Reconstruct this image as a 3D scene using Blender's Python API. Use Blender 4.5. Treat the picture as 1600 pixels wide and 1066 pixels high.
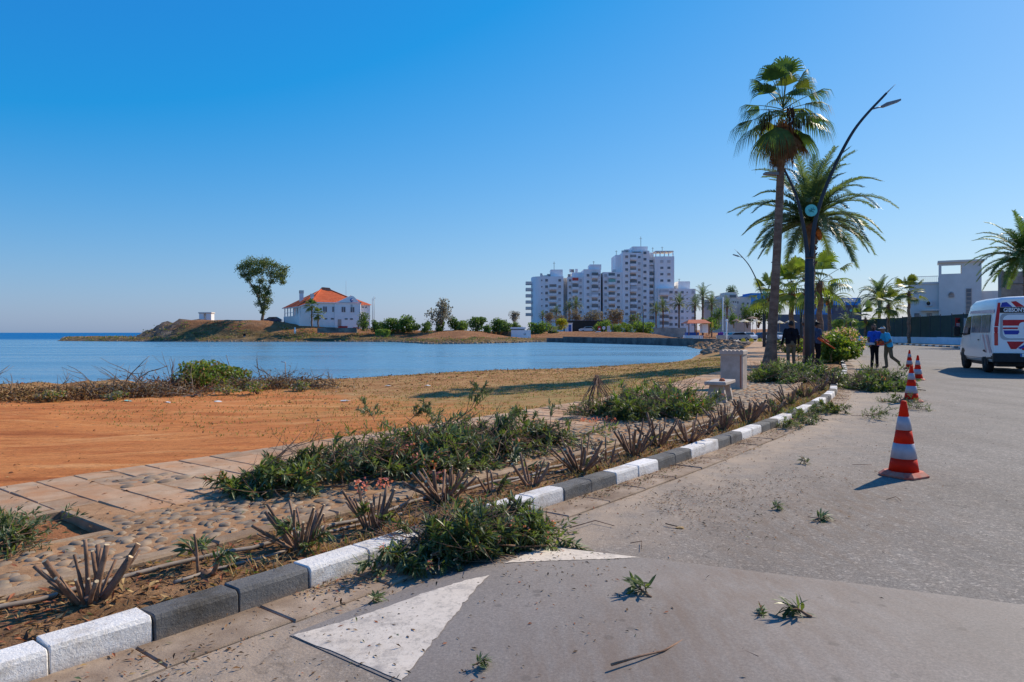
import bpy, math, random
import numpy as np
from mathutils import Vector, Matrix, noise as mnoise

for _o in list(bpy.data.objects):
    bpy.data.objects.remove(_o, do_unlink=True)
scene = bpy.context.scene
COL = scene.collection
R = math.radians

# ------------------------------------------------------------ camera, sky, sun, exposure
F = 1120.0            # focal length in pixels of the 1600 px wide photograph
EYE = 1.42            # eye height above the road
cam_data = bpy.data.cameras.new('camera')
cam_data.sensor_width = 36.0
cam_data.lens = F / 1600 * 36
cam_data.shift_y = -13 / 1600
cam_data.clip_start = 0.05
cam_data.clip_end = 60000
cam = bpy.data.objects.new('camera', cam_data)
COL.objects.link(cam)
cam.location = (0, 0, EYE)
cam.rotation_euler = (R(90), 0, 0)
scene.camera = cam

SUN_AZ = R(51)        # to the right of the view direction
SUN_EL = R(37)
world = bpy.data.worlds.new('World')
scene.world = world
world.use_nodes = True
_n = world.node_tree.nodes
_l = world.node_tree.links
_bg = _n['Background']
_sky = _n.new('ShaderNodeTexSky')
_sky.sky_type = 'NISHITA'
_sky.sun_disc = False
_sky.sun_elevation = SUN_EL
_sky.sun_rotation = SUN_AZ
_sky.altitude = 0
_sky.air_density = 1.4
_sky.dust_density = 0.3
_sky.ozone_density = 1.0
# the camera's colour response for the clear sky: one curve per channel, the same over the whole dome
EXPOSURE = 0.35
STRENGTH = 0.1
_sep = _n.new('ShaderNodeSeparateColor'); _com = _n.new('ShaderNodeCombineColor')
_l.new(_sky.outputs[0], _sep.inputs[0])
for _i, (_k, _p, _o) in enumerate(((0.123, 0.8, 0.250), (0.0895, 0.9, 0.0), (0.326, 0.5, 0.0))):
    _a = _n.new('ShaderNodeMath'); _a.operation = 'POWER'; _a.inputs[1].default_value = _p
    _b = _n.new('ShaderNodeMath'); _b.operation = 'MULTIPLY_ADD'; _g = STRENGTH * 2**EXPOSURE
    _b.inputs[1].default_value = _k / _g; _b.inputs[2].default_value = -_o / _g
    _c = _n.new('ShaderNodeMath'); _c.operation = 'MAXIMUM'; _c.inputs[1].default_value = 0.02 / _g
    _l.new(_sep.outputs[_i], _a.inputs[0]); _l.new(_a.outputs[0], _b.inputs[0]); _l.new(_b.outputs[0], _c.inputs[0]); _l.new(_c.outputs[0], _com.inputs[_i])
_l.new(_com.outputs[0], _bg.inputs['Color'])
_bg.inputs['Strength'].default_value = STRENGTH

sun_data = bpy.data.lights.new('sun', 'SUN')
sun_data.energy = 4.0
sun_data.angle = R(0.53)
sun_data.color = (1.0, 0.885, 0.71)
sun = bpy.data.objects.new('sun', sun_data)
COL.objects.link(sun)
_sd = Vector((math.sin(SUN_AZ) * math.cos(SUN_EL), math.cos(SUN_AZ) * math.cos(SUN_EL), math.sin(SUN_EL)))
sun.rotation_euler = _sd.to_track_quat('Z', 'Y').to_euler()
sun.location = (30, 25, 40)

scene.view_settings.view_transform = 'Standard'
scene.view_settings.look = 'None'
scene.view_settings.gamma = 1.0
scene.view_settings.use_curve_mapping = False
scene.view_settings.exposure = EXPOSURE
scene.cycles.max_bounces = 6
scene.cycles.diffuse_bounces = 4
scene.cycles.glossy_bounces = 2
scene.cycles.transmission_bounces = 3
scene.cycles.caustics_reflective = False
scene.cycles.caustics_refractive = False

# ------------------------------------------------------------ helpers
rnd = random.Random(7)
def U(a, b): return rnd.uniform(a, b)
def lin(c):
    c = c / 255.0
    return c / 12.92 if c <= 0.04045 else ((c + 0.055) / 1.055) ** 2.4
def C(r, g, b): return (lin(r), lin(g), lin(b), 1.0)
def at(px, py, z=0.0):
    """ground point seen at a pixel of the photograph, on the level z"""
    d = F * (EYE - z) / (py - 520.0)
    return ((px - 800) / F * d, d, z)
def X(px, d): return (px - 800) / F * d
def Z(py, d): return EYE - (py - 520.0) / F * d

class MB:
    """collects shapes, builds ONE mesh object"""
    def __init__(self):
        self.v = []; self.f = []; self.m = []; self.s = []
    def add(self, vs, fs, mi=0, smooth=False):
        o = len(self.v)
        self.v.extend(vs)
        for f in fs:
            self.f.append(tuple(i + o for i in f)); self.m.append(mi); self.s.append(smooth)
    def box(self, x0, x1, y0, y1, z0, z1, mi=0):
        self.add([(x0,y0,z0),(x1,y0,z0),(x1,y1,z0),(x0,y1,z0),(x0,y0,z1),(x1,y0,z1),(x1,y1,z1),(x0,y1,z1)],
                 [(0,3,2,1),(4,5,6,7),(0,1,5,4),(1,2,6,5),(2,3,7,6),(3,0,4,7)], mi)
        return self
    def cbox(self, x0, x1, y0, y1, z0, z1, c=0.01, mi=0):
        """box with chamfered edges"""
        vs = []; idx = {}
        for (sx, sy, sz) in [(a,b,d) for a in (0,1) for b in (0,1) for d in (0,1)]:
            px, py, pz = (x0,x1)[sx], (y0,y1)[sy], (z0,z1)[sz]
            ix, iy, iz = (px+c, px-c)[sx], (py+c, py-c)[sy], (pz+c, pz-c)[sz]
            for ax, p in (('x',(px,iy,iz)),('y',(ix,py,iz)),('z',(ix,iy,pz))):
                idx[(sx,sy,sz,ax)] = len(vs); vs.append(p)
        fs = []
        I = lambda a,b,d,ax: idx[(a,b,d,ax)]
        for s in (0,1):
            q=[I(s,0,0,'x'),I(s,1,0,'x'),I(s,1,1,'x'),I(s,0,1,'x')]; fs.append(q if s else q[::-1])
            q=[I(0,s,0,'y'),I(0,s,1,'y'),I(1,s,1,'y'),I(1,s,0,'y')]; fs.append(q if s else q[::-1])
            q=[I(0,0,s,'z'),I(1,0,s,'z'),I(1,1,s,'z'),I(0,1,s,'z')]; fs.append(q if s else q[::-1])
        for a in (0,1):
            for b in (0,1):
                fs.append([I(a,b,0,'x'),I(a,b,1,'x'),I(a,b,1,'y'),I(a,b,0,'y')])
                fs.append([I(a,0,b,'x'),I(a,1,b,'x'),I(a,1,b,'z'),I(a,0,b,'z')])
                fs.append([I(0,a,b,'y'),I(1,a,b,'y'),I(1,a,b,'z'),I(0,a,b,'z')])
        for a in (0,1):
            for b in (0,1):
                for d in (0,1):
                    fs.append([I(a,b,d,'x'),I(a,b,d,'y'),I(a,b,d,'z')])
        self.add(vs, fs, mi); return self
    def tube(self, pts, radii, n=6, mi=0, cap=True, capmi=None, smooth=True):
        pts = [Vector(p) for p in pts]
        if not hasattr(radii, '__len__'): radii = [radii] * len(pts)
        vs = []; fs = []
        prev = None
        for i, p in enumerate(pts):
            t = (pts[min(i+1, len(pts)-1)] - pts[max(i-1, 0)])
            if t.length < 1e-9: t = Vector((0,0,1))
            t.normalize()
            if prev is None:
                a = Vector((0,0,1)) if abs(t.z) < 0.9 else Vector((1,0,0))
                u = t.cross(a).normalized()
            else:
                u = (prev - t * prev.dot(t))
                if u.length < 1e-6: u = t.orthogonal()
                u.normalize()
            prev = u; w = t.cross(u)
            for k in range(n):
                an = 2 * math.pi * k / n
                q = p + (u * math.cos(an) + w * math.sin(an)) * radii[i]
                vs.append(tuple(q))
        for i in range(len(pts) - 1):
            for k in range(n):
                fs.append((i*n+k, i*n+(k+1) % n, (i+1)*n+(k+1) % n, (i+1)*n+k))
        self.add(vs, fs, mi, smooth)
        if cap:
            o = len(self.v) - len(vs)
            self.f.append(tuple(o + k for k in range(n))[::-1]); self.m.append(mi if capmi is None else capmi); self.s.append(False)
            self.f.append(tuple(o + (len(pts)-1)*n + k for k in range(n))); self.m.append(mi if capmi is None else capmi); self.s.append(False)
        return self
    def lathe(self, prof, n=16, c=(0,0,0), mi=0, smooth=True):
        vs = []; fs = []
        for r, z in prof:
            for k in range(n):
                a = 2 * math.pi * k / n
                vs.append((c[0] + r * math.cos(a), c[1] + r * math.sin(a), c[2] + z))
        for i in range(len(prof) - 1):
            for k in range(n):
                fs.append((i*n+k, i*n+(k+1) % n, (i+1)*n+(k+1) % n, (i+1)*n+k))
        fs.append(tuple(range(n))[::-1]); fs.append(tuple((len(prof)-1)*n + k for k in range(n)))
        self.add(vs, fs, mi, smooth); return self
    def ball(self, c, r, n=8, rings=5, mi=0, jit=0.0, zmin=-1.0):
        rx, ry, rz = r if hasattr(r, '__len__') else (r, r, r)
        prof = []
        vs = []; fs = []
        for i in range(rings + 1):
            ph = math.pi * i / rings - math.pi / 2
            for k in range(n):
                a = 2 * math.pi * k / n
                q = 1 + (U(-jit, jit) if jit else 0)
                vs.append((c[0] + rx*q*math.cos(ph)*math.cos(a), c[1] + ry*q*math.cos(ph)*math.sin(a), c[2] + rz*q*max(math.sin(ph), zmin)))
        for i in range(rings):
            for k in range(n):
                fs.append((i*n+k, i*n+(k+1) % n, (i+1)*n+(k+1) % n, (i+1)*n+k))
        self.add(vs, fs, mi, True); return self
    def quad(self, a, b, c, d, mi=0): self.add([tuple(a), tuple(b), tuple(c), tuple(d)], [(0,1,2,3)], mi); return self
    def prism(self, poly, axis, a, b, mi=0):
        """poly: 2D points, extruded along axis from a to b"""
        def P(p, t): return {'x': (t, p[0], p[1]), 'y': (p[0], t, p[1]), 'z': (p[0], p[1], t)}[axis]
        n = len(poly)
        vs = [P(p, a) for p in poly] + [P(p, b) for p in poly]
        fs = [tuple(range(n))[::-1], tuple(range(n, 2*n))] + [(i, (i+1) % n, n+(i+1) % n, n+i) for i in range(n)]
        self.add(vs, fs, mi); return self
    def build(self, name, mats, parent=None, loc=None, rz=0.0, origin=None, attrs=None):
        if not isinstance(mats, (list, tuple)): mats = [mats]
        me = bpy.data.meshes.new(name)
        vs = self.v
        if origin is not None:
            ox, oy, oz = origin
            vs = [(x-ox, y-oy, z-oz) for x, y, z in vs]
        me.from_pydata(vs, [], self.f)
        for m in mats: me.materials.append(m)
        me.polygons.foreach_set('material_index', self.m)
        me.polygons.foreach_set('use_smooth', self.s)
        if attrs:
            for k, vals in attrs.items():
                at_ = me.attributes.new(k, 'FLOAT', 'POINT'); at_.data.foreach_set('value', vals)
        me.update()
        return link(name, me, parent, loc, rz)

def link(name, me, parent=None, loc=None, rz=0.0):
    o = bpy.data.objects.new(name, me); COL.objects.link(o)
    if parent is not None: o.parent = parent
    if loc is not None: o.location = loc
    if rz: o.rotation_euler = (0, 0, rz)
    return o
def tag(o, label=None, cat=None, group=None, kind=None):
    if label: o['label'] = label
    if cat: o['category'] = cat
    if group: o['group'] = group
    if kind: o['kind'] = kind
    return o
def thing(name, label, cat, loc=(0,0,0), rz=0.0, group=None):
    o = bpy.data.objects.new(name, None); COL.objects.link(o)
    o.empty_display_size = 0.3
    o.location = loc; o.rotation_euler = (0, 0, rz)
    return tag(o, label, cat, group)
def copy_tree(o, parent=None, loc=None, rz=None, scale=None, label=None):
    c = o.copy(); COL.objects.link(c); c.parent = parent
    if loc is not None: c.location = loc
    if rz is not None: c.rotation_euler = (0, 0, rz)
    if scale is not None: c.scale = scale if hasattr(scale, '__len__') else (scale,)*3
    if label: c['label'] = label
    for ch in KIDS.get(o.name, []) or [q for q in o.children]:
        copy_tree(ch, c)
    return c
KIDS = {}
def join_mb(*mbs):
    a = MB()
    for b in mbs: a.add(b.v, b.f); a.m[-len(b.f):] = b.m; a.s[-len(b.f):] = b.s
    return a
def xf(mb, M):
    """a copy of a MB moved by matrix M"""
    a = MB(); a.v = [tuple(M @ Vector(v)) for v in mb.v]; a.f = list(mb.f); a.m = list(mb.m); a.s = list(mb.s)
    return a
def ss(t): t = min(1, max(0, t)); return t*t*(3-2*t)
def nss(t): t = np.clip(t, 0, 1); return t*t*(3-2*t)
def ordn(i): return ['first','second','third','fourth','fifth','sixth','seventh','eighth','ninth','tenth','eleventh','twelfth','thirteenth','fourteenth','fifteenth','sixteenth','seventeenth','eighteenth','nineteenth','twentieth'][i]

# ------------------------------------------------------------ materials (procedural)
def nodes_of(name):
    m = bpy.data.materials.new(name); m.use_nodes = True
    nt = m.node_tree
    return m, nt.nodes, nt.links, nt.nodes['Principled BSDF']
def noise(n, l, scale, detail=5, rough=0.6, vec=None, dist=0.0):
    t = n.new('ShaderNodeTexNoise'); t.inputs['Scale'].default_value = scale
    t.inputs['Detail'].default_value = detail; t.inputs['Roughness'].default_value = rough
    t.inputs['Distortion'].default_value = dist
    if vec is not None: l.new(vec, t.inputs['Vector'])
    return t.outputs['Fac']
def ramp(n, l, fac, stops):
    r = n.new('ShaderNodeValToRGB')
    e = r.color_ramp.elements
    e[0].position, e[0].color = stops[0]
    e[1].position, e[1].color = stops[-1]
    for p, c in stops[1:-1]:
        q = e.new(p); q.color = c
    l.new(fac, r.inputs['Fac'])
    return r.outputs['Color']
def mixc(n, l, fac, a, b, blend='MIX'):
    x = n.new('ShaderNodeMix'); x.data_type = 'RGBA'; x.blend_type = blend
    for s, v in ((x.inputs[0], fac), (x.inputs[6], a), (x.inputs[7], b)):
        if hasattr(v, 'is_linked') or hasattr(v, 'links'): l.new(v, s)
        else: s.default_value = v
    return x.outputs[2]
def math_(n, l, op, a, b=None, clamp=False):
    x = n.new('ShaderNodeMath'); x.operation = op; x.use_clamp = clamp
    for s, v in ((x.inputs[0], a), (x.inputs[1], b)):
        if v is None: continue
        if hasattr(v, 'links'): l.new(v, s)
        else: s.default_value = v
    return x.outputs[0]
def position(n, l, scale=(1,1,1), rz=0.0):
    g = n.new('ShaderNodeNewGeometry')
    if scale == (1,1,1) and not rz: return g.outputs['Position']
    mp = n.new('ShaderNodeMapping'); mp.inputs['Scale'].default_value = scale; mp.inputs['Rotation'].default_value = (0,0,rz)
    l.new(g.outputs['Position'], mp.inputs['Vector'])
    return mp.outputs['Vector']
def bump(n, l, h, strength, dist, normal=None):
    b = n.new('ShaderNodeBump'); b.inputs['Strength'].default_value = strength; b.inputs['Distance'].default_value = dist
    l.new(h, b.inputs['Height'])
    if normal is not None: l.new(normal, b.inputs['Normal'])
    return b.outputs['Normal']
def attr(n, name):
    a = n.new('ShaderNodeAttribute'); a.attribute_name = name
    return a.outputs['Fac']

def mk(name, c1, c2=None, scale=4.0, rough=0.85, bmp=0.0, bscale=None, bdist=0.01, spec=0.3, transl=0.0, objrand=0.0, metal=0.0, dirt=None, dscale=1.0, damt=0.5, detail=5, lo=0.35, hi=0.65, stretch=(1,1,1)):
    m, n, l, p = nodes_of(name)
    pos = position(n, l, stretch)
    K = 1.2
    c1 = tuple(min(q*K, max(q, .86)) for q in c1[:3]) + (1,)
    if c2: c2 = tuple(min(q*K, max(q, .88)) for q in c2[:3]) + (1,)
    if dirt: dirt = tuple(min(q*K, .8) for q in dirt[:3]) + (1,)
    c2 = c2 or tuple(min(1, q*1.18) for q in c1[:3]) + (1,)
    col = ramp(n, l, noise(n, l, scale, detail, 0.6, pos), [(lo, c1), (hi, c2)])
    if dirt is not None:
        f = ramp(n, l, noise(n, l, dscale, 7, 0.7, pos), [(0.5 - 0.1, (0,0,0,1)), (0.72, (damt,)*3 + (1,))])
        col = mixc(n, l, f, col, dirt)
    if objrand:
        oi = n.new('ShaderNodeObjectInfo')
        hs = n.new('ShaderNodeHueSaturation')
        v = math_(n, l, 'MULTIPLY_ADD', oi.outputs['Random'], objrand * 2)
        v.node.inputs[2].default_value = 1 - objrand
        l.new(v, hs.inputs['Value']); l.new(col, hs.inputs['Color'])
        col = hs.outputs['Color']
    l.new(col, p.inputs['Base Color'])
    p.inputs['Roughness'].default_value = rough
    p.inputs['Specular IOR Level'].default_value = spec
    p.inputs['Metallic'].default_value = metal
    if bmp:
        l.new(bump(n, l, noise(n, l, bscale or scale*4, 6, 0.7, pos), bmp, bdist), p.inputs['Normal'])
    if transl:
        t = n.new('ShaderNodeBsdfTranslucent'); mx = n.new('ShaderNodeMixShader')
        tc = mixc(n, l, 1.0, col, (1.25, 1.3, 0.55, 1), 'MULTIPLY')
        l.new(tc, t.inputs['Color']); mx.inputs[0].default_value = transl
        l.new(p.outputs[0], mx.inputs[1]); l.new(t.outputs[0], mx.inputs[2])
        l.new(mx.outputs[0], n['Material Output'].inputs['Surface'])
    return m

M = {}
# ground and road
def mat_asphalt():
    m, n, l, p = nodes_of('asphalt')
    pos = position(n, l)
    big = noise(n, l, 0.55, 6, 0.65, pos)
    col = ramp(n, l, big, [(0.3, (0.140, 0.128, 0.117, 1)), (0.7, (0.186, 0.172, 0.158, 1))])
    fine = noise(n, l, 62, 5, 0.85, pos)
    col = mixc(n, l, 0.95, col, ramp(n, l, fine, [(0.33, (0.38,0.38,0.38,1)), (0.5, (0.97,0.97,0.97,1)), (0.66, (1.8,1.75,1.68,1))]), 'MULTIPLY')
    v = n.new('ShaderNodeTexVoronoi'); v.inputs['Scale'].default_value = 75; l.new(pos, v.inputs['Vector'])
    chip = ramp(n, l, v.outputs['Distance'], [(0.0, (1.35,1.32,1.25,1)), (0.3, (1,1,1,1)), (0.8, (0.86,0.86,0.86,1))])
    col = mixc(n, l, 0.7, col, chip, 'MULTIPLY')
    va = n.new('ShaderNodeTexVoronoi'); va.inputs['Scale'].default_value = 52; l.new(pos, va.inputs['Vector'])
    sc_ = n.new('ShaderNodeSeparateColor'); l.new(va.outputs['Color'], sc_.inputs[0])
    col = mixc(n, l, 1.0, col, ramp(n, l, sc_.outputs[0], [(0.0, (0.72,0.72,0.72,1)), (0.2, (0.96,0.96,0.96,1)), (0.82, (1,1,1,1)), (0.95, (1.65,1.6,1.52,1))]), 'MULTIPLY')
    mid = noise(n, l, 9, 6, 0.7, pos)
    col = mixc(n, l, 0.8, col, ramp(n, l, mid, [(0.3, (0.74,0.74,0.74,1)), (0.5, (0.97,0.97,0.97,1)), (0.72, (1.22,1.2,1.17,1))]), 'MULTIPLY')
    tk = position(n, l, (1.3, 0.12, 1), R(-34))
    col = mixc(n, l, 0.8, col, ramp(n, l, noise(n, l, 0.9, 4, 0.6, tk), [(0.32, (0.78,0.78,0.79,1)), (0.6, (1.06,1.06,1.05,1))]), 'MULTIPLY')
    # dust washed along the gutter, brown stains in the wheel tracks
    dust = attr(n, 'dust')
    dn = math_(n, l, 'MULTIPLY', dust, ramp(n, l, noise(n, l, 2.3, 7, 0.7, pos), [(0.3, (0.25,)*3+(1,)), (0.62, (1,1,1,1))]))
    col = mixc(n, l, dn, col, (0.36, 0.27, 0.19, 1))
    st = attr(n, 'stain')
    sp = position(n, l, (9, 2.2, 1), R(-38))
    sn = math_(n, l, 'MULTIPLY', st, ramp(n, l, noise(n, l, 1.4, 6, 0.7, sp), [(0.38, (0.1,)*3+(1,)), (0.65, (0.8,)*3+(1,))]))
    col = mixc(n, l, sn, col, (0.15, 0.1, 0.065, 1))
    # old patches, hairline cracks
    cr = n.new('ShaderNodeTexVoronoi'); cr.feature = 'DISTANCE_TO_EDGE'; cr.inputs['Scale'].default_value = 0.42
    wp = n.new('ShaderNodeVectorMath'); wp.operation = 'ADD'
    wn = n.new('ShaderNodeTexNoise'); wn.inputs['Scale'].default_value = 2.0; wn.inputs['Detail'].default_value = 5; l.new(pos, wn.inputs['Vector'])
    l.new(pos, wp.inputs[0]); l.new(wn.outputs['Color'], wp.inputs[1]); l.new(wp.outputs[0], cr.inputs['Vector'])
    ck = ramp(n, l, cr.outputs['Distance'], [(0.0, (0.6,)*3+(1,)), (0.006, (1,1,1,1))])
    col = mixc(n, l, 0.75, col, ck, 'MULTIPLY')
    col = mixc(n, l, 1.0, col, (1.2, 1.2, 1.2, 1), 'MULTIPLY')
    l.new(col, p.inputs['Base Color'])
    p.inputs['Roughness'].default_value = 0.82
    p.inputs['Specular IOR Level'].default_value = 0.22
    nb = bump(n, l, fine, 0.55, 0.004)
    nb = bump(n, l, v.outputs['Distance'], 0.35, 0.004, nb)
    l.new(nb, p.inputs['Normal'])
    return m
M['asphalt'] = mat_asphalt()

def mat_hump(name, paint=False):
    m, n, l, p = nodes_of(name)
    pos = position(n, l)
    sp = position(n, l, (7, 1.6, 1), R(-38))
    fine = noise(n, l, 70, 5, 0.85, pos)
    if paint:
        col = ramp(n, l, noise(n, l, 5, 8, 0.75, pos), [(0.3, (0.38, 0.31, 0.235, 1)), (0.42, (0.55, 0.465, 0.37, 1)), (0.7, (0.65, 0.56, 0.455, 1))])
        wear = ramp(n, l, noise(n, l, 38, 7, 0.8, pos), [(0.36, (0.5,)*3+(1,)), (0.48, (1,1,1,1))])
        col = mixc(n, l, 0.8, col, wear, 'MULTIPLY')
        bare = ramp(n, l, noise(n, l, 6.5, 9, 0.8, pos), [(0.5, (0,0,0,1)), (0.66, (0.75,)*3+(1,))])
        col = mixc(n, l, bare, col, (0.23, 0.2, 0.175, 1))
    else:
        col = ramp(n, l, noise(n, l, 1.1, 6, 0.6, pos), [(0.3, (0.185, 0.16, 0.138, 1)), (0.7, (0.24, 0.207, 0.18, 1))])
        col = mixc(n, l, 0.6, col, ramp(n, l, fine, [(0.33, (0.5,)*3+(1,)), (0.52, (1,1,1,1)), (0.67, (1.6,1.55,1.45,1))]), 'MULTIPLY')
        st = attr(n, 'stain')
        sn = math_(n, l, 'MULTIPLY', st, ramp(n, l, noise(n, l, 1.6, 7, 0.72, sp), [(0.36, (0.15,)*3+(1,)), (0.62, (0.9,)*3+(1,))]))
        col = mixc(n, l, sn, col, (0.15, 0.095, 0.06, 1))
        v = n.new('ShaderNodeTexVoronoi'); v.inputs['Scale'].default_value = 7.5; l.new(pos, v.inputs['Vector'])
        v.inputs['Randomness'].default_value = 1.0
        blot = ramp(n, l, math_(n, l, 'ADD', v.outputs['Distance'], math_(n, l, 'MULTIPLY', noise(n, l, 30, 4, 0.6, pos), 0.12)), [(0.2, (0.62,)*3+(1,)), (0.27, (1,1,1,1))])
        bl = mixc(n, l, ramp(n, l, noise(n, l, 1.7, 2, 0.5, pos), [(0.5, (0,0,0,1)), (0.6, (1,1,1,1))]), (1,1,1,1), blot)
        col = mixc(n, l, 0.7, col, bl, 'MULTIPLY')
    col = mixc(n, l, 1.0, col, (1.2, 1.2, 1.2, 1), 'MULTIPLY')
    l.new(col, p.inputs['Base Color']); p.inputs['Roughness'].default_value = 0.75
    p.inputs['Specular IOR Level'].default_value = 0.3
    l.new(bump(n, l, fine, 0.4, 0.003), p.inputs['Normal'])
    return m
M['hump'] = mat_hump('hump_asphalt'); M['hump_paint'] = mat_hump('worn_road_paint', True)

def mat_dirt():
    m, n, l, p = nodes_of('red_dirt')
    pos = position(n, l)
    trk = position(n, l, (0.28, 1.5, 1), R(-58))
    red = ramp(n, l, noise(n, l, 1.1, 8, 0.68, trk, 0.6), [(0.28, (0.19, 0.055, 0.016, 1)), (0.42, (0.325, 0.105, 0.03, 1)), (0.55, (0.39, 0.15, 0.046, 1)), (0.72, (0.44, 0.22, 0.09, 1))])
    red = mixc(n, l, 0.85, red, ramp(n, l, noise(n, l, 13, 8, 0.8, pos), [(0.34, (0.55,0.5,0.45,1)), (0.47, (1,1,1,1)), (0.7, (1.22,1.2,1.15,1))]), 'MULTIPLY')
    rut = noise(n, l, 2.6, 7, 0.75, position(n, l, (0.3, 1.2, 1), R(-56)), 1.6)
    red = mixc(n, l, 0.6, red, ramp(n, l, rut, [(0.33, (0.55,0.47,0.4,1)), (0.44, (0.95,0.95,0.95,1)), (0.7, (1.12,1.12,1.1,1))]), 'MULTIPLY')
    brn = ramp(n, l, noise(n, l, 1.6, 9, 0.75, pos), [(0.28, (0.12, 0.05, 0.018, 1)), (0.45, (0.24, 0.115, 0.042, 1)), (0.58, (0.29, 0.165, 0.066, 1)), (0.75, (0.35, 0.22, 0.10, 1))])
    brn = mixc(n, l, 0.75, brn, ramp(n, l, noise(n, l, 14, 8, 0.8, pos), [(0.32, (0.42,)*3+(1,)), (0.5, (1,1,1,1)), (0.7, (1.4,1.35,1.25,1))]), 'MULTIPLY')
    f2 = math_(n, l, 'SUBTRACT', math_(n, l, 'ADD', attr(n, 'dry'), math_(n, l, 'MULTIPLY', noise(n, l, 0.8, 8, 0.72, pos), 1.2)), 0.6, True)
    col = mixc(n, l, ramp(n, l, f2, [(0.3, (0,0,0,1)), (0.62, (1,1,1,1))]), red, brn)
    gf = math_(n, l, 'MULTIPLY', attr(n, 'green'), ramp(n, l, noise(n, l, 2.6, 8, 0.75, pos), [(0.42, (0,0,0,1)), (0.62, (0.8,)*3+(1,))]))
    col = mixc(n, l, gf, col, (0.17, 0.155, 0.045, 1))
    col = mixc(n, l, 1.0, col, (1.2, 1.2, 1.2, 1), 'MULTIPLY')
    col = mixc(n, l, 1.0, col, (1.2, 1.2, 1.2, 1), 'MULTIPLY')
    l.new(col, p.inputs['Base Color']); p.inputs['Roughness'].default_value = 0.95
    p.inputs['Specular IOR Level'].default_value = 0.15
    nb = bump(n, l, noise(n, l, 30, 8, 0.75, pos), 0.7, 0.02)
    nb = bump(n, l, noise(n, l, 2.5, 6, 0.7, trk), 0.8, 0.06, nb)
    l.new(nb, p.inputs['Normal'])
    return m
M['dirt'] = mat_dirt()
def mat_far():
    m, n, l, p = nodes_of('far_bank')
    pos = position(n, l)
    red = ramp(n, l, noise(n, l, 0.16, 8, 0.7, position(n, l, (1,2.5,1))), [(0.32, (0.16, 0.07, 0.03, 1)), (0.5, (0.27, 0.125, 0.055, 1)), (0.7, (0.34, 0.19, 0.10, 1))])
    scr = ramp(n, l, noise(n, l, 0.55, 8, 0.75, pos), [(0.32, (0.06, 0.04, 0.017, 1)), (0.5, (0.17, 0.11, 0.048, 1)), (0.68, (0.28, 0.185, 0.09, 1))])
    f = math_(n, l, 'SUBTRACT', math_(n, l, 'ADD', attr(n, 'dry'), math_(n, l, 'MULTIPLY', noise(n, l, 0.25, 7, 0.7, pos), 1.2)), 0.6, True)
    col = mixc(n, l, ramp(n, l, f, [(0.3, (0,0,0,1)), (0.6, (1,1,1,1))]), red, scr)
    rk = math_(n, l, 'MULTIPLY', attr(n, 'rock'), 1.0)
    rc = ramp(n, l, noise(n, l, 0.9, 9, 0.75, pos), [(0.3, (0.05, 0.042, 0.036, 1)), (0.55, (0.15, 0.125, 0.10, 1)), (0.7, (0.3, 0.26, 0.21, 1))])
    col = mixc(n, l, rk, col, rc)
    col = mixc(n, l, attr(n, 'paved'), col, (0.4, 0.355, 0.3, 1))
    col = mixc(n, l, 1.0, col, (1.2, 1.2, 1.2, 1), 'MULTIPLY')
    l.new(col, p.inputs['Base Color']); p.inputs['Roughness'].default_value = 0.95
    p.inputs['Specular IOR Level'].default_value = 0.1
    l.new(bump(n, l, noise(n, l, 1.5, 8, 0.75, pos), 0.9, 0.5), p.inputs['Normal'])
    return m
M['far'] = mat_far()
def mat_water():
    m, n, l, p = nodes_of('sea_water')
    pos = position(n, l)
    # open sea is deep and ruffled, the bay is shallow and calm
    sx = n.new('ShaderNodeSeparateXYZ'); l.new(pos, sx.inputs[0])
    deep = n.new('ShaderNodeMapRange'); deep.inputs[1].default_value = 168; deep.inputs[2].default_value = 230
    l.new(sx.outputs['Y'], deep.inputs[0])
    col = mixc(n, l, deep.outputs[0], (0.13, 0.27, 0.37, 1), (0.002, 0.13, 0.34, 1))
    patch = noise(n, l, 0.03, 5, 0.6, position(n, l, (0.6, 2.2, 1)))
    col = mixc(n, l, ramp(n, l, patch, [(0.4, (0,0,0,1)), (0.65, (0.35,)*3+(1,))]), col, (0.08, 0.2, 0.31, 1))
    l.new(col, p.inputs['Base Color'])
    rg = n.new('ShaderNodeMapRange'); rg.inputs[3].default_value = 0.14; rg.inputs[4].default_value = 0.55; l.new(deep.outputs[0], rg.inputs[0])
    wp = ramp(n, l, noise(n, l, 0.05, 6, 0.65, position(n, l, (0.5, 2.6, 1), R(6))), [(0.42, (0,0,0,1)), (0.62, (0.22,)*3+(1,))])
    l.new(math_(n, l, 'ADD', rg.outputs[0], wp), p.inputs['Roughness'])
    p.inputs['IOR'].default_value = 1.33
    sg = n.new('ShaderNodeMapRange'); sg.inputs[3].default_value = 0.5; sg.inputs[4].default_value = 0.12; l.new(deep.outputs[0], sg.inputs[0]); l.new(sg.outputs[0], p.inputs['Specular IOR Level'])
    w1 = noise(n, l, 1.1, 5, 0.6, position(n, l, (0.55, 1.6, 1), R(10)))
    w2 = noise(n, l, 7.0, 4, 0.6, position(n, l, (0.6, 1.5, 1), R(-14)))
    s1 = bump(n, l, w1, 0.9, 0.12)
    b = n.new('ShaderNodeBump'); b.inputs['Distance'].default_value = 0.03; b.inputs['Strength'].default_value = 0.9
    l.new(w2, b.inputs['Height']); l.new(s1, b.inputs['Normal'])
    l.new(b.outputs[0], p.inputs['Normal'])
    return m
M['water'] = mat_water()

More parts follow.
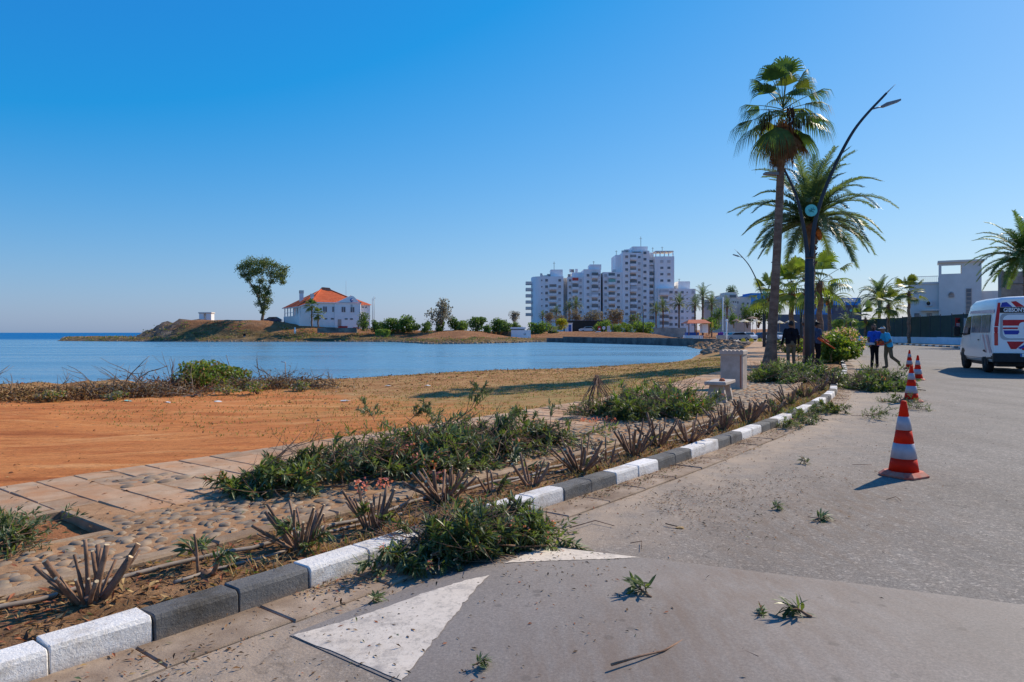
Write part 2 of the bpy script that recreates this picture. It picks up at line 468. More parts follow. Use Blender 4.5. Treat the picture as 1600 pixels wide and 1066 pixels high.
M['soil'] = mk('bed_soil', (0.115, 0.055, 0.026, 1), (0.27, 0.145, 0.075, 1), 6, 0.95, 0.9, 40, 0.02, 0.1, dirt=(0.33, 0.21, 0.1, 1), dscale=9, damt=0.6)
M['pit'] = mk('tree_pit_soil', (0.2, 0.075, 0.03, 1), (0.33, 0.14, 0.06, 1), 7, 0.95, 0.9, 40, 0.02, 0.1)
M['slab'] = mk('paving_slab_concrete', (0.30, 0.2, 0.125, 1), (0.43, 0.31, 0.205, 1), 5.0, 0.9, 0.6, 70, 0.006, 0.15, objrand=0.16, dirt=(0.40, 0.18, 0.075, 1), dscale=1.6, damt=0.9, detail=8)
M['bedding'] = mk('paving_bedding', (0.2, 0.115, 0.06, 1), (0.36, 0.22, 0.12, 1), 7, 0.95, 0.7, 60, 0.008, 0.1, dirt=(0.42, 0.2, 0.09, 1), dscale=1.5, damt=0.5)
M['cobble'] = mk('river_cobble', (0.13, 0.10, 0.07, 1), (0.25, 0.195, 0.135, 1), 9, 0.75, 0.3, 60, 0.004, 0.3, objrand=0.22, dirt=(0.4, 0.24, 0.13, 1), dscale=6, damt=0.6)
M['edging'] = mk('concrete_edging', (0.25, 0.165, 0.1, 1), (0.4, 0.29, 0.19, 1), 4, 0.92, 0.7, 60, 0.006, 0.15, dirt=(0.16, 0.1, 0.06, 1), dscale=5, damt=0.6)
def mat_kerb(name, a, b, chip):
    m, n, l, p = nodes_of(name)
    pos = position(n, l)
    col = ramp(n, l, noise(n, l, 5, 6, 0.65, pos), [(0.3, a), (0.7, b)])
    sp = ramp(n, l, noise(n, l, 34, 7, 0.8, pos), [(0.34, (0,0,0,1)), (0.39, (1,1,1,1))])
    big = ramp(n, l, noise(n, l, 3.1, 6, 0.75, pos), [(0.36, (0.62, 0.56, 0.48, 1)), (0.52, (1,1,1,1))])
    col = mixc(n, l, 0.9, col, big, 'MULTIPLY')
    col = mixc(n, l, sp, chip, col)
    dz = n.new('ShaderNodeSeparateXYZ'); l.new(pos, dz.inputs[0])
    low = n.new('ShaderNodeMapRange'); low.inputs[1].default_value = 0.055; low.inputs[2].default_value = -0.005
    l.new(dz.outputs['Z'], low.inputs[0])
    sf = math_(n, l, 'MULTIPLY', low.outputs[0], ramp(n, l, noise(n, l, 16, 6, 0.7, pos), [(0.35, (0.2,)*3+(1,)), (0.6, (0.85,)*3+(1,))]))
    col = mixc(n, l, sf, col, (0.3, 0.21, 0.14, 1))
    oi = n.new('ShaderNodeObjectInfo'); hs = n.new('ShaderNodeHueSaturation')
    v = math_(n, l, 'MULTIPLY_ADD', oi.outputs['Random'], 0.24); v.node.inputs[2].default_value = 0.86
    l.new(v, hs.inputs['Value']); l.new(col, hs.inputs['Color'])
    l.new(hs.outputs[0], p.inputs['Base Color']); p.inputs['Roughness'].default_value = 0.85; p.inputs['Specular IOR Level'].default_value = 0.2
    nb = bump(n, l, noise(n, l, 45, 6, 0.75, pos), 0.85, 0.012)
    l.new(nb, p.inputs['Normal'])
    return m
M['kerb_white'] = mat_kerb('white_painted_kerb', (0.76, 0.71, 0.65, 1), (0.88, 0.84, 0.78, 1), (0.26, 0.2, 0.16, 1))
M['kerb_grey'] = mat_kerb('dark_painted_kerb', (0.13, 0.125, 0.118, 1), (0.205, 0.196, 0.184, 1), (0.33, 0.29, 0.25, 1))
M['gutter'] = mk('gutter_concrete', (0.22, 0.155, 0.105, 1), (0.37, 0.28, 0.2, 1), 3.5, 0.92, 0.6, 70, 0.006, 0.2, objrand=0.1, dirt=(0.14, 0.09, 0.06, 1), dscale=4, damt=0.6)
# plants
M['leaf'] = mk('oleander_leaf', (0.05, 0.076, 0.026, 1), (0.125, 0.152, 0.048, 1), 9, 0.42, spec=0.5, transl=0.45, objrand=0.3)
M['leaf_pale'] = mk('oleander_leaf_underside', (0.106, 0.144, 0.075, 1), (0.175, 0.213, 0.106, 1), 9, 0.55, spec=0.4, transl=0.35, objrand=0.2)
M['leaf_dry'] = mk('dry_leaf', (0.15, 0.07, 0.03, 1), (0.34, 0.19, 0.09, 1), 30, 0.8, spec=0.2, transl=0.2)
M['leaf_dark'] = mk('rotten_leaf', (0.05, 0.028, 0.016, 1), (0.11, 0.06, 0.03, 1), 30, 0.8, spec=0.2)
M['leaf_rust'] = mk('rust_leaf', (0.24, 0.075, 0.035, 1), (0.38, 0.14, 0.07, 1), 30, 0.8, spec=0.2, transl=0.2)
M['straw'] = mk('straw', (0.32, 0.2, 0.085, 1), (0.46, 0.32, 0.15, 1), 20, 0.85, spec=0.2, transl=0.2)
M['bark'] = mk('oleander_bark', (0.13, 0.07, 0.042, 1), (0.26, 0.155, 0.1, 1), 18, 0.85, 0.5, 120, 0.003, 0.2, objrand=0.15)
M['cutwood'] = mk('fresh_cut_wood', (0.5, 0.36, 0.2, 1), (0.62, 0.47, 0.28, 1), 60, 0.8, spec=0.2)
M['flower'] = mk('salmon_flower', (0.6, 0.15, 0.11, 1), (0.75, 0.3, 0.22, 1), 30, 0.6, spec=0.3, transl=0.3)
M['flower_pink'] = mk('pale_pink_flower', (0.6, 0.3, 0.27, 1), (0.75, 0.48, 0.42, 1), 30, 0.6, spec=0.3, transl=0.3)
M['hedge_leaf'] = mk('hedge_leaf', (0.069, 0.127, 0.021, 1), (0.149, 0.218, 0.034, 1), 5, 0.5, spec=0.4, transl=0.48)
M['hedge_leaf2'] = mk('hedge_leaf_yellow', (0.14, 0.16, 0.025, 1), (0.23, 0.24, 0.04, 1), 5, 0.5, spec=0.4, transl=0.4)
M['bush_a'] = mk('dark_bush_leaf', (0.037, 0.076, 0.024, 1), (0.093, 0.145, 0.043, 1), 1.5, 0.6, spec=0.3, transl=0.42)
M['bush_b'] = mk('green_bush_leaf', (0.080, 0.145, 0.032, 1), (0.145, 0.217, 0.051, 1), 1.5, 0.6, spec=0.3, transl=0.42)
M['bush_c'] = mk('light_bush_leaf', (0.125, 0.188, 0.037, 1), (0.213, 0.250, 0.056, 1), 1.5, 0.6, spec=0.3, transl=0.42)
M['bush_y'] = mk('yellow_bush_leaf', (0.34, 0.28, 0.02, 1), (0.5, 0.42, 0.03, 1), 1.5, 0.6, spec=0.3, transl=0.3)
M['bush_brown'] = mk('brown_twiggy_crown', (0.176, 0.128, 0.095, 1), (0.297, 0.230, 0.169, 1), 1.5, 0.8, spec=0.2, transl=0.2)
M['bush_grey'] = mk('grey_twiggy_crown', (0.176, 0.155, 0.121, 1), (0.324, 0.284, 0.230, 1), 1.5, 0.8, spec=0.2, transl=0.2)
M['euca'] = mk('eucalyptus_leaf', (0.079, 0.105, 0.038, 1), (0.175, 0.184, 0.070, 1), 1.2, 0.5, spec=0.4, transl=0.42)
M['trunk'] = mk('tree_bark', (0.117, 0.085, 0.058, 1), (0.260, 0.195, 0.143, 1), 4, 0.9, 0.6, 30, 0.03, 0.2)
M['palm_trunk'] = mk('palm_trunk_bark', (0.13, 0.085, 0.06, 1), (0.27, 0.185, 0.135, 1), 3, 0.9, 0.8, 22, 0.03, 0.2, dirt=(0.17, 0.07, 0.045, 1), dscale=0.5, damt=0.8, stretch=(1,1,2.2))
M['palm_leaf'] = mk('palm_leaf', (0.042, 0.087, 0.025, 1), (0.098, 0.154, 0.036, 1), 2.5, 0.45, spec=0.5, transl=0.42)
M['palm_leaf2'] = mk('palm_leaf_yellowing', (0.09, 0.12, 0.022, 1), (0.16, 0.175, 0.035, 1), 2.5, 0.45, spec=0.5, transl=0.45)
M['fan_light'] = mk('young_fan_leaf', (0.10, 0.15, 0.025, 1), (0.19, 0.24, 0.04, 1), 2.5, 0.45, spec=0.5, transl=0.45)
M['date_leaf'] = mk('date_palm_leaf', (0.065, 0.104, 0.055, 1), (0.130, 0.169, 0.081, 1), 2.5, 0.42, spec=0.5, transl=0.4)
M['palm_dead'] = mk('dead_palm_leaf', (0.14, 0.06, 0.028, 1), (0.3, 0.15, 0.075, 1), 4, 0.8, spec=0.2, transl=0.2)
M['palm_fruit'] = mk('dark_fruit_stalks', (0.035, 0.018, 0.015, 1), (0.09, 0.045, 0.03, 1), 9, 0.8, spec=0.2)
M['orange_fruit'] = mk('orange_date_clusters', (0.5, 0.14, 0.03, 1), (0.62, 0.22, 0.05, 1), 9, 0.7, spec=0.3)
# built things
M['concrete'] = mk('pale_concrete', (0.36, 0.30, 0.25, 1), (0.47, 0.4, 0.345, 1), 5, 0.9, 0.5, 60, 0.006, 0.2, dirt=(0.25, 0.2, 0.16, 1), dscale=2.2, damt=0.5)
M['white_wall'] = mk('white_render', (0.5, 0.49, 0.48, 1), (0.58, 0.57, 0.56, 1), 0.5, 0.85, dirt=(0.5, 0.49, 0.47, 1), dscale=0.35, damt=0.6)
M['club_white'] = mk('clubhouse_white', (0.84, 0.82, 0.8, 1), (0.9, 0.88, 0.86, 1), 0.5, 0.8, dirt=(0.6, 0.6, 0.6, 1), dscale=0.4, damt=0.4)
M['flat_wall'] = mk('weathered_flats_render', (0.78, 0.77, 0.75, 1), (0.88, 0.86, 0.83, 1), 0.12, 0.9, dirt=(0.6, 0.55, 0.5, 1), dscale=0.16, damt=0.7, stretch=(1.6,1.6,0.5))
M['beige_wall'] = mk('beige_render', (0.58, 0.52, 0.46, 1), (0.68, 0.62, 0.55, 1), 0.2, 0.9, dirt=(0.36, 0.32, 0.28, 1), dscale=0.25, damt=0.5)
M['blue_wall'] = mk('blue_cladding', (0.02, 0.19, 0.5, 1), (0.03, 0.24, 0.58, 1), 0.2, 0.6)
M['dark_wall'] = mk('slate_blue_wall', (0.06, 0.075, 0.105, 1), (0.085, 0.1, 0.13, 1), 0.2, 0.8)
M['roof'] = mk('orange_roof_tile', (0.43, 0.075, 0.022, 1), (0.58, 0.13, 0.045, 1), 1.2, 0.85, 0.8, 5, 0.15, 0.2, dirt=(0.3, 0.06, 0.025, 1), dscale=0.6, damt=0.5)
M['roof_red'] = mk('kiosk_roof', (0.36, 0.09, 0.045, 1), (0.46, 0.13, 0.06, 1), 1.0, 0.8)
M['glass'] = mk('window_glass', (0.06, 0.07, 0.09, 1), (0.13, 0.145, 0.17, 1), 0.3, 0.12, spec=0.6)
M['shutter'] = mk('brown_shutter', (0.26, 0.2, 0.17, 1), (0.4, 0.33, 0.29, 1), 0.3, 0.7)
M['blind'] = mk('pale_blind', (0.38, 0.4, 0.42, 1), (0.5, 0.5, 0.5, 1), 0.3, 0.7)
M['red_awning'] = mk('red_awning', (0.42, 0.05, 0.04, 1), (0.52, 0.1, 0.08, 1), 0.5, 0.8)
M['green_awning'] = mk('green_awning', (0.13, 0.33, 0.28, 1), (0.2, 0.42, 0.36, 1), 0.5, 0.8)
M['orange_door'] = mk('rust_door', (0.3, 0.11, 0.06, 1), (0.4, 0.17, 0.1, 1), 0.5, 0.8)
M['steel_dark'] = mk('dark_painted_steel', (0.032, 0.038, 0.048, 1), (0.048, 0.055, 0.066, 1), 1.5, 0.6, spec=0.2)
M['steel'] = mk('galvanised_steel', (0.3, 0.31, 0.32, 1), (0.4, 0.4, 0.41, 1), 2, 0.5, spec=0.5)
M['emblem'] = mk('turquoise_disc', (0.10, 0.45, 0.42, 1), (0.16, 0.55, 0.5, 1), 3, 0.5)
M['emblem_mark'] = mk('dark_teal_mark', (0.02, 0.16, 0.17, 1), (0.03, 0.2, 0.2, 1), 3, 0.5)
M['lamp_white'] = mk('lamp_housing_grey', (0.16, 0.17, 0.18, 1), (0.22, 0.22, 0.23, 1), 3, 0.5)
M['fence'] = mk('dark_green_fence_mesh', (0.018, 0.04, 0.034, 1), (0.03, 0.055, 0.047, 1), 0.6, 0.8, dirt=(0.05, 0.06, 0.05, 1), dscale=0.8, damt=0.5)
M['pale_blue_wall'] = mk('pale_blue_wall', (0.46, 0.54, 0.64, 1), (0.56, 0.62, 0.7, 1), 1, 0.85)
M['raw_concrete'] = mk('raw_grey_concrete', (0.2, 0.19, 0.185, 1), (0.34, 0.325, 0.31, 1), 0.9, 0.92, 0.4, 8, 0.02, 0.15, dirt=(0.11, 0.1, 0.1, 1), dscale=0.7, damt=0.7)
M['quay'] = mk('quay_stone', (0.09, 0.085, 0.08, 1), (0.2, 0.185, 0.165, 1), 0.7, 0.92, 0.6, 4, 0.1, 0.2, dirt=(0.04, 0.04, 0.04, 1), dscale=0.5, damt=0.8)
M['cone'] = mk('cone_orange_red', (0.64, 0.014, 0.003, 1), (0.74, 0.024, 0.006, 1), 8, 0.6, spec=0.15, transl=0.15, dirt=(0.4, 0.03, 0.015, 1), dscale=14, damt=0.35)
M['cone_base'] = mk('dusty_cone_base', (0.42, 0.06, 0.035, 1), (0.55, 0.12, 0.075, 1), 14, 0.7, dirt=(0.4, 0.24, 0.16, 1), dscale=12, damt=0.8)
M['reflect'] = mk('reflective_band', (0.3, 0.265, 0.3, 1), (0.38, 0.34, 0.37, 1), 12, 0.4, spec=0.5, dirt=(0.35, 0.3, 0.3, 1), dscale=18, damt=0.4)
M['pipe'] = mk('dusty_grey_pipe', (0.19, 0.155, 0.125, 1), (0.3, 0.255, 0.21, 1), 9, 0.7, dirt=(0.34, 0.22, 0.13, 1), dscale=7, damt=0.6)
M['van_white'] = mk('white_van_paint', (0.74, 0.74, 0.74, 1), (0.8, 0.8, 0.8, 1), 0.8, 0.25, spec=0.6)
M['van_red'] = mk('red_vinyl', (0.4, 0.012, 0.02, 1), (0.5, 0.02, 0.028, 1), 3, 0.4)
M['van_blue'] = mk('blue_vinyl', (0.02, 0.035, 0.25, 1), (0.03, 0.05, 0.32, 1), 3, 0.4)
M['van_pink'] = mk('faded_pink_vinyl', (0.5, 0.3, 0.32, 1), (0.58, 0.4, 0.42, 1), 3, 0.4)
M['van_dark'] = mk('dark_tinted_glass', (0.018, 0.02, 0.024, 1), (0.03, 0.033, 0.04, 1), 1, 0.08, spec=0.6)
M['van_glass'] = mk('light_tinted_glass', (0.1, 0.11, 0.14, 1), (0.22, 0.23, 0.27, 1), 3, 0.08, spec=0.7)
M['black'] = mk('black_plastic', (0.012, 0.012, 0.013, 1), (0.02, 0.02, 0.022, 1), 4, 0.55)
M['tyre'] = mk('tyre_rubber', (0.014, 0.014, 0.014, 1), (0.028, 0.027, 0.026, 1), 9, 0.85)
M['rim'] = mk('wheel_steel', (0.18, 0.18, 0.19, 1), (0.26, 0.26, 0.27, 1), 9, 0.4, spec=0.6)
M['tail'] = mk('red_tail_lamp', (0.45, 0.01, 0.012, 1), (0.55, 0.02, 0.02, 1), 9, 0.2, spec=0.6)
M['plate'] = mk('number_plate', (0.6, 0.6, 0.58, 1), (0.66, 0.66, 0.64, 1), 3, 0.4)
M['white_print'] = mk('white_print', (0.7, 0.7, 0.7, 1), (0.75, 0.75, 0.75, 1), 3, 0.5)
M['orange_print'] = mk('orange_print', (0.55, 0.16, 0.05, 1), (0.6, 0.2, 0.08, 1), 3, 0.5)
M['skin'] = mk('tanned_skin', (0.16, 0.075, 0.045, 1), (0.2, 0.1, 0.06, 1), 12, 0.6, spec=0.4)
M['hair'] = mk('black_hair', (0.012, 0.01, 0.009, 1), (0.02, 0.017, 0.015, 1), 30, 0.7)
M['cloth_black'] = mk('black_cloth', (0.008, 0.008, 0.011, 1), (0.014, 0.014, 0.018, 1), 8, 0.95, 0.3, 14, 0.02, spec=0.05)
M['cloth_khaki'] = mk('khaki_cloth', (0.085, 0.07, 0.042, 1), (0.12, 0.1, 0.065, 1), 8, 0.9, 0.3, 14, 0.02)
M['cloth_navy'] = mk('navy_cloth', (0.03, 0.05, 0.1, 1), (0.045, 0.07, 0.13, 1), 8, 0.9, 0.3, 14, 0.02)
M['cloth_blue'] = mk('royal_blue_cloth', (0.012, 0.07, 0.42, 1), (0.02, 0.1, 0.5, 1), 8, 0.9, 0.3, 14, 0.02)
M['cloth_sky'] = mk('sky_blue_cloth', (0.02, 0.3, 0.55, 1), (0.035, 0.37, 0.62, 1), 8, 0.9, 0.3, 14, 0.02)
M['cap_white'] = mk('white_cap', (0.5, 0.45, 0.42, 1), (0.6, 0.55, 0.5, 1), 8, 0.9)
M['shoe'] = mk('work_shoe', (0.02, 0.017, 0.014, 1), (0.05, 0.04, 0.03, 1), 8, 0.8)
M['glove_red'] = mk('red_glove', (0.4, 0.03, 0.02, 1), (0.5, 0.05, 0.03, 1), 8, 0.8)
M['saw_red'] = mk('saw_orange_casing', (0.5, 0.06, 0.015, 1), (0.58, 0.1, 0.02, 1), 8, 0.5)
M['umbrella'] = mk('cream_canvas', (0.55, 0.47, 0.36, 1), (0.65, 0.57, 0.45, 1), 1, 0.9, transl=0.2)
M['umbrella_brown'] = mk('brown_canvas', (0.2, 0.12, 0.08, 1), (0.26, 0.16, 0.11, 1), 1, 0.9)
M['yellow'] = mk('yellow_paint', (0.62, 0.42, 0.03, 1), (0.7, 0.5, 0.05, 1), 2, 0.7)
M['red_sign'] = mk('red_sign', (0.4, 0.02, 0.02, 1), (0.48, 0.04, 0.035, 1), 2, 0.6)
M['blue_paint'] = mk('blue_paint', (0.03, 0.09, 0.3, 1), (0.04, 0.12, 0.36, 1), 2, 0.6)
M['purple'] = mk('purple_flowers', (0.12, 0.03, 0.25, 1), (0.18, 0.05, 0.35, 1), 5, 0.7)
M['car_blue'] = mk('dark_blue_car_paint', (0.01, 0.03, 0.09, 1), (0.015, 0.04, 0.11, 1), 1, 0.25, spec=0.6)
M['car_white'] = mk('white_car_paint', (0.6, 0.61, 0.62, 1), (0.66, 0.66, 0.66, 1), 1, 0.25, spec=0.6)
M['car_grey'] = mk('silver_car_paint', (0.25, 0.26, 0.28, 1), (0.3, 0.31, 0.33, 1), 1, 0.3, spec=0.6)
M['debris_white'] = mk('pale_litter', (0.55, 0.52, 0.48, 1), (0.68, 0.65, 0.6, 1), 8, 0.8)
M['rock'] = mk('shore_rock', (0.13, 0.085, 0.055, 1), (0.3, 0.21, 0.14, 1), 1.5, 0.92, 0.6, 9, 0.05, 0.2)
# ------------------------------------------------------------ the kerb line: everything beside the road follows it
def catmull(P, n=24):
    out = []
    for i in range(1, len(P) - 2):
        p0, p1, p2, p3 = [np.array(P[k], float) for k in (i-1, i, i+1, i+2)]
        for t in np.linspace(0, 1, n, endpoint=False):
            out.append(0.5*((2*p1) + (-p0+p2)*t + (2*p0-5*p1+4*p2-p3)*t*t + (-p0+3*p1-3*p2+p3)*t**3))
    out.append(np.array(P[-2], float))
    return np.array(out)
_KP = catmull([(-14.2,-12.8),(-9.3,-6.5),(-4.37,-0.2),(-1.906,2.945),(-1.13,3.93),(0.15,5.62),(1.78,7.70),(4.5,11.5),(6.95,15.5),(8.6,18.9),(12.7,27.2),(19,42),(28,66),(40,100),(52,134),(66,170)])
_seg = np.linalg.norm(np.diff(_KP, axis=0), axis=1)
_S = np.concatenate([[0], np.cumsum(_seg)])
_S -= _S[np.argmin(np.linalg.norm(_KP - np.array([-1.906, 2.945]), axis=1))]
_T = np.gradient(_KP, axis=0); _T /= np.linalg.norm(_T, axis=1)[:, None]
for _ in range(6):
    _T[1:-1] = (_T[:-2] + _T[1:-1]*2 + _T[2:]) / 4
_T /= np.linalg.norm(_T, axis=1)[:, None]
def so(s, o, z=None):
    """point at length s along the kerb, o metres to its left"""
    x = np.interp(s, _S, _KP[:,0]); y = np.interp(s, _S, _KP[:,1])
    tx = np.interp(s, _S, _T[:,0]); ty = np.interp(s, _S, _T[:,1])
    px, py = x - ty*o, y + tx*o
    return (float(px), float(py)) if z is None else (float(px), float(py), z)
def heading(s): return math.atan2(float(np.interp(s, _S, _T[:,1])), float(np.interp(s, _S, _T[:,0])))
def to_so(x, y):
    i = int(np.argmin((_KP[:,0]-x)**2 + (_KP[:,1]-y)**2))
    d = np.array([x, y]) - _KP[i]
    return float(_S[i] + d @ _T[i]), float(-_T[i,1]*d[0] + _T[i,0]*d[1])
def so_grid(mb, ss_, os_, zf, mi=0, smooth=True):
    vs = []
    for s in ss_:
        for o in os_:
            x, y = so(s, o); vs.append((x, y, zf(s, o, x, y)))
    n = len(os_)
    fs = [(i*n+j, i*n+j+1, (i+1)*n+j+1, (i+1)*n+j) for i in range(len(ss_)-1) for j in range(n-1)]
    # seen from above the winding s then o (left) is clockwise; flip
    mb.add(vs, [f[::-1] for f in fs], mi, smooth)
    return mb
def N2(x, y, sc=1.0, oct=4): return mnoise.fractal(Vector((x*sc, y*sc, 3.7)), 1.0, 2.0, oct)
def wprom(s): return 3.92 + 2.0*ss((s-25)/35.0)

# ------------------------------------------------------------ near ground: red dirt running down to the bay
WATER = -0.45
def w_at(px, py): return at(px, py, WATER)[:2]
SHORE = [(-95, 10), (-60, 15), (-32, 20.5), w_at(0,607), w_at(250,602), w_at(500,595), w_at(700,583), w_at(900,576), w_at(1060,566), w_at(1112,561),
         w_at(1108,555), w_at(1100,551), w_at(1112,547.5), w_at(1090,545), w_at(1082,542.5), w_at(1075,541)]
_SP = np.array(SHORE)
def shore_dist(x, y, poly=_SP):
    """distance to the near shoreline; positive on land (to its right)"""
    best = 1e9; sg = 1
    for i in range(len(poly)-1):
        ax, ay = poly[i]; bx, by = poly[i+1]
        dx, dy = bx-ax, by-ay
        t = max(0, min(1, ((x-ax)*dx + (y-ay)*dy) / (dx*dx+dy*dy)))
        qx, qy = ax+t*dx-x, ay+t*dy-y
        d = qx*qx+qy*qy
        if d < best - 1e-9:
            best = d; cr = dx*(y-ay) - dy*(x-ax); sg = -1 if cr > 0 else 1
    return math.sqrt(best) * sg
def near_z(s, o, x, y):
    D = shore_dist(x, y)
    e = o - wprom(s)
    if D < 0: z = WATER - 0.02 + max(-1.6, 0.09*D)
    else:
        z = WATER - 0.02 + 0.09*ss(D/0.5) + 0.10*ss(D/4.0) + 0.16*ss((D-3)/12.0)
    if D > 0:
        z += ss(D/1.0) * (0.035*N2(x, y, 0.45) + 0.03*N2(x+9, y, 1.7))
        # heaped spoil along the water's edge at the left, boulders near the quay
        left = ss((-6.5 - x)/3.0)
        z += left * math.exp(-((D-2.0)/1.2)**2) * (0.13 + 0.14*N2(x, y, 0.9))
        if 55 < y < 100:
            z += math.exp(-((D-4.5)/3.2)**2) * ss((y-56)/8)*ss((100-y)/6) * (0.75 + 0.5*N2(x, y, 0.35))
    z = z + (0.075 - z) * ss(1 - e/5.0) if e > 0 else 0.075
    if e > 0.05: z += 0.018*N2(x, y, 2.2)*ss((e-0.05)/0.6)
    if e < 0: z = 0.075 - 0.12*ss(-e/0.12)
    return z
def dry_of(s, o, x, y):
    D = shore_dist(x, y)
    e = o - wprom(s)
    a = ss((s - 5.5 - 0.35*max(0,e))/9.0 + 0.12)          # beyond the bare patch the ground is dry grass
    b = ss((7.5 - D)/4.5)
    return 0.95*max(a*0.95, b)
mb = MB()
s_lines = list(np.arange(-9, 16, 0.28)) + list(np.arange(16, 40, 0.5)) + list(np.arange(40, 112, 1.1))
o_lines = [3.6, 3.75, 3.86, 3.92, 3.98, 4.1]; _o = 4.25
_rel = [o - 3.92 for o in o_lines]
while _o < 92: _rel.append(_o - 3.92); _o += 0.2 + 0.012*(_o-4.2)
vs = []; dry = []; green = []
for s in s_lines:
    for r in _rel:
        o = wprom(s) + r
        x, y = so(s, o)
        vs.append((x, y, near_z(s, o, x, y)))
        dry.append(dry_of(s, o, x, y))
        green.append(ss((s-4)/6) * ss((7.5-r)/5.0) * ss((60-s)/20))
n_ = len(_rel)
mb.add(vs, [((i+1)*n_+j, (i+1)*n_+j+1, i*n_+j+1, i*n_+j) for i in range(len(s_lines)-1) for j in range(n_-1)], 0, True)
tag(mb.build('dirt_ground', M['dirt'], attrs={'dry': dry, 'green': green}), kind='structure')
def ground_z(x, y):
    s, o = to_so(x, y); return near_z(s, o, x, y)

# ------------------------------------------------------------ road, gutter, hump, kerb
RIGHT = [(4,-30),(14,-6),(25,22),(36,45),(39.6,57),(41.2,65),(48.7,99),(57,130),(70,168)]
_RP = np.array(RIGHT, float)
mb = MB(); vs = []; dust = []; stain = []
s_r = list(np.arange(-9, 14, 0.5)) + list(np.arange(14, 60, 2)) + list(np.arange(60, 172, 6))
fr = [0, 0.15, 0.3, 0.5, 0.75, 1.0, 1.3, 1.6, 1.9, 2.2, 3.0, 4.0, 5.5, 7.5, 10, 13, 17]
for s in s_r:
    for q in fr:
        o = -0.30 - q
        x, y = so(s, o)
        vs.append((x, y, 0.0))
        dust.append(min(1, 1.0*math.exp(-q/0.6) + 0.35*math.exp(-q/1.6)))
        stain.append(0.9*math.exp(-((q-1.5)/0.6)**2)*math.exp(-((s-4.9)/1.6)**2) + 0.18)
n_ = len(fr)
mb.add(vs, [(i*n_+j, i*n_+j+1, (i+1)*n_+j+1, (i+1)*n_+j) for i in range(len(s_r)-1) for j in range(n_-1)], 0, True)
# far side of the carriageway, up to the right-hand kerb
k0 = len(mb.v); far_v = []
for i, s in enumerate(s_r):
    x, y = so(s, -17.3); far_v.append((x, y))
for i, s in enumerate(s_r):
    x, y = far_v[i]; mb.v.append((x, y, 0.0)); dust.append(0); stain.append(.1)
    mb.v.append((x+26, y-10, 0.0)); dust.append(0); stain.append(.1)
for i in range(len(s_r)-1):
    mb.f.append((k0+2*i, k0+2*i+1, k0+2*i+3, k0+2*i+2)); mb.m.append(0); mb.s.append(True)
tag(mb.build('road', M['asphalt'], attrs={'dust': dust, 'stain': stain}), kind='structure')

# raised hump across the road with two worn white triangles
def hump_far(o): return 2.74 + 0.27*(-o - 0.6)
H0 = 0.86
def hump_z(s, o):
    t = (s - H0) / (hump_far(o) - H0)
    if t < 0 or t > 1: return 0.0
    return 0.062 * math.sin(math.pi*t)**1.25 * ss((-o-0.40)/0.30) + 0.003*ss(min(t,1-t)/0.02)
mb = MB(); os_ = [-0.42, -0.5, -0.6, -0.72, -0.9, -1.1, -1.4, -1.8, -2.4, -3.2, -4.2, -5.5, -7, -9, -11]
ts = [0, 0.004, 0.02, 0.05] + [k/16 for k in range(1, 16)] + [0.95, 0.98, 0.996, 1.0]
vs = []; st = []
for t in ts:
    for o in os_:
        s = H0 + t*(hump_far(o)-H0)
        x, y = so(s, o); vs.append((x, y, 0.0035 + hump_z(s, o)))
        st.append(0.62*math.exp(-((o+1.95)/0.55)**2) + 0.10)
n_ = len(os_)
mb.add(vs, [(i*n_+j, i*n_+j+1, (i+1)*n_+j+1, (i+1)*n_+j) for i in range(len(ts)-1) for j in range(n_-1)], 0, True)
hump = tag(mb.build('speed_hump', M['hump'], attrs={'stain': st}), kind='structure')
hump['label'] = 'raised asphalt speed hump across the road in the foreground'
def tri_paint(A, B, T):
    """A, B on the hump's edge, T the tip, in kerb coordinates; follows the surface"""
    mb = MB(); vs = []; fs = []; n = 44
    rows = []
    for i in range(n+1):
        t = i/n
        L = (A[0]+(T[0]-A[0])*t, A[1]+(T[1]-A[1])*t); Rr = (B[0]+(T[0]-B[0])*t, B[1]+(T[1]-B[1])*t)
        row = []
        for k in range(9):
            q = k/8
            s, o = L[0]+(Rr[0]-L[0])*q, L[1]+(Rr[1]-L[1])*q
            if k in (0, 8) or i == 0:
                x0, y0 = so(s, o); s += .009*N2(x0, y0, 22) + .008*N2(x0, y0, 60); o += .010*N2(x0+3, y0, 22) + .008*N2(x0+7, y0, 60)
            x, y = so(s, o); row.append(len(vs)); vs.append((x, y, 0.0062 + hump_z(s, o)))
        rows.append(row)
    for i in range(n):
        for k in range(8): fs.append((rows[i][k], rows[i][k+1], rows[i+1][k+1], rows[i+1][k]))
    a = Vector(vs[rows[0][0]]); b = Vector(vs[rows[0][8]]); c = Vector(vs[rows[n][0]])
    if (b-a).cross(c-a).z < 0: fs = [f[::-1] for f in fs]
    mb.add(vs, fs, 0, True)
    return mb.build('painted_triangle', M['hump_paint'], parent=hump)
tri_paint((0.868, -0.44), (0.872, -1.16), (1.90, -0.76))
tri_paint((hump_far(-0.58)-.02, -0.58), (hump_far(-1.2)-.02, -1.2), (2.16, -0.68))

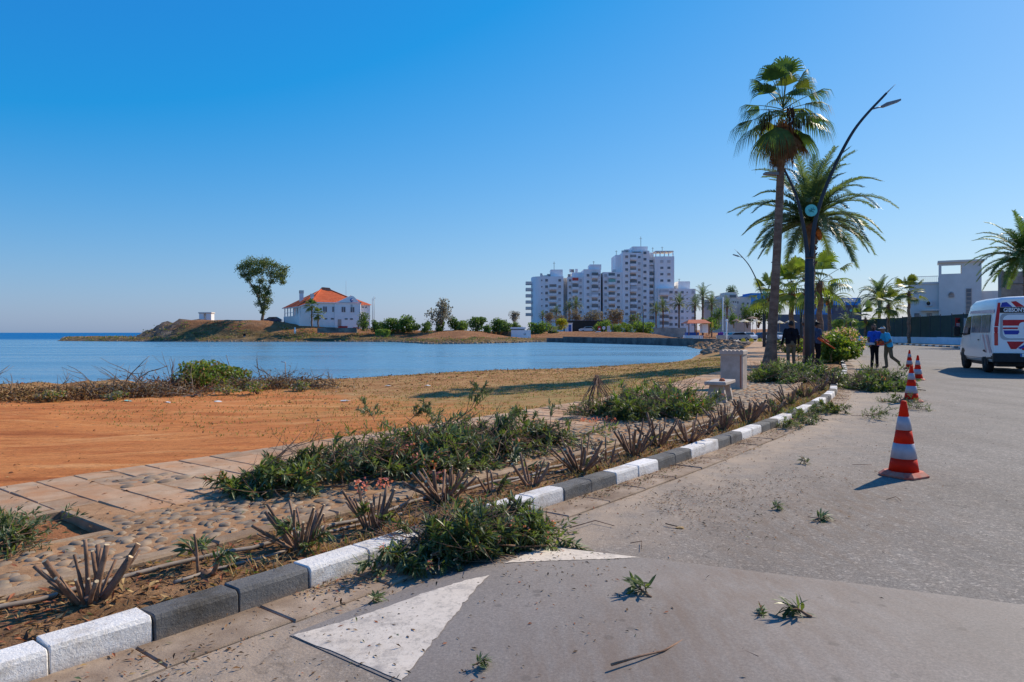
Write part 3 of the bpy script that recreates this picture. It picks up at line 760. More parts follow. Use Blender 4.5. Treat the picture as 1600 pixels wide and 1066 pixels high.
# gutter channel: short concrete slabs
gut = thing('gutter', None, None, so(0, 0, 0)); gut['kind'] = 'structure'
L_ = 0.62; s = -4.0; gi = 0
def strip_block(s0, s1, o0, o1, z0, z1, c=0.012, zj=0.0):
    """a chamfered block following the kerb line"""
    mb = MB()
    a, b, cc, d = so(s0, o0), so(s1, o0), so(s1, o1), so(s0, o1)
    def lerp(u, v):   # u along s, v along o
        return (a[0]*(1-u)*(1-v)+b[0]*u*(1-v)+cc[0]*u*v+d[0]*(1-u)*v, a[1]*(1-u)*(1-v)+b[1]*u*(1-v)+cc[1]*u*v+d[1]*(1-u)*v)
    du, dv = c/(s1-s0), c/abs(o1-o0)
    vs = [lerp(u, v) + (z0,) for u, v in ((0,0),(1,0),(1,1),(0,1))]
    vs += [lerp(u, v) + (z1-c,) for u, v in ((0,0),(1,0),(1,1),(0,1))]
    vs += [lerp(u, v) + (z1+zj*k,) for (u, v), k in zip(((du,dv),(1-du,dv),(1-du,1-dv),(du,1-dv)), (1,-1,-1,1))]
    fs = [(0,1,5,4),(1,2,6,5),(2,3,7,6),(3,0,4,7),(4,5,9,8),(5,6,10,9),(6,7,11,10),(7,4,8,11),(8,9,10,11)]
    if o1 < o0: fs = [f[::-1] for f in fs]
    mb.add(vs, fs, 0); return mb
while s < 46:
    z1 = 0.016 + U(-.004, .006)
    strip_block(s+.006, s+L_-.006, -0.305 + U(-.012, .012), 0.0, -0.03, z1, 0.008, U(-.003,.003)).build('gutter_slab', M['gutter'], gut, origin=so(0,0,0))
    s += L_
# kerb blocks, painted in pairs
kerb = thing('kerb', None, None, so(0, 0, 0)); kerb['kind'] = 'structure'
KL = 0.425
joints = [-0.0 + KL*k for k in range(-14, 150)]
for k in range(-14, 118):
    s0 = KL*k + 0.0; s1 = s0 + KL
    white = ((k+1) // 2) % 2 == 0
    mb = MB()
    # profile: battered face, rounded nose
    h = 0.128 + U(-.004, .004); so_ = U(-.005, .005)
    prof = [(-0.012+so_, -0.05), (-0.004+so_, h-0.022), (0.006+so_, h-0.005), (0.02, h), (0.145, h+U(-.003,.003)), (0.152, -0.05)]
    g = 0.002 + U(0, .004); c = 0.006
    rings = []
    for (ss0, shr) in ((s0+g, 1), (s0+g+c, 0), (s0+KL*0.5, 0), (s1-g-c, 0), (s1-g, 1)):
        ring = []
        for i, (o, z) in enumerate(prof):
            oo, zz = o, z
            if shr and 0 < i < 5: zz -= 0.005; oo += 0.004 if i < 3 else 0
            oo += U(-.0025, .0025); zz += U(-.002, .002)
            ring.append(so(ss0, oo, zz))
        rings.append(ring)
    vs = [p for r in rings for p in r]; n = len(prof); fs = []
    for i in range(4):
        for j in range(n-1): fs.append((i*n+j, i*n+j+1, (i+1)*n+j+1, (i+1)*n+j)[::-1])
    fs.append(tuple(range(n))); fs.append(tuple(4*n+j for j in range(n))[::-1])
    mb.add(vs, [f[::-1] for f in fs], 0, False)
    b = mb.build('kerb_block', M['kerb_white'] if white else M['kerb_grey'], kerb, origin=so(0,0,0))

# ------------------------------------------------------------ planting bed, edging, promenade
def bed_z(s, o): 
    x, y = so(s, o)
    return 0.095 + 0.018*N2(x, y, 2.0) + 0.012*N2(x+5, y, 6.0) - 0.02*math.exp(-((o-0.17)/0.05)**2)
mb = MB()
so_grid(mb, list(np.arange(-5, 14, 0.07)) + list(np.arange(14, 112, 0.5)), [0.148, 0.2, 0.27, 0.34, 0.42, 0.5, 0.58, 0.66, 0.74, 0.84], lambda s, o, x, y: bed_z(s, o))
tag(mb.build('planting_bed', M['soil']), kind='structure')
prom = thing('promenade', None, None, so(0, 0, 0)); prom['kind'] = 'structure'
PO = so(0, 0, 0)
PIT = (-0.9, 0.96, 1.76, 2.56)        # tree pit: s0, s1, o0, o1
mb = MB()
def prom_base(s0, s1, o0, o1, step):
    so_grid(mb, list(np.linspace(s0, s1, max(2, int((s1-s0)/(step*.4))))), [o0 + (o1-o0)*k/14 for k in range(15)], lambda s, o, x, y: 0.1005 + 0.011*N2(x, y, 1.4) + 0.004*N2(x, y, 5))
prom_base(-6, PIT[0], 0.97, 3.93, 0.5); prom_base(PIT[0], PIT[1], 0.97, PIT[2], 0.3); prom_base(PIT[0], PIT[1], PIT[3], 3.93, 0.3)
prom_base(PIT[1], 25, 0.97, 3.93, 0.5)
vs = []; rows = list(np.arange(25, 112, 1.5))
for s in rows:
    for k in range(4):
        x, y = so(s, 0.97 + (wprom(s)+0.02-0.97)*k/3); vs.append((x, y, 0.092))
mb.add(vs, [((i+1)*4+j, (i+1)*4+j+1, i*4+j+1, i*4+j)[::1] for i in range(len(rows)-1) for j in range(3)], 0, True)
mb.build('bedding', M['bedding'], prom, origin=PO)
# pit
mb = MB()
so_grid(mb, list(np.linspace(PIT[0]-.02, PIT[1]+.02, 18)), list(np.linspace(PIT[2]-.02, PIT[3]+.02, 12)), lambda s, o, x, y: 0.045 + 0.022*N2(x, y, 3))
mb.build('tree_pit_soil', M['pit'], prom, origin=PO)
for (a, b, c, d) in ((PIT[0], PIT[1], PIT[2]-.07, PIT[2]), (PIT[0], PIT[1]+.07, PIT[3], PIT[3]+.07), (PIT[1], PIT[1]+.07, PIT[2]-.07, PIT[3])):
    strip_block(a, b, c, d, -0.05, 0.112, 0.01, U(-.004,.004)).build('pit_edging', M['edging'], prom, origin=PO)
# long edging between bed and cobbles
s = -5.0
while s < 110:
    L = (0.9 if s < 40 else 2.5) + U(-.05, .05)
    strip_block(s+.006, s+L-.006, 0.84+U(-.008,.008), 0.97+U(-.008,.008), -0.02, 0.125+U(-.006,.006), 0.014, U(-.004,.004)).build('edging_block', M['edging'], prom, origin=PO)
    s += L
# slabs laid across the walk
PATCH = (1.7, 2.3, 2.95, 3.4)
n_slab = 0; rest = MB()
s = -4.0; row = 0
while s < 105:
    pitch = 0.33 if s < 30 else (0.5 if s < 45 else 1.0)
    w = wprom(s)
    cuts = [2.06 + (0.02 if row % 2 else 0)]
    cuts += [2.06 + 0.62 + (0.31 if row % 2 else 0), 2.06 + 1.24 + (0.31 if row % 2 else 0)] if s < 14 else [(2.06 + w)/2 + (.4 if row % 2 else -.4)]
    cuts.append(w)
    for a, b in zip(cuts[:-1], cuts[1:]):
        if s < PIT[1]+.1 and s+pitch > PIT[0] and a < PIT[3]+.07:
            if b < PIT[3]+.3: continue
            a = PIT[3]+.075
        z1 = 0.107 + U(-.004, .005)
        blk = strip_block(s+.007+U(0,.006), s+pitch-.007, a+.006, b-.006, 0.05, z1, 0.007, U(-.003,.003))
        if n_slab < 298: blk.build('slab', M['slab'], prom, origin=PO); n_slab += 1
        else:
            rest.add(blk.v, blk.f)
    s += pitch; row += 1
if rest.f: tag(rest.build('far_slabs', M['slab'], prom, origin=PO), kind='stuff')
# cobbles: river stones set on edge in mortar
def stone_mesh(seed):
    rr = random.Random(seed); mb = MB()
    vs = []; n = 8
    a = [1 + rr.uniform(-.16, .16) for _ in range(n)]
    for ri, (r, z) in enumerate(((1.0, -0.25), (1.0, 0.18), (0.82, 0.55), (0.48, 0.82))):
        for k in range(n):
            an = 2*math.pi*k/n
            vs.append((r*a[k]*math.cos(an), r*a[k]*math.sin(an)*0.66, z + rr.uniform(-.05, .05)))
    vs.append((0.05, 0, 0.92))
    fs = [(i*n+k, i*n+(k+1) % n, (i+1)*n+(k+1) % n, (i+1)*n+k) for i in range(3) for k in range(n)]
    fs += [(3*n+k, 3*n+(k+1) % n, 4*n) for k in range(n)]
    mb.add(vs, fs, 0, True); return mb
stones = [stone_mesh(k) for k in range(7)]
stone_me = []
for k, sm in enumerate(stones):
    o = sm.build('cobble', M['cobble'], prom); stone_me.append(o.data); bpy.data.objects.remove(o)
spots = []
def stone_field(s0, s1, o0, o1, pitch):
    s = s0
    while s < s1:
        o = o0 + U(0, pitch*.5)
        while o < o1:
            if not (s < PIT[1]+.12 and s > PIT[0] and o > PIT[2]-.14):
                spots.append((s+U(-.05,.05), o+U(-.035,.035), U(.036,.072)*pitch/.105))
            o += pitch*0.86
        s += pitch
stone_field(-1.2, 9, 1.02, 2.03, 0.105)
stone_field(PATCH[0]+.05, PATCH[1], PATCH[2]+.05, PATCH[3], 0.15)
stone_field(9, 34, 1.05, 2.02, 0.17)
vis = []
for s, o, r in spots:
    x, y = so(s, o)
    px = 800 + x/y*F if y > .5 else -99
    vis.append((0 if -30 < px < 1630 else 1, y))
order = sorted(range(len(spots)), key=lambda i: vis[i])
stuff = MB()
for q, i in enumerate(order):
    s, o, r = spots[i]; x, y = so(s, o); zc = 0.101 if o > 2.5 else 0.094
    an = heading(s) + U(-.9, .9); h = U(.014, .031)
    if q < 296:
        ob = link('cobble', stone_me[i % 7], prom, (x-PO[0], y-PO[1], zc), an); ob.scale = (r, r*U(.8,1.2), h)
    else:
        Mx = Matrix.Translation((x, y, zc)) @ Matrix.Rotation(an, 4, 'Z') @ Matrix.Diagonal((r, r*U(.8,1.2), h, 1))
        c = xf(stones[i % 7], Mx); stuff.add(c.v, c.f, 0, True)
tag(stuff.build('small_cobbles', M['cobble'], prom, origin=PO), kind='stuff')

# ------------------------------------------------------------ water and far shore
mb = MB()
mb.add([(-30000, 5, WATER), (30000, 5, WATER), (30000, 45000, WATER), (-30000, 45000, WATER)], [(0,1,2,3)])
tag(mb.build('sea', M['water']), kind='structure')
FAR = [w_at(1075,541), w_at(1000,538.5), w_at(920,536.2), w_at(845,534.4), w_at(800,536.2), w_at(740,537.3), w_at(667,537.6), w_at(640,536), w_at(610,534.2),
       w_at(500,534.0), w_at(380,534.2), w_at(250,534), w_at(160,533.5), w_at(88,532.9), (-107,170), (-88,166), (-83,171), (-84,186), (-78,205), (-55,240), (-20,300), (10,420), (60,900), (200,2400)]
_FP = np.array(FAR)
xs = np.concatenate([np.arange(-112, 62, 1.25), 62*1.06**np.arange(0, 50)])
ys = np.concatenate([np.arange(92, 215, 1.2), 215*1.045**np.arange(0, 50)])
XX, YY = np.meshgrid(xs, ys, indexing='ij')
best = np.full(XX.shape, 1e18); sgn = np.ones(XX.shape)
for i in range(len(_FP)-1):
    ax, ay = _FP[i]; bx, by = _FP[i+1]; dx, dy = bx-ax, by-ay
    t = np.clip(((XX-ax)*dx + (YY-ay)*dy)/(dx*dx+dy*dy), 0, 1)
    d = (ax+t*dx-XX)**2 + (ay+t*dy-YY)**2
    cr = dx*(YY-ay) - dy*(XX-ax)
    up = d < best - 1e-9
    best = np.where(up, d, best); sgn = np.where(up, np.where(cr < 0, 1, -1), sgn)
DD = np.sqrt(best)*sgn
rngn = np.vectorize(lambda x, y: mnoise.fractal(Vector((x*.12, y*.12, 1.3)), 1.0, 2.0, 5))
rng2 = np.vectorize(lambda x, y: mnoise.fractal(Vector((x*.6, y*.6, 7.3)), 1.0, 2.0, 4))
Na = rngn(XX, YY); Nb = rng2(XX, YY)
ridge_x = np.interp(XX, [-92,-84,-81.5,-79,-74,-64,-56,-48,-38,-28,-10,20,60], [0.2,0.4,2.5,3.5,4.2,4.5,4.2,3.3,2.5,2.1,1.9,1.7,0.6])
front = np.interp(XX, [-80,-50,-20,10,30], [7,9,14,14,6])
foot = 0.15 + 0.55*nss(DD/2.0) + 0.25*nss(DD/6.0)
HZ = WATER - 0.1 + foot + np.maximum(0, ridge_x - 0.55) * nss((DD-3.0)/front)
HZ += (0.16*Na + 0.10*Nb) * nss(DD/3.0) * np.where(XX > 20, 0.3, 1.0)
HZ += 1.1*nss((XX+86)/2)*nss((-70-XX)/5)*np.clip(Nb, -.3, 1)*nss((DD-2)/3)
HZ = np.where(DD < 0, WATER - 0.12 + np.maximum(-2, 0.12*DD), HZ)
right = nss((XX-24)/6.0) * np.where(DD > 0, 1, 0)
HZ = HZ*(1-right) + right*(-0.02 - 0.10*nss((XX-34)/8)) 
HZ += 4*nss((YY-190)/160)*nss((XX-60)/120)
def far_z(x, y):
    i = int(np.argmin(abs(xs-x))); j = int(np.argmin(abs(ys-y))); return float(HZ[i, j])
rockA = np.clip(nss((-71.5-XX)/3.5)*nss((XX+90)/3)*nss((DD-2.0)/2.0)*(1.1+1.5*Nb), 0, 1)
rockA = np.maximum(rockA, np.clip(nss((1.6-DD)/1.2)*(0.5+1.5*Nb), 0, 1)*(XX < 22))
dryA = np.clip(0.85*nss((9-DD)/5.0)*(XX < -22) + 0.75*nss((5-DD)/3)*(XX >= -22) + 0.1, 0, 1)
paved = nss((XX-26)/5)*nss((DD-0.8)/1.0)*nss((190-YY)/30)
me_mb = MB()
me_mb.v = [(float(a), float(b), float(c)) for a, b, c in zip(XX.ravel(), YY.ravel(), HZ.ravel())]
ny = len(ys); nx = len(xs)
for i in range(nx-1):
    for j in range(ny-1):
        if max(DD[i,j], DD[i+1,j], DD[i,j+1], DD[i+1,j+1]) < -6: continue
        me_mb.f.append((i*ny+j, (i+1)*ny+j, (i+1)*ny+j+1, i*ny+j+1)); me_mb.m.append(0); me_mb.s.append(True)
tag(me_mb.build('far_shore', M['far'], attrs={'dry': dryA.ravel().tolist(), 'rock': rockA.ravel().tolist(), 'paved': paved.ravel().tolist()}), kind='structure')
# ------------------------------------------------------------ oleander cuttings
def leaf(mb, p, d, up, L, W, mi, bend=0.25):
    """a lance-shaped leaf from p along d"""
    d = d.normalized(); r = d.cross(up)
    if r.length < 1e-4: r = d.orthogonal()
    r.normalize(); u = r.cross(d)
    def P(t, w): 
        q = p + d*(L*t) + r*w - u*(bend*L*t*t) + u*(abs(w)*0.35)
        return (q.x, q.y, q.z)
    vs = [P(0,0), P(.35,-W), P(.35,W), P(.72,-W*.8), P(.72,W*.8), P(1,0), P(.35,0), P(.72,0)]
    vs[6] = P(.35,0); vs[7] = P(.72,0)
    mb.add(vs, [(0,6,1),(0,2,6),(1,6,7,3),(6,2,4,7),(3,7,5),(7,4,5)], mi)
def rv(rr): 
    while True:
        v = Vector((rr.uniform(-1,1), rr.uniform(-1,1), rr.uniform(-1,1)))
        if 0.05 < v.length < 1: return v.normalized()
def make_bough(seed, L=0.8, twigs=4, lsz=0.105, dens=1.0, bare=0.25, flowers=0):
    rr = random.Random(seed)
    st = MB(); lf = MB(); fl = MB()
    def branch(p, d, ln, r, leafy):
        pts = [p.copy()]; q = p.copy(); dd = d.copy(); n = 5
        for i in range(n):
            dd = (dd + rv(rr)*0.16 + Vector((0,0,0.02))).normalized()
            q = q + dd*(ln/n); pts.append(q.copy())
        st.tube(pts, [r*(1-0.6*i/n) for i in range(n+1)], 5, 0, True, 1)
        if leafy:
            k = int(13*dens*ln/0.4)
            for i in range(k):
                t = bare + (1-bare)*(i+0.5)/k
                f = t*n; a = min(n-1, int(f)); pt = pts[a].lerp(pts[a+1], f-a); td = (pts[a+1]-pts[a]).normalized()
                for j in range(3):
                    side = (rv(rr) - td*rv(rr).dot(td))
                    ld = (td*rr.uniform(.35,.95) + side.normalized()*rr.uniform(.5,1.0))
                    leaf(lf, pt, ld, Vector((0,0,1)) if rr.random() < .8 else rv(rr), lsz*rr.uniform(.7,1.25), lsz*rr.uniform(.085,.12), 0 if rr.random() < .6 else (1 if rr.random() < .93 else 2), rr.uniform(0,.35))
            if flowers and rr.random() < flowers:
                for j in range(14):
                    c = pts[-1] + rv(rr)*0.04
                    leaf(fl, c, rv(rr), rv(rr), .025, .009, 0, .1)
        return pts
    main = branch(Vector((0,0,0)), Vector((1,0,0.04)), L, 0.0085, True)
    for k in range(twigs):
        f = 0.9 + k*(3.4/twigs); a = min(4, int(f)); p = main[a].lerp(main[a+1], f-a)
        yaw = rr.uniform(.35, .95) * (1 if k % 2 else -1)
        d = Vector((math.cos(yaw), math.sin(yaw), rr.uniform(-.15,.45)))
        tp = branch(p, d, L*rr.uniform(.35,.6), 0.005, True)
        if rr.random() < .6:
            branch(tp[2], (d + rv(rr)*.7), L*.3, 0.0035, True)
    return st, lf, fl
BOUGH = []
for k in range(7):
    st, lf, fl = make_bough(100+k, 0.62+0.07*k, 4, 0.122, 0.8+.05*k, 0.35, 0.3 if k in (2,5) else 0)
    a = st.build('bough', [M['bark'], M['cutwood']]).data
    b = lf.build('leaves', [M['leaf'], M['leaf_pale'], M['leaf_dry']]).data
    c = fl.build('flowers', [M['flower']]).data if fl.f else None
    BOUGH.append((a, b, c))
BRIGHT = []
for k in range(5):
    st, lf, fl = make_bough(120+k, 0.62+0.07*k, 4, 0.11, 1.0, 0.3, 0)
    BRIGHT.append((st.build('bough', [M['bark'], M['cutwood']]).data, lf.build('leaves', [M['hedge_leaf'], M['leaf_pale'], M['hedge_leaf2']]).data, None))
BARE = []
for k in range(3):
    st, lf, fl = make_bough(150+k, 0.9, 5, 0.09, 0.35, 0.6)
    BARE.append((st.build('bough', [M['bark'], M['cutwood']]).data, lf.build('leaves', [M['leaf'], M['leaf_pale'], M['leaf_dry']]).data, None))
for o in list(bpy.data.objects):
    if o.name.split('.')[0] in ('bough', 'leaves', 'flowers'): bpy.data.objects.remove(o)
def put_bough(parent, kind, loc, rot, sc, base='bough'):
    st, lf, fl = kind
    o = bpy.data.objects.new(base, st); COL.objects.link(o); o.parent = parent
    o.location = loc; o.rotation_euler = rot; o.scale = (sc,)*3
    if lf is not None: l = bpy.data.objects.new('leaves', lf); COL.objects.link(l); l.parent = o
    if fl is not None:
        f = bpy.data.objects.new('flowers', fl); COL.objects.link(f); f.parent = o; f['kind'] = 'stuff'
    return o
def pile(label, c, ang, la, lb, h, n, z0=0.1, bare=0.25, sc=(.8,1.2), yawc=None, name='branch_pile', tilt=.16, bright=0.0):
    """n cut boughs heaped on an ellipse la x lb"""
    t = thing(name, label, 'branches', (c[0], c[1], z0), 0, 'heaps of cut oleander branches')
    for i in range(n):
        u = (i+0.5)/n
        r = math.sqrt(U(0,1)); an = U(0, 2*math.pi)
        ex, ey = r*la*math.cos(an), r*lb*math.sin(an)
        x = ex*math.cos(ang) - ey*math.sin(ang); y = ex*math.sin(ang) + ey*math.cos(ang)
        z = 0.015 + 0.55*h*(1-r*r)*U(0.0, 1.0)
        yaw = U(0, 2*math.pi) if yawc is None or rnd.random() < .35 else yawc + U(-.7,.7)
        s_ = U(*sc)
        k = BARE[i % 3] if rnd.random() < bare + .12 else (BRIGHT[i % 5] if rnd.random() < bright else BOUGH[i % 7])
        # bough's middle sits on the spot
        pit = U(-tilt*.6, tilt) if z > .12 else U(-.05, tilt*.6)
        ln = 0.42*s_
        put_bough(t, k, (x - math.cos(yaw)*ln, y - math.sin(yaw)*ln, max(0.012, z - math.sin(pit)*ln)), (U(-.5,.5), -pit, yaw), s_)
    if n >= 18:
        for i in range(int(n*.7)):      # stripped stems lying through the heap
            r = math.sqrt(U(0,1)); an = U(0, 6.283); ex, ey = r*la*math.cos(an), r*lb*math.sin(an)
            x = ex*math.cos(ang) - ey*math.sin(ang); y = ex*math.sin(ang) + ey*math.cos(ang); yaw = U(0, 6.283); s_ = U(*sc)*.9; pit = U(-.1,.3)
            put_bough(t, (BARE[i % 3][0], None, None), (x - math.cos(yaw)*.4*s_, y - math.sin(yaw)*.4*s_, .03 + h*.5*(1-r*r)*U(.5,1.2)), (U(-.5,.5), -pit, yaw), s_, 'bare_bough')
    return t
def pw(px, py, z=0.1): p = at(px, py, z); return (p[0], p[1])
h0 = heading(4)
pile('long green heap of cut oleander branches on the promenade beside the cobbles', pw(490,748), h0+.2, 0.75, 0.42, 0.20, 30, 0.1, .12, (.6,.85), None, 'branch_pile', .15)
big = pile('largest, tallest heap of cut oleander branches in the middle of the promenade', pw(690,722), h0+.12, 1.15, 0.55, 0.42, 66, 0.1, .32, (.65,1.0), None, 'branch_pile', .3)
for (px, py, dz, yaw, pit) in ((590,668,.10,2.0,.9),(735,668,.25,1.3,1.1),(690,690,.2,2.4,.7),(640,690,.25,.8,.8),(760,700,.2,.4,.6),(800,690,.1,0.2,.7)):
    p = pw(px, py); b = big.location
    put_bough(big, BOUGH[rnd.randrange(7)], (p[0]-b.x, p[1]-b.y-0.2, dz), (0, -pit*.7, yaw), .5)
pile('sprawling bare-stemmed heap of branches between the tall pile and the pruned stumps', pw(835,700), h0, 0.75, 0.32, 0.16, 18, 0.1, .6, (.7,1.0))
pile('leafy heap of cut oleander spilling over the white kerb onto the road', at(715,868,0)[:2], h0-.1, 0.38, 0.27, 0.24, 34, 0.02, .12, (.5,.75))
pile('smaller leafy heap of oleander in the gutter beside the hump', at(815,845,0)[:2], h0-.3, 0.30, 0.16, 0.12, 12, 0.02, .2, (.5,.75))
pile('green heap of branches at the left edge of the picture by the tree pit', pw(-12,865), 1.0, 0.22, 0.3, 0.16, 12, 0.1, .1, (.4,.55))
pile('broad green heap of cut branches beside the concrete bench', pw(1030,645), h0+.1, 1.2, 0.55, 0.40, 50, 0.1, .2, (.8,1.1), bright=.45)
tp = pile('tepee of bare branches standing over pink flowers on the promenade', pw(938,650), h0, 0.45, 0.45, 0.06, 10, 0.1, .4, (.7,.9))
for k in range(24):
    a = 2*math.pi*k/24 + U(-.2,.2); rr_ = U(.15,.5); mb = MB()
    b0 = Vector((math.cos(a)*rr_, math.sin(a)*rr_, 0)); tip = Vector((U(-.03,.03)-.05, U(-.03,.03), U(.5,.66)))
    mid = b0.lerp(tip, .45) + Vector((math.cos(a)*.05, math.sin(a)*.05, .03))
    mb.tube([b0, mid, tip], [.003, .005, .0075], 5, 0, True, 1)
    for q in range(3):
        p = b0.lerp(mid, U(.3,1)); mb.tube([p, p + Vector((math.cos(a)*U(.05,.2), math.sin(a)*U(.05,.2), -U(.05,.12)))], [.003, .0015], 4, 0)
    mb.build('bare_branch', [M['bark'], M['cutwood']], tp)
pile('bright green heap of cut leaves behind the grey concrete post', pw(1235,594), h0, 1.75, 0.95, 0.45, 60, 0.1, .05, (.9,1.3), bright=.9)
pile('leafy heap of clippings lying on the asphalt beside the cones', at(1368,607,0)[:2], 1.1, 1.25, 0.75, 0.42, 50, 0.01, .05, (.8,1.2), bright=.75)
for i, (px, py, n, la, lab) in enumerate(((1290,645,8,.6,'thin drift of clippings in the gutter before the far stumps'),(1258,655,7,.5,'low clippings lying in the gutter below the stumps'),(1365,652,4,.45,'flat scrap of bare twigs on the asphalt left of the second cone'),(1398,629,3,.28,'small leafy scrap lying left of the second cone'),(1435,642,3,.22,'small leafy scrap lying right of and below the second cone'),(1240,668,5,.5,'strung-out clippings along the gutter in front of the white kerb blocks'))):
    pile(lab, at(px, py, 0)[:2], h0, la, .18, 0.05, n, 0.012, .3 if i != 2 else .9, (.4,.7), None, 'branch_scrap')

# flower heads lying on the heaps
def flower_head(par, p, sc=1.0):
    mb = MB(); rr = random.Random(int(p[0]*1000)+3)
    for j in range(26):
        c = rv(rr)*0.05*sc; leaf(mb, Vector(c), rv(rr), rv(rr), .03*sc, .011*sc, 0, .1)
    b = par.location
    mb.build('flower_head', [M['flower']], par, (p[0]-b.x, p[1]-b.y, p[2]-b.z))
for px, py, d in ((566,757,5.75),(601,756,5.8),(618,703,6.6),(640,700,6.7),(710,690,7.3),(655,715,6.5),(672,728,6.4),(352,768,5.9),(690,745,6.2)):
    flower_head(big, (X(px,d), d, Z(py,d)))
for px, py in ((912,656),(935,657),(925,658),(950,655),(960,658)):
    p = at(px, py, .13); flower_head(tp, p, .9)

# single sprigs lying on the road
SPR = []
for k in range(3):
    st, lf, fl = make_bough(300+k, 0.13, 2, 0.085, 1.5, 0.35)
    SPR.append((st.build('stem', [M['bark'], M['cutwood']]).data, lf.build('leaves', [M['leaf'], M['leaf_pale'], M['leaf_dry']]).data, None))
for o in list(bpy.data.objects):
    if o.name.split('.')[0] in ('stem', 'leaves') and o.parent is None: bpy.data.objects.remove(o)
def sprig(px, py, yaw, sc, label, z=0.0, pitch=.5, name='oleander_sprig'):
    p = at(px, py, z)
    t = thing(name, label, 'sprig', p, 0, 'loose sprigs on the road')
    put_bough(t, SPR[rnd.randrange(3)], (0,0,0.012), (U(-.3,.3), -pitch, yaw), sc, 'stem')
sprig(1018, 938, 2.4, 1.0, 'green oleander sprig lying on the hump, left of the brown stain', .05, .42)
sprig(1268, 968, 2.9, 1.0, 'green oleander sprig with a blue shadow, right of the brown stain on the hump', .05, .32)
sprig(738, 1044, .4, .5, 'small green sprig at the bottom edge right of the large white triangle', .03, .05)
sprig(712, 902, 1.0, .5, 'tiny green sprig on the asphalt between the two white triangles', 0, .3)
sprig(575, 948, .8, .6, 'small green sprig in the gutter beside the grey kerb blocks', .0, .3)
sprig(1205, 797, .2, .7, 'lone green leaf sprig on the open road left of the front cone', 0, .2)
sprig(1258, 727, 1.2, .8, 'small sprig on the road beyond the lone green leaf', 0, .2)
sprig(1180, 968, .5, .5, 'withered little sprig in the middle of the brown stain', .05, .15)
sprig(1270, 815, .1, .9, 'dark forked twig lying on the road below the lone leaf', 0, .05)

# twigs on the road
def twig(pts, r, label, z=0.012, fork=None):
    P = [Vector(at(px, py, 0)) + Vector((0,0,z+U(0,.012))) for px, py in pts]
    o = P[0].copy(); mb = MB()
    mb.tube([p-o for p in P], [r*(1-.5*i/len(P)) for i in range(len(P))], 5, 0)
    if fork: 
        Q = [Vector(at(px, py, 0)) + Vector((0,0,z+.01)) for px, py in fork]; mb.tube([q-o for q in Q], r*.6, 5, 0)
    tag(mb.build('fallen_twig', M['bark'], loc=o), label, 'twig', 'twigs on the road')
twig([(955,1064),(1000,1052),(1038,1040),(1070,1020)], .006, 'long straw-coloured twig at the bottom edge of the hump', .06)
twig([(1148,1022),(1155,1036),(1185,1050)], .003, 'curved dark twig near the bottom edge, right of centre', .055, [(1160,1038),(1170,1030)])
twig([(985,852),(1003,850),(1002,862)], .003, 'thin twig at the far edge of the hump beside the white triangle')
twig([(1262,812),(1285,815),(1300,812)], .003, 'flat twig lying on the road ahead of the hump')
twig([(1332,728),(1362,729)], .003, 'short straight twig left of the front cone')
twig([(1385,783),(1400,779),(1408,786)], .003, 'small forked twig just below the front cone')
twig([(1040,822),(1058,826)], .005, 'stubby twig near the yellow scrap')
twig([(890,830),(930,818),(960,825)], .004, 'bent twig lying in front of the gutter heap')

# ------------------------------------------------------------ pruned stumps in the bed
STEM = []
for k in range(8):
    rr = random.Random(400+k); mb = MB()
    d = Vector((0,0,1)); p = Vector((0,0,0)); pts = [p.copy()]
    for i in range(5):
        d = (d + Vector((rr.uniform(-.06,.06), rr.uniform(-.06,.06), 0))).normalized(); p = p + d*0.2; pts.append(p.copy())
    r0 = 0.034*rr.uniform(.8,1.3)
    mb.tube(pts, [r0*1.25, r0*1.05, r0, r0*.95, r0*.85, r0*.8], 6, 0, True, 1)
    if k % 2 == 0:
        q = pts[2]; dd = (d + Vector((rr.uniform(-1,1), rr.uniform(-1,1), .4))*.3).normalized()
        mb.tube([q, q+dd*.2, q+dd*.42+Vector((0,0,.06))], [r0*.75, r0*.65, r0*.55], 5, 0, True, 1)
    o = mb.build('stem', [M['bark'], M['cutwood']]); STEM.append(o.data); bpy.data.objects.remove(o)
def stump(px, py, h, n, thick, spread, label, green=0, z=0.095):
    p = at(px, py, z)
    t = thing('pruned_stump', label, 'stump', p, 0, 'pruned oleander stumps in the bed')
    mb = MB(); rb = .03+thick*1.2 + .0015*n; mb.ball((0,0,-.01), (rb, rb, rb*.7), 8, 5, 0, .25)
    mb.build('root_crown', M['bark'], t)
    for i in range(n):
        a = 2*math.pi*(i+U(-.3,.3))/n*1.0; tl = spread*math.sqrt(U(.02,1))
        o = link('stem', STEM[rnd.randrange(8)], t, (math.cos(a)*.035*(1+thick*8), math.sin(a)*.035*(1+thick*8), -.01))
        ln = h*U(.6,1.08)
        o.rotation_euler = Vector((math.cos(a)*math.sin(tl), math.sin(a)*math.sin(tl), math.cos(tl))).to_track_quat('Z','Y').to_euler()
        q = thick/0.034*U(.45,1.2)
        o.scale = (q, q, ln)
    for i in range(green):
        a = U(0, 6.28); put_bough(t, SPR[i % 3], (math.cos(a)*.06, math.sin(a)*.06, U(.0,.1)), (U(-.4,.4), -U(.3,1.2), a), U(.6,1.0), 'shoot')
    return t
stump(140, 942, .30, 14, .0145, .85, 'nearest pruned stump with thick sawn stems and pale cut ends', 0)
stump(322, 897, .22, 2, .012, .35, 'single thin upright stub with a green tuft at its foot', 3)
stump(470, 858, .31, 20, .0105, .95, 'fan-shaped pruned stump, second full one from the bottom left', 4)
stump(582, 826, .33, 15, .0095, .85, 'fan-shaped pruned stump below the salmon flowers', 2)
stump(692, 784, .37, 18, .013, .95, 'thick pruned stump in front of the tallest branch heap', 1)
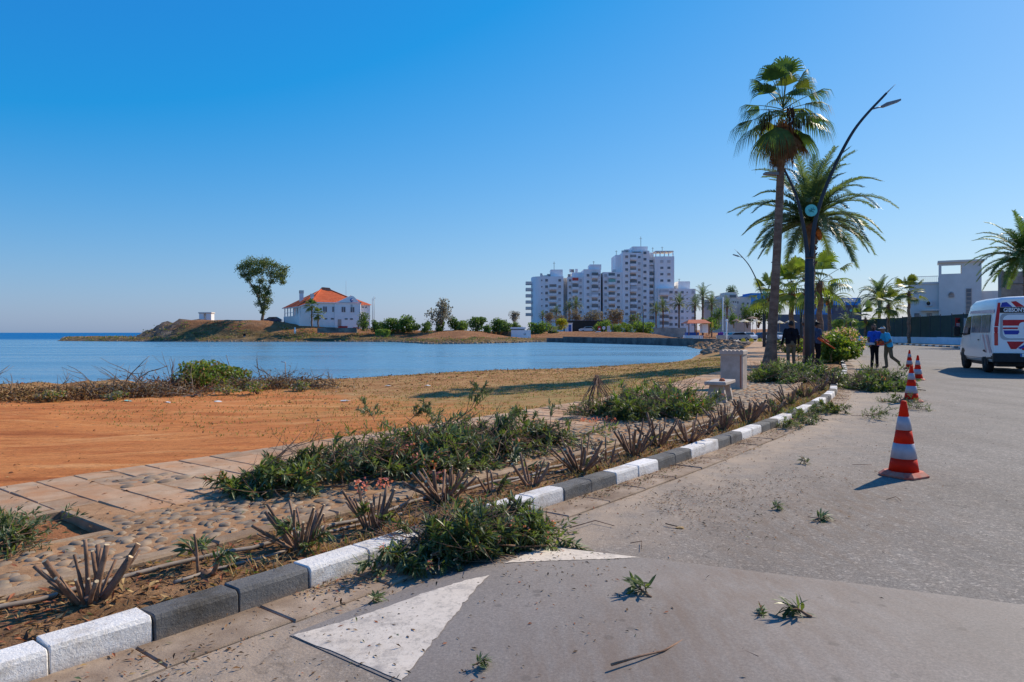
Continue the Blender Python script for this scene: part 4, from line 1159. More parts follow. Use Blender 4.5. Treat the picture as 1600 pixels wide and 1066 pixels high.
stump(768, 768, .25, 4, .010, .55, 'thin few-stemmed stub right of the thick pruned stump', 1)
stump(830, 758, .27, 7, .011, .7, 'small pruned stump behind the white kerb pair above the road heap', 0)
stump(905, 738, .36, 18, .013, .95, 'wide fan-shaped pruned stump before the bare-stemmed heap', 1)
stump(948, 726, .28, 7, .010, .6, 'narrow pruned stump between two wide fans', 1)
stump(990, 712, .40, 18, .013, .8, 'tall fan-shaped pruned stump below the leafy heap by the bench', 1)
stump(1030, 697, .40, 14, .014, .75, 'tall pruned stump right behind the grey kerb pair at centre right', 1)
stump(1076, 691, .40, 13, .013, .9, 'low spreading pruned stump in front of the bench heap', 0)
stump(1105, 677, .35, 7, .011, .6, 'narrow pruned stump lying before the bench foot', 0)
stump(1130, 672, .40, 22, .012, .9, 'dense twiggy pruned stump just below the concrete bench', 3)
stump(1168, 660, .42, 14, .017, .8, 'thick-stemmed pruned stump right of the concrete bench', 1)
stump(1205, 648, .38, 16, .012, .9, 'greyish twiggy pruned stump right of the bench, before the green heap', 5)
stump(1232, 634, .38, 16, .012, .9, 'dry twiggy pruned stump beyond the bench, second in its row', 6)
stump(1258, 622, .42, 18, .012, .9, 'brushy pruned stump where the kerb starts to bend', 6)
stump(1280, 611, .42, 18, .012, .85, 'reddish pruned stump before the clipped hedge', 4)
stump(1300, 602, .42, 18, .012, .85, 'farthest pruned stump, next to the kerb end and the hedge', 4)

# irrigation pipes in the bed
def pipe(pts, r, label):
    P = [Vector(so(s, o, bed_z(s, min(.82, max(.16, o))) + r*.6 + dz)) for s, o, dz in pts]
    o = P[0].copy(); mb = MB(); mb.tube([p-o for p in P], r, 8, 0)
    tag(mb.build('irrigation_pipe', M['pipe'], loc=o), label, 'pipe')
pipe([(-3+0.16*k, 0.66 + .035*math.sin(k*.37) + .02*math.sin(k*1.1), .008) for k in range(86)], .0125, 'long grey irrigation pipe along the back of the planting bed')
pipe([(0.72+0.12*k, 0.40 + .04*math.sin(k*.8) + .012*k, .004) for k in range(16)], .0095, 'short grey pipe lying across the bed by the single stub')
pipe([(3.4+0.2*k, 0.52 + .06*math.sin(k*.6), .004) for k in range(24)], .009, 'thin grey pipe in the bed behind the road heap')

# litter of leaves (nobody could count it)
def litter(name, label, n, pos, mats, L=(.02,.06), flat=.25, weights=None):
    mb = MB(); rr = random.Random(len(name)*31)
    for i in range(n):
        x, y, z = pos(rr)
        d = Vector((rr.uniform(-1,1), rr.uniform(-1,1), rr.uniform(-.15,.3)*flat*3)); 
        u = Vector((rr.uniform(-.5,.5), rr.uniform(-.5,.5), 1))
        l = rr.uniform(*L)
        mi = rr.choices(range(len(mats)), weights)[0] if weights else rr.randrange(len(mats))
        p = Vector((x, y, z + .004)); d.normalize(); r = d.cross(u).normalized(); w = l*rr.uniform(.1,.2)
        q = p + d*l; m_ = p + d*l*.5 + Vector((0,0,l*rr.uniform(0,.15)))
        mb.add([tuple(p), tuple(m_ - r*w), tuple(q), tuple(m_ + r*w)], [(0,1,2),(0,2,3)], mi)
    return tag(mb.build(name, mats), label, 'leaf litter', kind='stuff')
def p_bed(rr):
    s = -2 + 30*rr.random()**1.7; o = rr.uniform(.16,.83); x, y = so(s, o); return x, y, bed_z(s, o)
litter('bed_leaf_litter', 'dry leaves and straw covering the soil of the planting bed', 11000, p_bed, [M['leaf_dry'], M['straw'], M['leaf_dark'], M['leaf_rust'], M['leaf']], (.02,.075), .4, [4,3,4,2,1])
def p_gut(rr):
    s = -1.5 + 26*rr.random()**1.5; o = -abs(rr.gauss(.0,.17)) - .02
    if s < 1.2: o = -abs(rr.gauss(.0,.33)) - .01
    x, y = so(s, o)
    if N2(x, y, 1.6) < .12*rr.random() - .02 and rr.random() < .8: return p_gut(rr)
    return x, y, (0.018 if o > -.3 else .002) + hump_z(s, o)
litter('gutter_leaf_litter', 'dry leaves drifted along the gutter and foot of the kerb', 5200, p_gut, [M['leaf_dry'], M['straw'], M['leaf_dark'], M['leaf_rust'], M['leaf'], M['leaf_pale']], (.008,.042), .3, [4,1.2,6,1.6,.7,.4])
def p_road(rr):
    s = 0.5 + 16*rr.random()**1.2; o = -.3 - abs(rr.gauss(0, 1.15))
    if rr.random() < .5: s = rr.gauss(4.6, 1.3); o = -.5 - abs(rr.gauss(0,.55))
    x, y = so(s, o)
    if N2(x, y, 1.1) < .15*rr.random() and rr.random() < .85: return p_road(rr)
    return x, y, .003 + hump_z(s, o)
litter('road_leaf_litter', 'bits of leaf and bark scattered over the asphalt', 2400, p_road, [M['leaf_dry'], M['leaf_dark'], M['leaf'], M['leaf_rust']], (.008,.035), .3, [3,5,.6,1])
def p_prom(rr):
    s = -1 + 16*rr.random()**1.3; o = rr.uniform(1.0,2.4) if rr.random() < .75 else rr.uniform(2.2,3.8); x, y = so(s, o); return x, y, .108
litter('promenade_leaf_litter', 'dry leaves scattered over the cobbles and slabs', 1500, p_prom, [M['leaf_dry'], M['leaf_dark'], M['leaf_rust'], M['leaf']], (.02,.06), .3, [3,4,1.5,.8])
def p_shore(rr):
    while True:
        s = -4 + 44*rr.random(); o = wprom(s) + 30*rr.random(); x, y = so(s, o); D = shore_dist(x, y)
        if .1 < D < 9 and y > 13 and rr.random() < math.exp(-D/4.0) and N2(x, y, .6) > -.3*rr.random(): return x, y, near_z(s, o, x, y)
litter('shore_debris', 'dry leaves and twigs strewn over the bank by the water', 7000, p_shore, [M['leaf_dry'], M['leaf_dark'], M['straw'], M['bush_b'], M['debris_white']], (.04,.13), .6, [4,5,2,.6,.12])
def p_red(rr):
    while True:
        s = -5 + 14*rr.random(); o = wprom(s) + .1 + 16*rr.random(); x, y = so(s, o)
        if shore_dist(x, y) > 3 and N2(x, y, .8) > .05: return x, y, near_z(s, o, x, y)
litter('dirt_debris', 'bits of leaf and straw scattered on the bare red ground', 900, p_red, [M['leaf_dry'], M['leaf_dark'], M['straw']], (.015,.05), .4, [3,5,2])
# dry grass on the bare ground and in the bed
def grass(name, label, n, pos, mats, h, weights):
    mb = MB(); rr = random.Random(77+n)
    for i in range(n):
        x, y, z, k = pos(rr)
        for j in range(3):
            a = rr.uniform(0, 6.28); hh = h*k*rr.uniform(.5,1.3); b = rr.uniform(.4,1.6)*hh; w = .0035*max(1, y/8)
            c, s_ = math.cos(a), math.sin(a); mi = rr.choices(range(len(mats)), weights)[0]
            mb.add([(x-s_*w, y+c*w, z-.005), (x+s_*w, y-c*w, z-.005), (x+c*b*.5+s_*w*.6, y+s_*b*.5-c*w*.6, z+hh*.7), (x+c*b*.5-s_*w*.6, y+s_*b*.5+c*w*.6, z+hh*.7), (x+c*b, y+s_*b, z+hh*.85)], [(0,1,2,3),(3,2,4)], mi)
    return tag(mb.build(name, mats), label, 'grass', kind='stuff')
def p_gr(rr):
    while True:
        s = 4 + 36*rr.random(); o = wprom(s) + .05 + 26*rr.random()**1.8; x, y = so(s, o)
        if shore_dist(x, y) > .4 and N2(x, y, .5) > -.35*rr.random() - .12*(s > 12): return x, y, near_z(s, o, x, y), 1.0
grass('dry_grass', 'short dry grass on the flat ground between promenade and water', 13000, p_gr, [M['straw'], M['bush_c'], M['leaf_dry']], .035, [3,2.2,3.2])
def p_bg(rr):
    s = 1 + 24*rr.random(); o = rr.choice((rr.uniform(.16,.3), rr.uniform(.2,.8))); x, y = so(s, o); return x, y, bed_z(s, o), 1.0 if N2(x,y,1.2) > 0 else .4
grass('bed_dry_grass', 'dry straw tufts growing in the planting bed', 2600, p_bg, [M['straw'], M['leaf_dry'], M['bush_b']], .07, [5,3,1])
# clods and stones on the ground near the water
mb = MB(); rr = random.Random(5)
for i in range(1500):
    s = rr.uniform(-6, 42); o = wprom(s) + rr.uniform(.2, 34); x, y = so(s, o); D = shore_dist(x, y)
    if D < .2 or (D > 7 and rr.random() < .55): continue
    r = rr.uniform(.008,.035)*(1.0 if D > 6 else 2.0); z = near_z(s, o, x, y)
    c = xf(stones[i % 7], Matrix.Translation((x, y, z)) @ Matrix.Rotation(rr.uniform(0,6), 4, 'Z') @ Matrix.Diagonal((r, r, r*.8, 1))); mb.add(c.v, c.f, 0 if rr.random() < .8 else 1)
tag(mb.build('scattered_stones', [M['pit'], M['rock']]), 'small stones and clods scattered over the red ground', 'stones', kind='stuff')

# ------------------------------------------------------------ brush heaps along the water
def brush(label, px, py, w, h, n, leafm, green=0, name='brush_heap', seed=1):
    rr = random.Random(seed)
    x, y, _ = at(px, py, -.1); z = ground_z(x, y)
    t = thing(name, label, 'brush', (x, y, z), 0, 'heaps of dead brush at the water')
    for i in range(n):
        mb = MB(); p = Vector((rr.uniform(-w,w), rr.uniform(-.5,.5), rr.uniform(0,h*.3))); d = Vector((rr.uniform(-1,1), rr.uniform(-.6,.6), rr.uniform(.0,.9)**1.6)).normalized(); pts = [p.copy()]
        ln = rr.uniform(.6,1.6)*h*1.8
        for k in range(5):
            d = (d + rv(rr)*.28 + Vector((0,0,-.06))).normalized(); p = p + d*ln/5; pts.append(p.copy())
        r = rr.uniform(.008,.022); mb.tube(pts, [r, r*.9, r*.75, r*.6, r*.45, r*.3], 4, 0)
        for k in range(3):
            q = pts[1+k]; d2 = (d + rv(rr)*.9).normalized(); mb.tube([q, q+d2*ln*.2, q+d2*ln*.38+Vector((0,0,.05))], [r*.5, r*.35, r*.2], 4, 0)
        mb.build('branch', M['trunk'], t)
    lf = MB()
    for i in range(int(1900*w)):
        p = Vector((rr.gauss(0,w*.5), rr.gauss(0,.35), abs(rr.gauss(0,h*.33)))); leaf(lf, p, rv(rr), rv(rr), rr.uniform(.05,.14), .012, rr.choices((0,1,2),(4,3,3))[0])
    tag(lf.build('dead_foliage', [M['leaf_dry'], M['leaf_dark'], leafm], t), kind='stuff')
    return t
brush('dead brush heap at the left edge of the picture by the water', 25, 618, 1.7, .40, 20, M['straw'], seed=11)
brush('low dead brush heap with one long bare branch pointing up right', 120, 614, 1.9, .36, 26, M['leaf_dark'], seed=12)
brush('brown brush heap left of the green shrub at the water', 215, 612, 1.8, .44, 30, M['bush_grey'], seed=13)
brush('reddish brush piled at the foot of the green shrub', 265, 604, 1.2, .55, 18, M['leaf_rust'], seed=14)
brush('tangled grey-brown brush heap beside the bent metal pole', 440, 600, 1.7, .46, 34, M['bush_grey'], seed=15)
brush('low brush and rubbish right of the green shrub', 370, 602, 1.0, .38, 18, M['bush_b'], seed=16)
def bush(name, label, loc, r, h, n, mats, ls, group=None, seed=1, weights=None, lobes=9, trunk=True, cat='bush', low=0.0):
    """a bush: leaf-sized faces in clumps through its volume, over stems"""
    rr = random.Random(seed)
    t = thing(name, label, cat, loc, 0, group)
    cs = []
    for i in range(lobes):
        a = rr.uniform(0, 6.28); q = rr.uniform(.1,.68)*r; zz = h*rr.uniform(.26+low,.8)
        k = 1 - .55*max(0, zz/h-.45)
        cs.append((math.cos(a)*q*k, math.sin(a)*q*k, zz, r*rr.uniform(.32,.52), h*rr.uniform(.18,.30)))
    mb = MB()
    for i in range(n):
        cx, cy, cz, cr, ch = cs[i % lobes]
        v = rv(rr)*(rr.random()**.38)
        p = Vector((cx+v.x*cr, cy+v.y*cr, max(.02, cz+v.z*ch)))
        d = rv(rr); u = rv(rr); rgt = d.cross(u)
        if rgt.length < .05: continue
        rgt.normalize(); L = ls*rr.uniform(.6,1.4); w = L*.32
        mi = rr.choices(range(len(mats)), weights)[0] if weights else rr.randrange(len(mats))
        mb.add([tuple(p-d*L*.5), tuple(p+rgt*w), tuple(p+d*L*.5), tuple(p-rgt*w)], [(0,1,2,3)], mi)
    mb.build('foliage', mats, t)
    if trunk:
        st = MB()
        for cx, cy, cz, cr, ch in cs[:6]:
            st.tube([(rr.uniform(-.05,.05)*r, rr.uniform(-.05,.05)*r, 0), (cx*.4, cy*.4, cz*.55), (cx, cy, cz)], [r*.045, r*.032, r*.012], 5, 0)
        st.build('stems', M['trunk'], t)
    return t
x, y, _ = at(318, 606, -.2)
gs = bush('green_shrub', 'green and yellow shrub growing on the spoil heap at the water', (x, y, ground_z(x, y)), 1.4, .85, 4400, [M['bush_b'], M['bush_c'], M['hedge_leaf2'], M['leaf_dry']], .085, seed=21, weights=[4,3,3,2], lobes=12)
for i, (px, py, r, h, lab) in enumerate(((355,612,.5,.3,'small grey-green weed clump below the green shrub'),(402,612,.45,.35,'small olive weed clump left of the tangled brush'),(75,622,.5,.28,'yellow-green weed clump near the left edge'),(470,606,.4,.3,'low dark weed clump right of the tangled brush'),(180,620,.4,.22,'faint green weed clump in front of the brush'))):
    x, y, _ = at(px, py, -.12)
    bush('weed_clump', lab, (x, y, ground_z(x, y)), r, h, 500, [M['bush_b'], M['bush_grey'], M['straw']], .06, 'weed clumps by the water', 60+i)
x, y, _ = at(445, 592, -.2); z = ground_z(x, y)
mb = MB(); d = y
mb.tube([(0,0,0),(.02,0,.62),(0.02,0,.66),(-.13,0,.68)], .016, 6, 0)
tag(mb.build('bent_pole', M['steel'], loc=(x, y, z)), 'thin bent metal pole sticking out of the brush by the water', 'pole')
# litter by the water
for i, (px, py, s_, lab, mt) in enumerate(((198,626,.12,'scrap of green plastic on the spoil by the brush','green_awning'),(262,627,.1,'pale plastic scrap below the green shrub','debris_white'),(340,624,.1,'white crumpled scrap below the weed clump','debris_white'),(607,597,.13,'white flat rubbish on the bank, nearer the water','debris_white'),(668,598,.14,'pale broken slab on the bank right of the rubbish','debris_white'),(1062,826,.035,'pale yellow scrap of paper on the road','straw'),(540,627,.12,'pale bent root lying on the dry ground','debris_white'))):
    x, y, z = at(px, py, 0 if py > 700 else -.12)
    if py < 700: z = ground_z(x, y)
    mb = MB(); rr = random.Random(i); n = 7
    vs = [(math.cos(6.28*k/n)*s_*rr.uniform(.6,1.2), math.sin(6.28*k/n)*s_*rr.uniform(.4,.8), rr.uniform(.004,.3*s_)) for k in range(n)] + [(0,0,.35*s_)]
    mb.add(vs, [(k, (k+1) % n, n) for k in range(n)])
    mb.add([(a, b, max(.002, c-.012)) for a, b, c in vs], [((k+1) % n, k, n) for k in range(n)])
    tag(mb.build('litter_scrap', M[mt], loc=(x, y, z)), lab, 'litter', 'bits of rubbish')
# ------------------------------------------------------------ palms and trees
def feather_frond(mb, az, el, L, droop, nl, ll, mi, mstem, base, rr, tw=.03, lw=.028):
    d = Vector((math.cos(az)*math.cos(el), math.sin(az)*math.cos(el), math.sin(el))); p = Vector(base); pts = [p.copy()]; n = 9; ds = []
    for i in range(n):
        ds.append(d.copy()); p = p + d*(L/n); pts.append(p.copy())
        d = (d + Vector((0,0,-droop*(0.4+1.3*i/n)/n*2.2)) + rv(rr)*.03).normalized()
    mb.tube(pts, [tw*(1-.85*i/n) for i in range(n+1)], 4, mstem, False)
    for i in range(nl):
        t = .14 + .86*(i+.5)/nl; f = t*n; a = min(n-1, int(f)); q = pts[a].lerp(pts[a+1], f-a); td = ds[a]
        sd = td.cross(Vector((0,0,1))); 
        if sd.length < .05: sd = Vector((math.sin(az), -math.cos(az), 0))
        sd.normalize(); up = sd.cross(td)
        l = ll*(.45+.75*math.sin(math.pi*min(1, .18+t*.86)))*rr.uniform(.85,1.15)
        for s in (-1, 1):
            ld = (td*.75 + sd*s*.8 + up*.28 + rv(rr)*.1).normalized()
            e = q + ld*l + Vector((0,0,-.22*l)); m_ = q + ld*l*.5 + Vector((0,0,.01)); w = lw*.5
            wv = td*w
            mb.add([tuple(q-wv), tuple(q+wv), tuple(m_+wv*.9), tuple(m_-wv*.9), tuple(e)], [(0,1,2,3),(3,2,4)], mi)
def fan_frond(mb, az, el, pet, rad, mi, mstem, base, rr, nseg=26, droop=.5, spread=2.5, sw=1.0):
    d = Vector((math.cos(az)*math.cos(el), math.sin(az)*math.cos(el), math.sin(el))); p = Vector(base); pts = [p.copy()]
    for i in range(4):
        p = p + d*(pet/4); pts.append(p.copy()); d = (d + Vector((0,0,-.05))).normalized()
    mb.tube(pts, [.022,.018,.015,.013,.012], 4, mstem, False)
    sd = d.cross(Vector((0,0,1)))
    if sd.length < .05: sd = Vector((1,0,0))
    sd.normalize(); up = sd.cross(d)
    for i in range(nseg):
        a = (i/(nseg-1)-.5)*spread
        L = rad*(1-.22*abs(a)/1.25)*rr.uniform(.9,1.08)
        v = (d*math.cos(a) + sd*math.sin(a) + up*.10*math.cos(a*2)).normalized()
        nv = v.cross(up).normalized(); w = L*spread/nseg*.36*sw
        g = Vector((0,0,-1))*droop
        q0 = p; q1 = p + v*L*.55 + g*L*.06; q2 = p + v*L*.8 + g*L*.22; q3 = p + v*L*.95 + g*L*.6
        mb.add([tuple(q0), tuple(q1-nv*w), tuple(q1+nv*w), tuple(q2-nv*w*.6), tuple(q2+nv*w*.6), tuple(q3)], [(0,1,2),(1,3,4,2),(3,5,4)], mi)
# tall fan palm by the lamp post
d0 = 28.0
bx = X(1203, d0); tx = X(1222, d0)
palm = thing('fan_palm', 'tall slim fan palm with a skirt of dead leaves beside the lamp post', 'palm', (bx, d0, 0.1))
mb = MB(); pts = []; rad = []
for i in range(40):
    t = i/39; z = t*9.4; pts.append(((tx-bx)*t + .05*math.sin(t*3), 0, z))
    rad.append((.175 + .17*math.exp(-z/0.55) - .04*t) * (1 + .025*(i % 2)))
mb.tube(pts, rad, 14, 0)
mb.build('trunk', M['palm_trunk'], palm)
cx, cz = tx - bx + .05, 9.8
rr = random.Random(3)
for k in range(30):
    u = k/29; el = R(86) - R(122)*u**.95 + rr.uniform(-.1,.1); az = k*2.399 + rr.uniform(-.3,.3)
    mb = MB(); mt = M['palm_leaf'] if rr.random() < .7 else M['palm_leaf2']
    fan_frond(mb, az, el, rr.uniform(.8,1.15), rr.uniform(.95,1.25), 0, 1, (cx, 0, cz + .45*(1-u)), rr, 30, .8 + .5*u, 2.2, .98)
    mb.build('frond', [mt, M['palm_leaf2']], palm)
for k in range(24):
    mb = MB(); az = k*2.399; el = R(-34) - R(42)*rr.random()
    fan_frond(mb, az, el, rr.uniform(.35,.7), rr.uniform(.7,1.0), 0, 0, (cx, 0, cz - .15 - .5*rr.random()), rr, 22, .7, 1.5)
    mb.build('dead_frond', [M['palm_dead']], palm)
mb = MB()
for k in range(420):
    a = rr.uniform(0, 6.28); z0 = rr.uniform(8.6, 9.65); r = rr.uniform(.18,.42); L = rr.uniform(.4,1.0)
    p = Vector((cx + math.cos(a)*r, math.sin(a)*r, z0)); e = p + Vector((math.cos(a)*rr.uniform(-.05,.16), math.sin(a)*rr.uniform(-.05,.16), -L)); w = Vector((-math.sin(a), math.cos(a), 0))*.022
    mb.add([tuple(p-w), tuple(p+w), tuple(e+w*.5), tuple(e-w*.5)], [(0,1,2,3)])
tag(mb.build('dead_skirt', M['palm_dead'], palm), kind='stuff')
for az in (-.6, .5, 2.6, 3.6, -1.6):
    mb = MB()
    p0 = Vector((cx, 0, cz)); p1 = p0 + Vector((math.cos(az)*.7, math.sin(az)*.7, .1)); p2 = p1 + Vector((math.cos(az)*.25, math.sin(az)*.25, -.45))
    mb.tube([p0, p1, p2], .015, 4, 0)
    for k in range(60):
        q = p1.lerp(p2, rr.random()) + rv(rr)*.13; mb.tube([q, q+Vector((rr.uniform(-.05,.05), rr.uniform(-.05,.05), -rr.uniform(.2,.6)))], [.014,.006], 3, 0, False)
    mb.build('fruit_stalk', M['palm_fruit'], palm)
# date palm behind the lamp post
def date_palm(name, label, loc, th, L, nf, nl, ll, group=None, seed=1, orange=0, leafm='date_leaf', tr=.2, lean=0, lw=.028):
    rr = random.Random(seed); t = thing(name, label, 'palm', loc, 0, group)
    mb = MB(); n = max(8, int(th/.16))
    mb.tube([(lean*i/n, 0, th*i/n) for i in range(n+1)], [tr*(1.25 if i == 0 else 1)*(1+.09*(i % 2)) + (.07 if i > n*.85 else 0) for i in range(n+1)], 10, 0)
    for k in range(int(th/.11)):            # old leaf bases
        z = th*.25 + th*.75*rr.random(); a = rr.uniform(0, 6.28); p = Vector((lean*z/th + math.cos(a)*tr, math.sin(a)*tr, z))
        mb.tube([p, p + Vector((math.cos(a)*.09, math.sin(a)*.09, .12))], [.05,.02], 4, 0)
    mb.build('trunk', M['palm_trunk'], t)
    per = 1 if nf <= 60 and L > 2 else 1
    for k in range(nf):
        u = k/(nf-1); el = R(82) - R(96)*u**.85 + rr.uniform(-.08,.08); az = k*2.399 + rr.uniform(-.25,.25)
        mb = MB(); feather_frond(mb, az, el, L*rr.uniform(.82,1.1)*(.8+.2*math.sin(math.pi*(.3+.6*u))), rr.uniform(.6,.9), nl, ll, 0, 1, (lean, 0, th + .1*(1-u)), rr, .03, lw)
        mb.build('frond', [M[leafm], M['palm_leaf2']], t)
    if orange:
        mb = MB()
        for k in range(orange):
            a = rr.uniform(0, 6.28); p = Vector((lean + math.cos(a)*.35, math.sin(a)*.35, th - .25 - rr.random()*.5)); mb.ball(p, (.12,.12,.2), 6, 4, 0, .2)
        tag(mb.build('date_clusters', M['orange_fruit'], t), kind='stuff')
    return t
date_palm('date_palm', 'big feathery date palm behind the double lamp post', (X(1262,31), 31, .1), Z(348,31)-.1, 3.5, 66, 64, .46, seed=5, orange=3, lean=.15, lw=.042)
# mid-distance fan palms
def small_fan(label, loc, th, rad, nf, seed, leafm='fan_light', group='young fan palms', tr=.14):
    rr = random.Random(seed); t = thing('young_fan_palm', label, 'palm', loc, 0, group)
    mb = MB(); n = max(6, int(th/.22)); mb.tube([(.05*math.sin(i), 0, th*i/n) for i in range(n+1)], [tr*(1.3 - .3*i/n)*(1+.12*(i % 2)) for i in range(n+1)], 9, 0); mb.build('trunk', M['palm_trunk'], t)
    for k in range(nf):
        u = k/(nf-1); el = R(82) - R(115)*u + rr.uniform(-.1,.1); az = k*2.399
        mb = MB(); fan_frond(mb, az, el, rad*rr.uniform(.5,.8), rad*rr.uniform(.65,.85), 0, 0, (0, 0, th), rr, 20, .45+.4*u, 2.6, 1.15)
        mb.build('frond', [M[leafm] if rr.random() < .7 else M['palm_leaf2']], t)
    sk = MB()
    for k in range(60):
        a = rr.uniform(0, 6.28); p = Vector((math.cos(a)*.2, math.sin(a)*.2, th - rr.uniform(0,.5))); e = p + Vector((math.cos(a)*.12, math.sin(a)*.12, -rr.uniform(.3,.7))); w = Vector((-math.sin(a), math.cos(a), 0))*.03
        sk.add([tuple(p-w), tuple(p+w), tuple(e)], [(0,1,2)])
    tag(sk.build('dead_skirt', M['palm_dead'], t), kind='stuff')
    return t
def gx(px, d, z=0.1): return (X(px, d), d, z)
small_fan('sunlit young fan palm between the tall palm and the date palm', gx(1237,50), Z(452,50)-.1, 1.75, 24, 31)
small_fan('young fan palm with broad leaves right behind the lamp post', gx(1281,44), Z(440,44)-.1, 1.7, 14, 32)
small_fan('young fan palm showing left of the tall palm trunk', gx(1203,66), Z(462,66)-.1, 1.9, 16, 33)
small_fan('slim fan palm standing before the green fence', gx(1420,84), Z(456,84)-.1, 1.7, 16, 34, 'palm_leaf2')
small_fan('smaller fan palm before the green fence, left of the slim one', gx(1388,88), Z(476,88)-.1, 1.8, 16, 35, 'palm_leaf2')
small_fan('low fan palm at the left end of the green fence', gx(1352,101), Z(497,101)-.1, 1.9, 14, 36, 'fan_light')
date_palm('date_palm', 'date palm with orange fruit far behind the hedge', gx(1296,96), Z(468,96)-.1, 3.2, 34, 22, .55, seed=41, orange=14, leafm='palm_leaf2', lw=.09)
date_palm('date_palm', 'broad date palm rising behind the fence, left of the villa', gx(1374,112), Z(466,112)-.1, 4.0, 44, 24, .7, seed=42, orange=4, lw=.11)
date_palm('date_palm', 'large date palm hanging over the grey wall at the right edge', gx(1603,70), Z(405,70)-.1, 5.2, 70, 48, .7, seed=43, lw=.075, leafm='palm_leaf')
# far feather palms: one model, copied
fp = date_palm('far_palm', 'x', (0,0,0), 7.0, 3.0, 26, 14, .7, 'far palms before the flats', 50, lw=.09)
fpl = [(1025,252,486,'slender far palm before the right end of the flats, first of the row'),(1036,246,481,'far palm with brownish crown before the flats'),(1061,240,476,'far palm standing clear before the low right wing of the flats'),
       (1086,238,478,'far palm just right of the block of flats'),(1098,225,465,'tallest far palm right of the flats'),(1112,222,476,'far palm left of the beige house'),(1136,200,480,'far palm in front of the beige house'),
       (848,270,494,'dark far palm before the left wing of the flats'),(869,268,488,'far palm second before the left wing of the flats'),(889,272,482,'pair palm before the middle of the flats, left'),(900,274,478,'tall dark far palm before the middle of the flats'),(1322,150,500,'far palm in the car park behind the hedge')]
for i, (px, d, py, lab) in enumerate(fpl):
    z0 = far_z(X(px,d), d) - .1; h = Z(py, d) - z0; s_ = h/7.0
    if i == 0: o = fp; o.location = (X(px,d), d, z0); o['label'] = lab
    else: o = copy_tree(fp, None, (X(px,d), d, z0), i*1.3, None, lab)
    o.scale = (max(.75, s_*.8),)*2 + (s_,)
# the two small fan palms before the clubhouse
small_fan('taller of two little palms before the clubhouse corner', gx(487,157, 2.6), 4.6, 1.5, 18, 61, 'palm_leaf')
small_fan('shorter of two little palms before the clubhouse corner', gx(497,156, 2.5), 2.9, 1.3, 16, 62, 'palm_leaf')

# ------------------------------------------------------------ hedge
hx, hy = gx(1308,31)[:2]
bush('clipped_hedge', 'bright green clipped oleander hedge at the bend of the kerb', (hx, hy, .1), 1.15, 1.3, 5200, [M['hedge_leaf'], M['hedge_leaf2'], M['bush_b']], .13, seed=71, weights=[5,3,3], lobes=16, cat='hedge', low=-.1)
hb = bush('flowering_hedge', 'pink flowering oleander hedge behind the clipped one', (X(1312,36), 36, .1), 1.5, 1.55, 4200, [M['hedge_leaf'], M['hedge_leaf2'], M['flower_pink']], .14, seed=72, weights=[4,3,4], lobes=16, cat='hedge', low=-.05)
bush('flowering_hedge', 'farther strip of flowering hedge beside the road', (X(1318,44), 44, .1), 1.7, 1.5, 3000, [M['hedge_leaf'], M['bush_b'], M['flower_pink']], .16, seed=73, weights=[4,3,3], lobes=14, cat='hedge', low=-.05)
bush('low_hedge', 'low dry hedge between the young palm and the man in black', (X(1236,47), 47, .1), 1.5, .95, 1500, [M['hedge_leaf2'], M['bush_brown'], M['hedge_leaf']], .15, seed=74, lobes=10, cat='hedge', low=-.1)

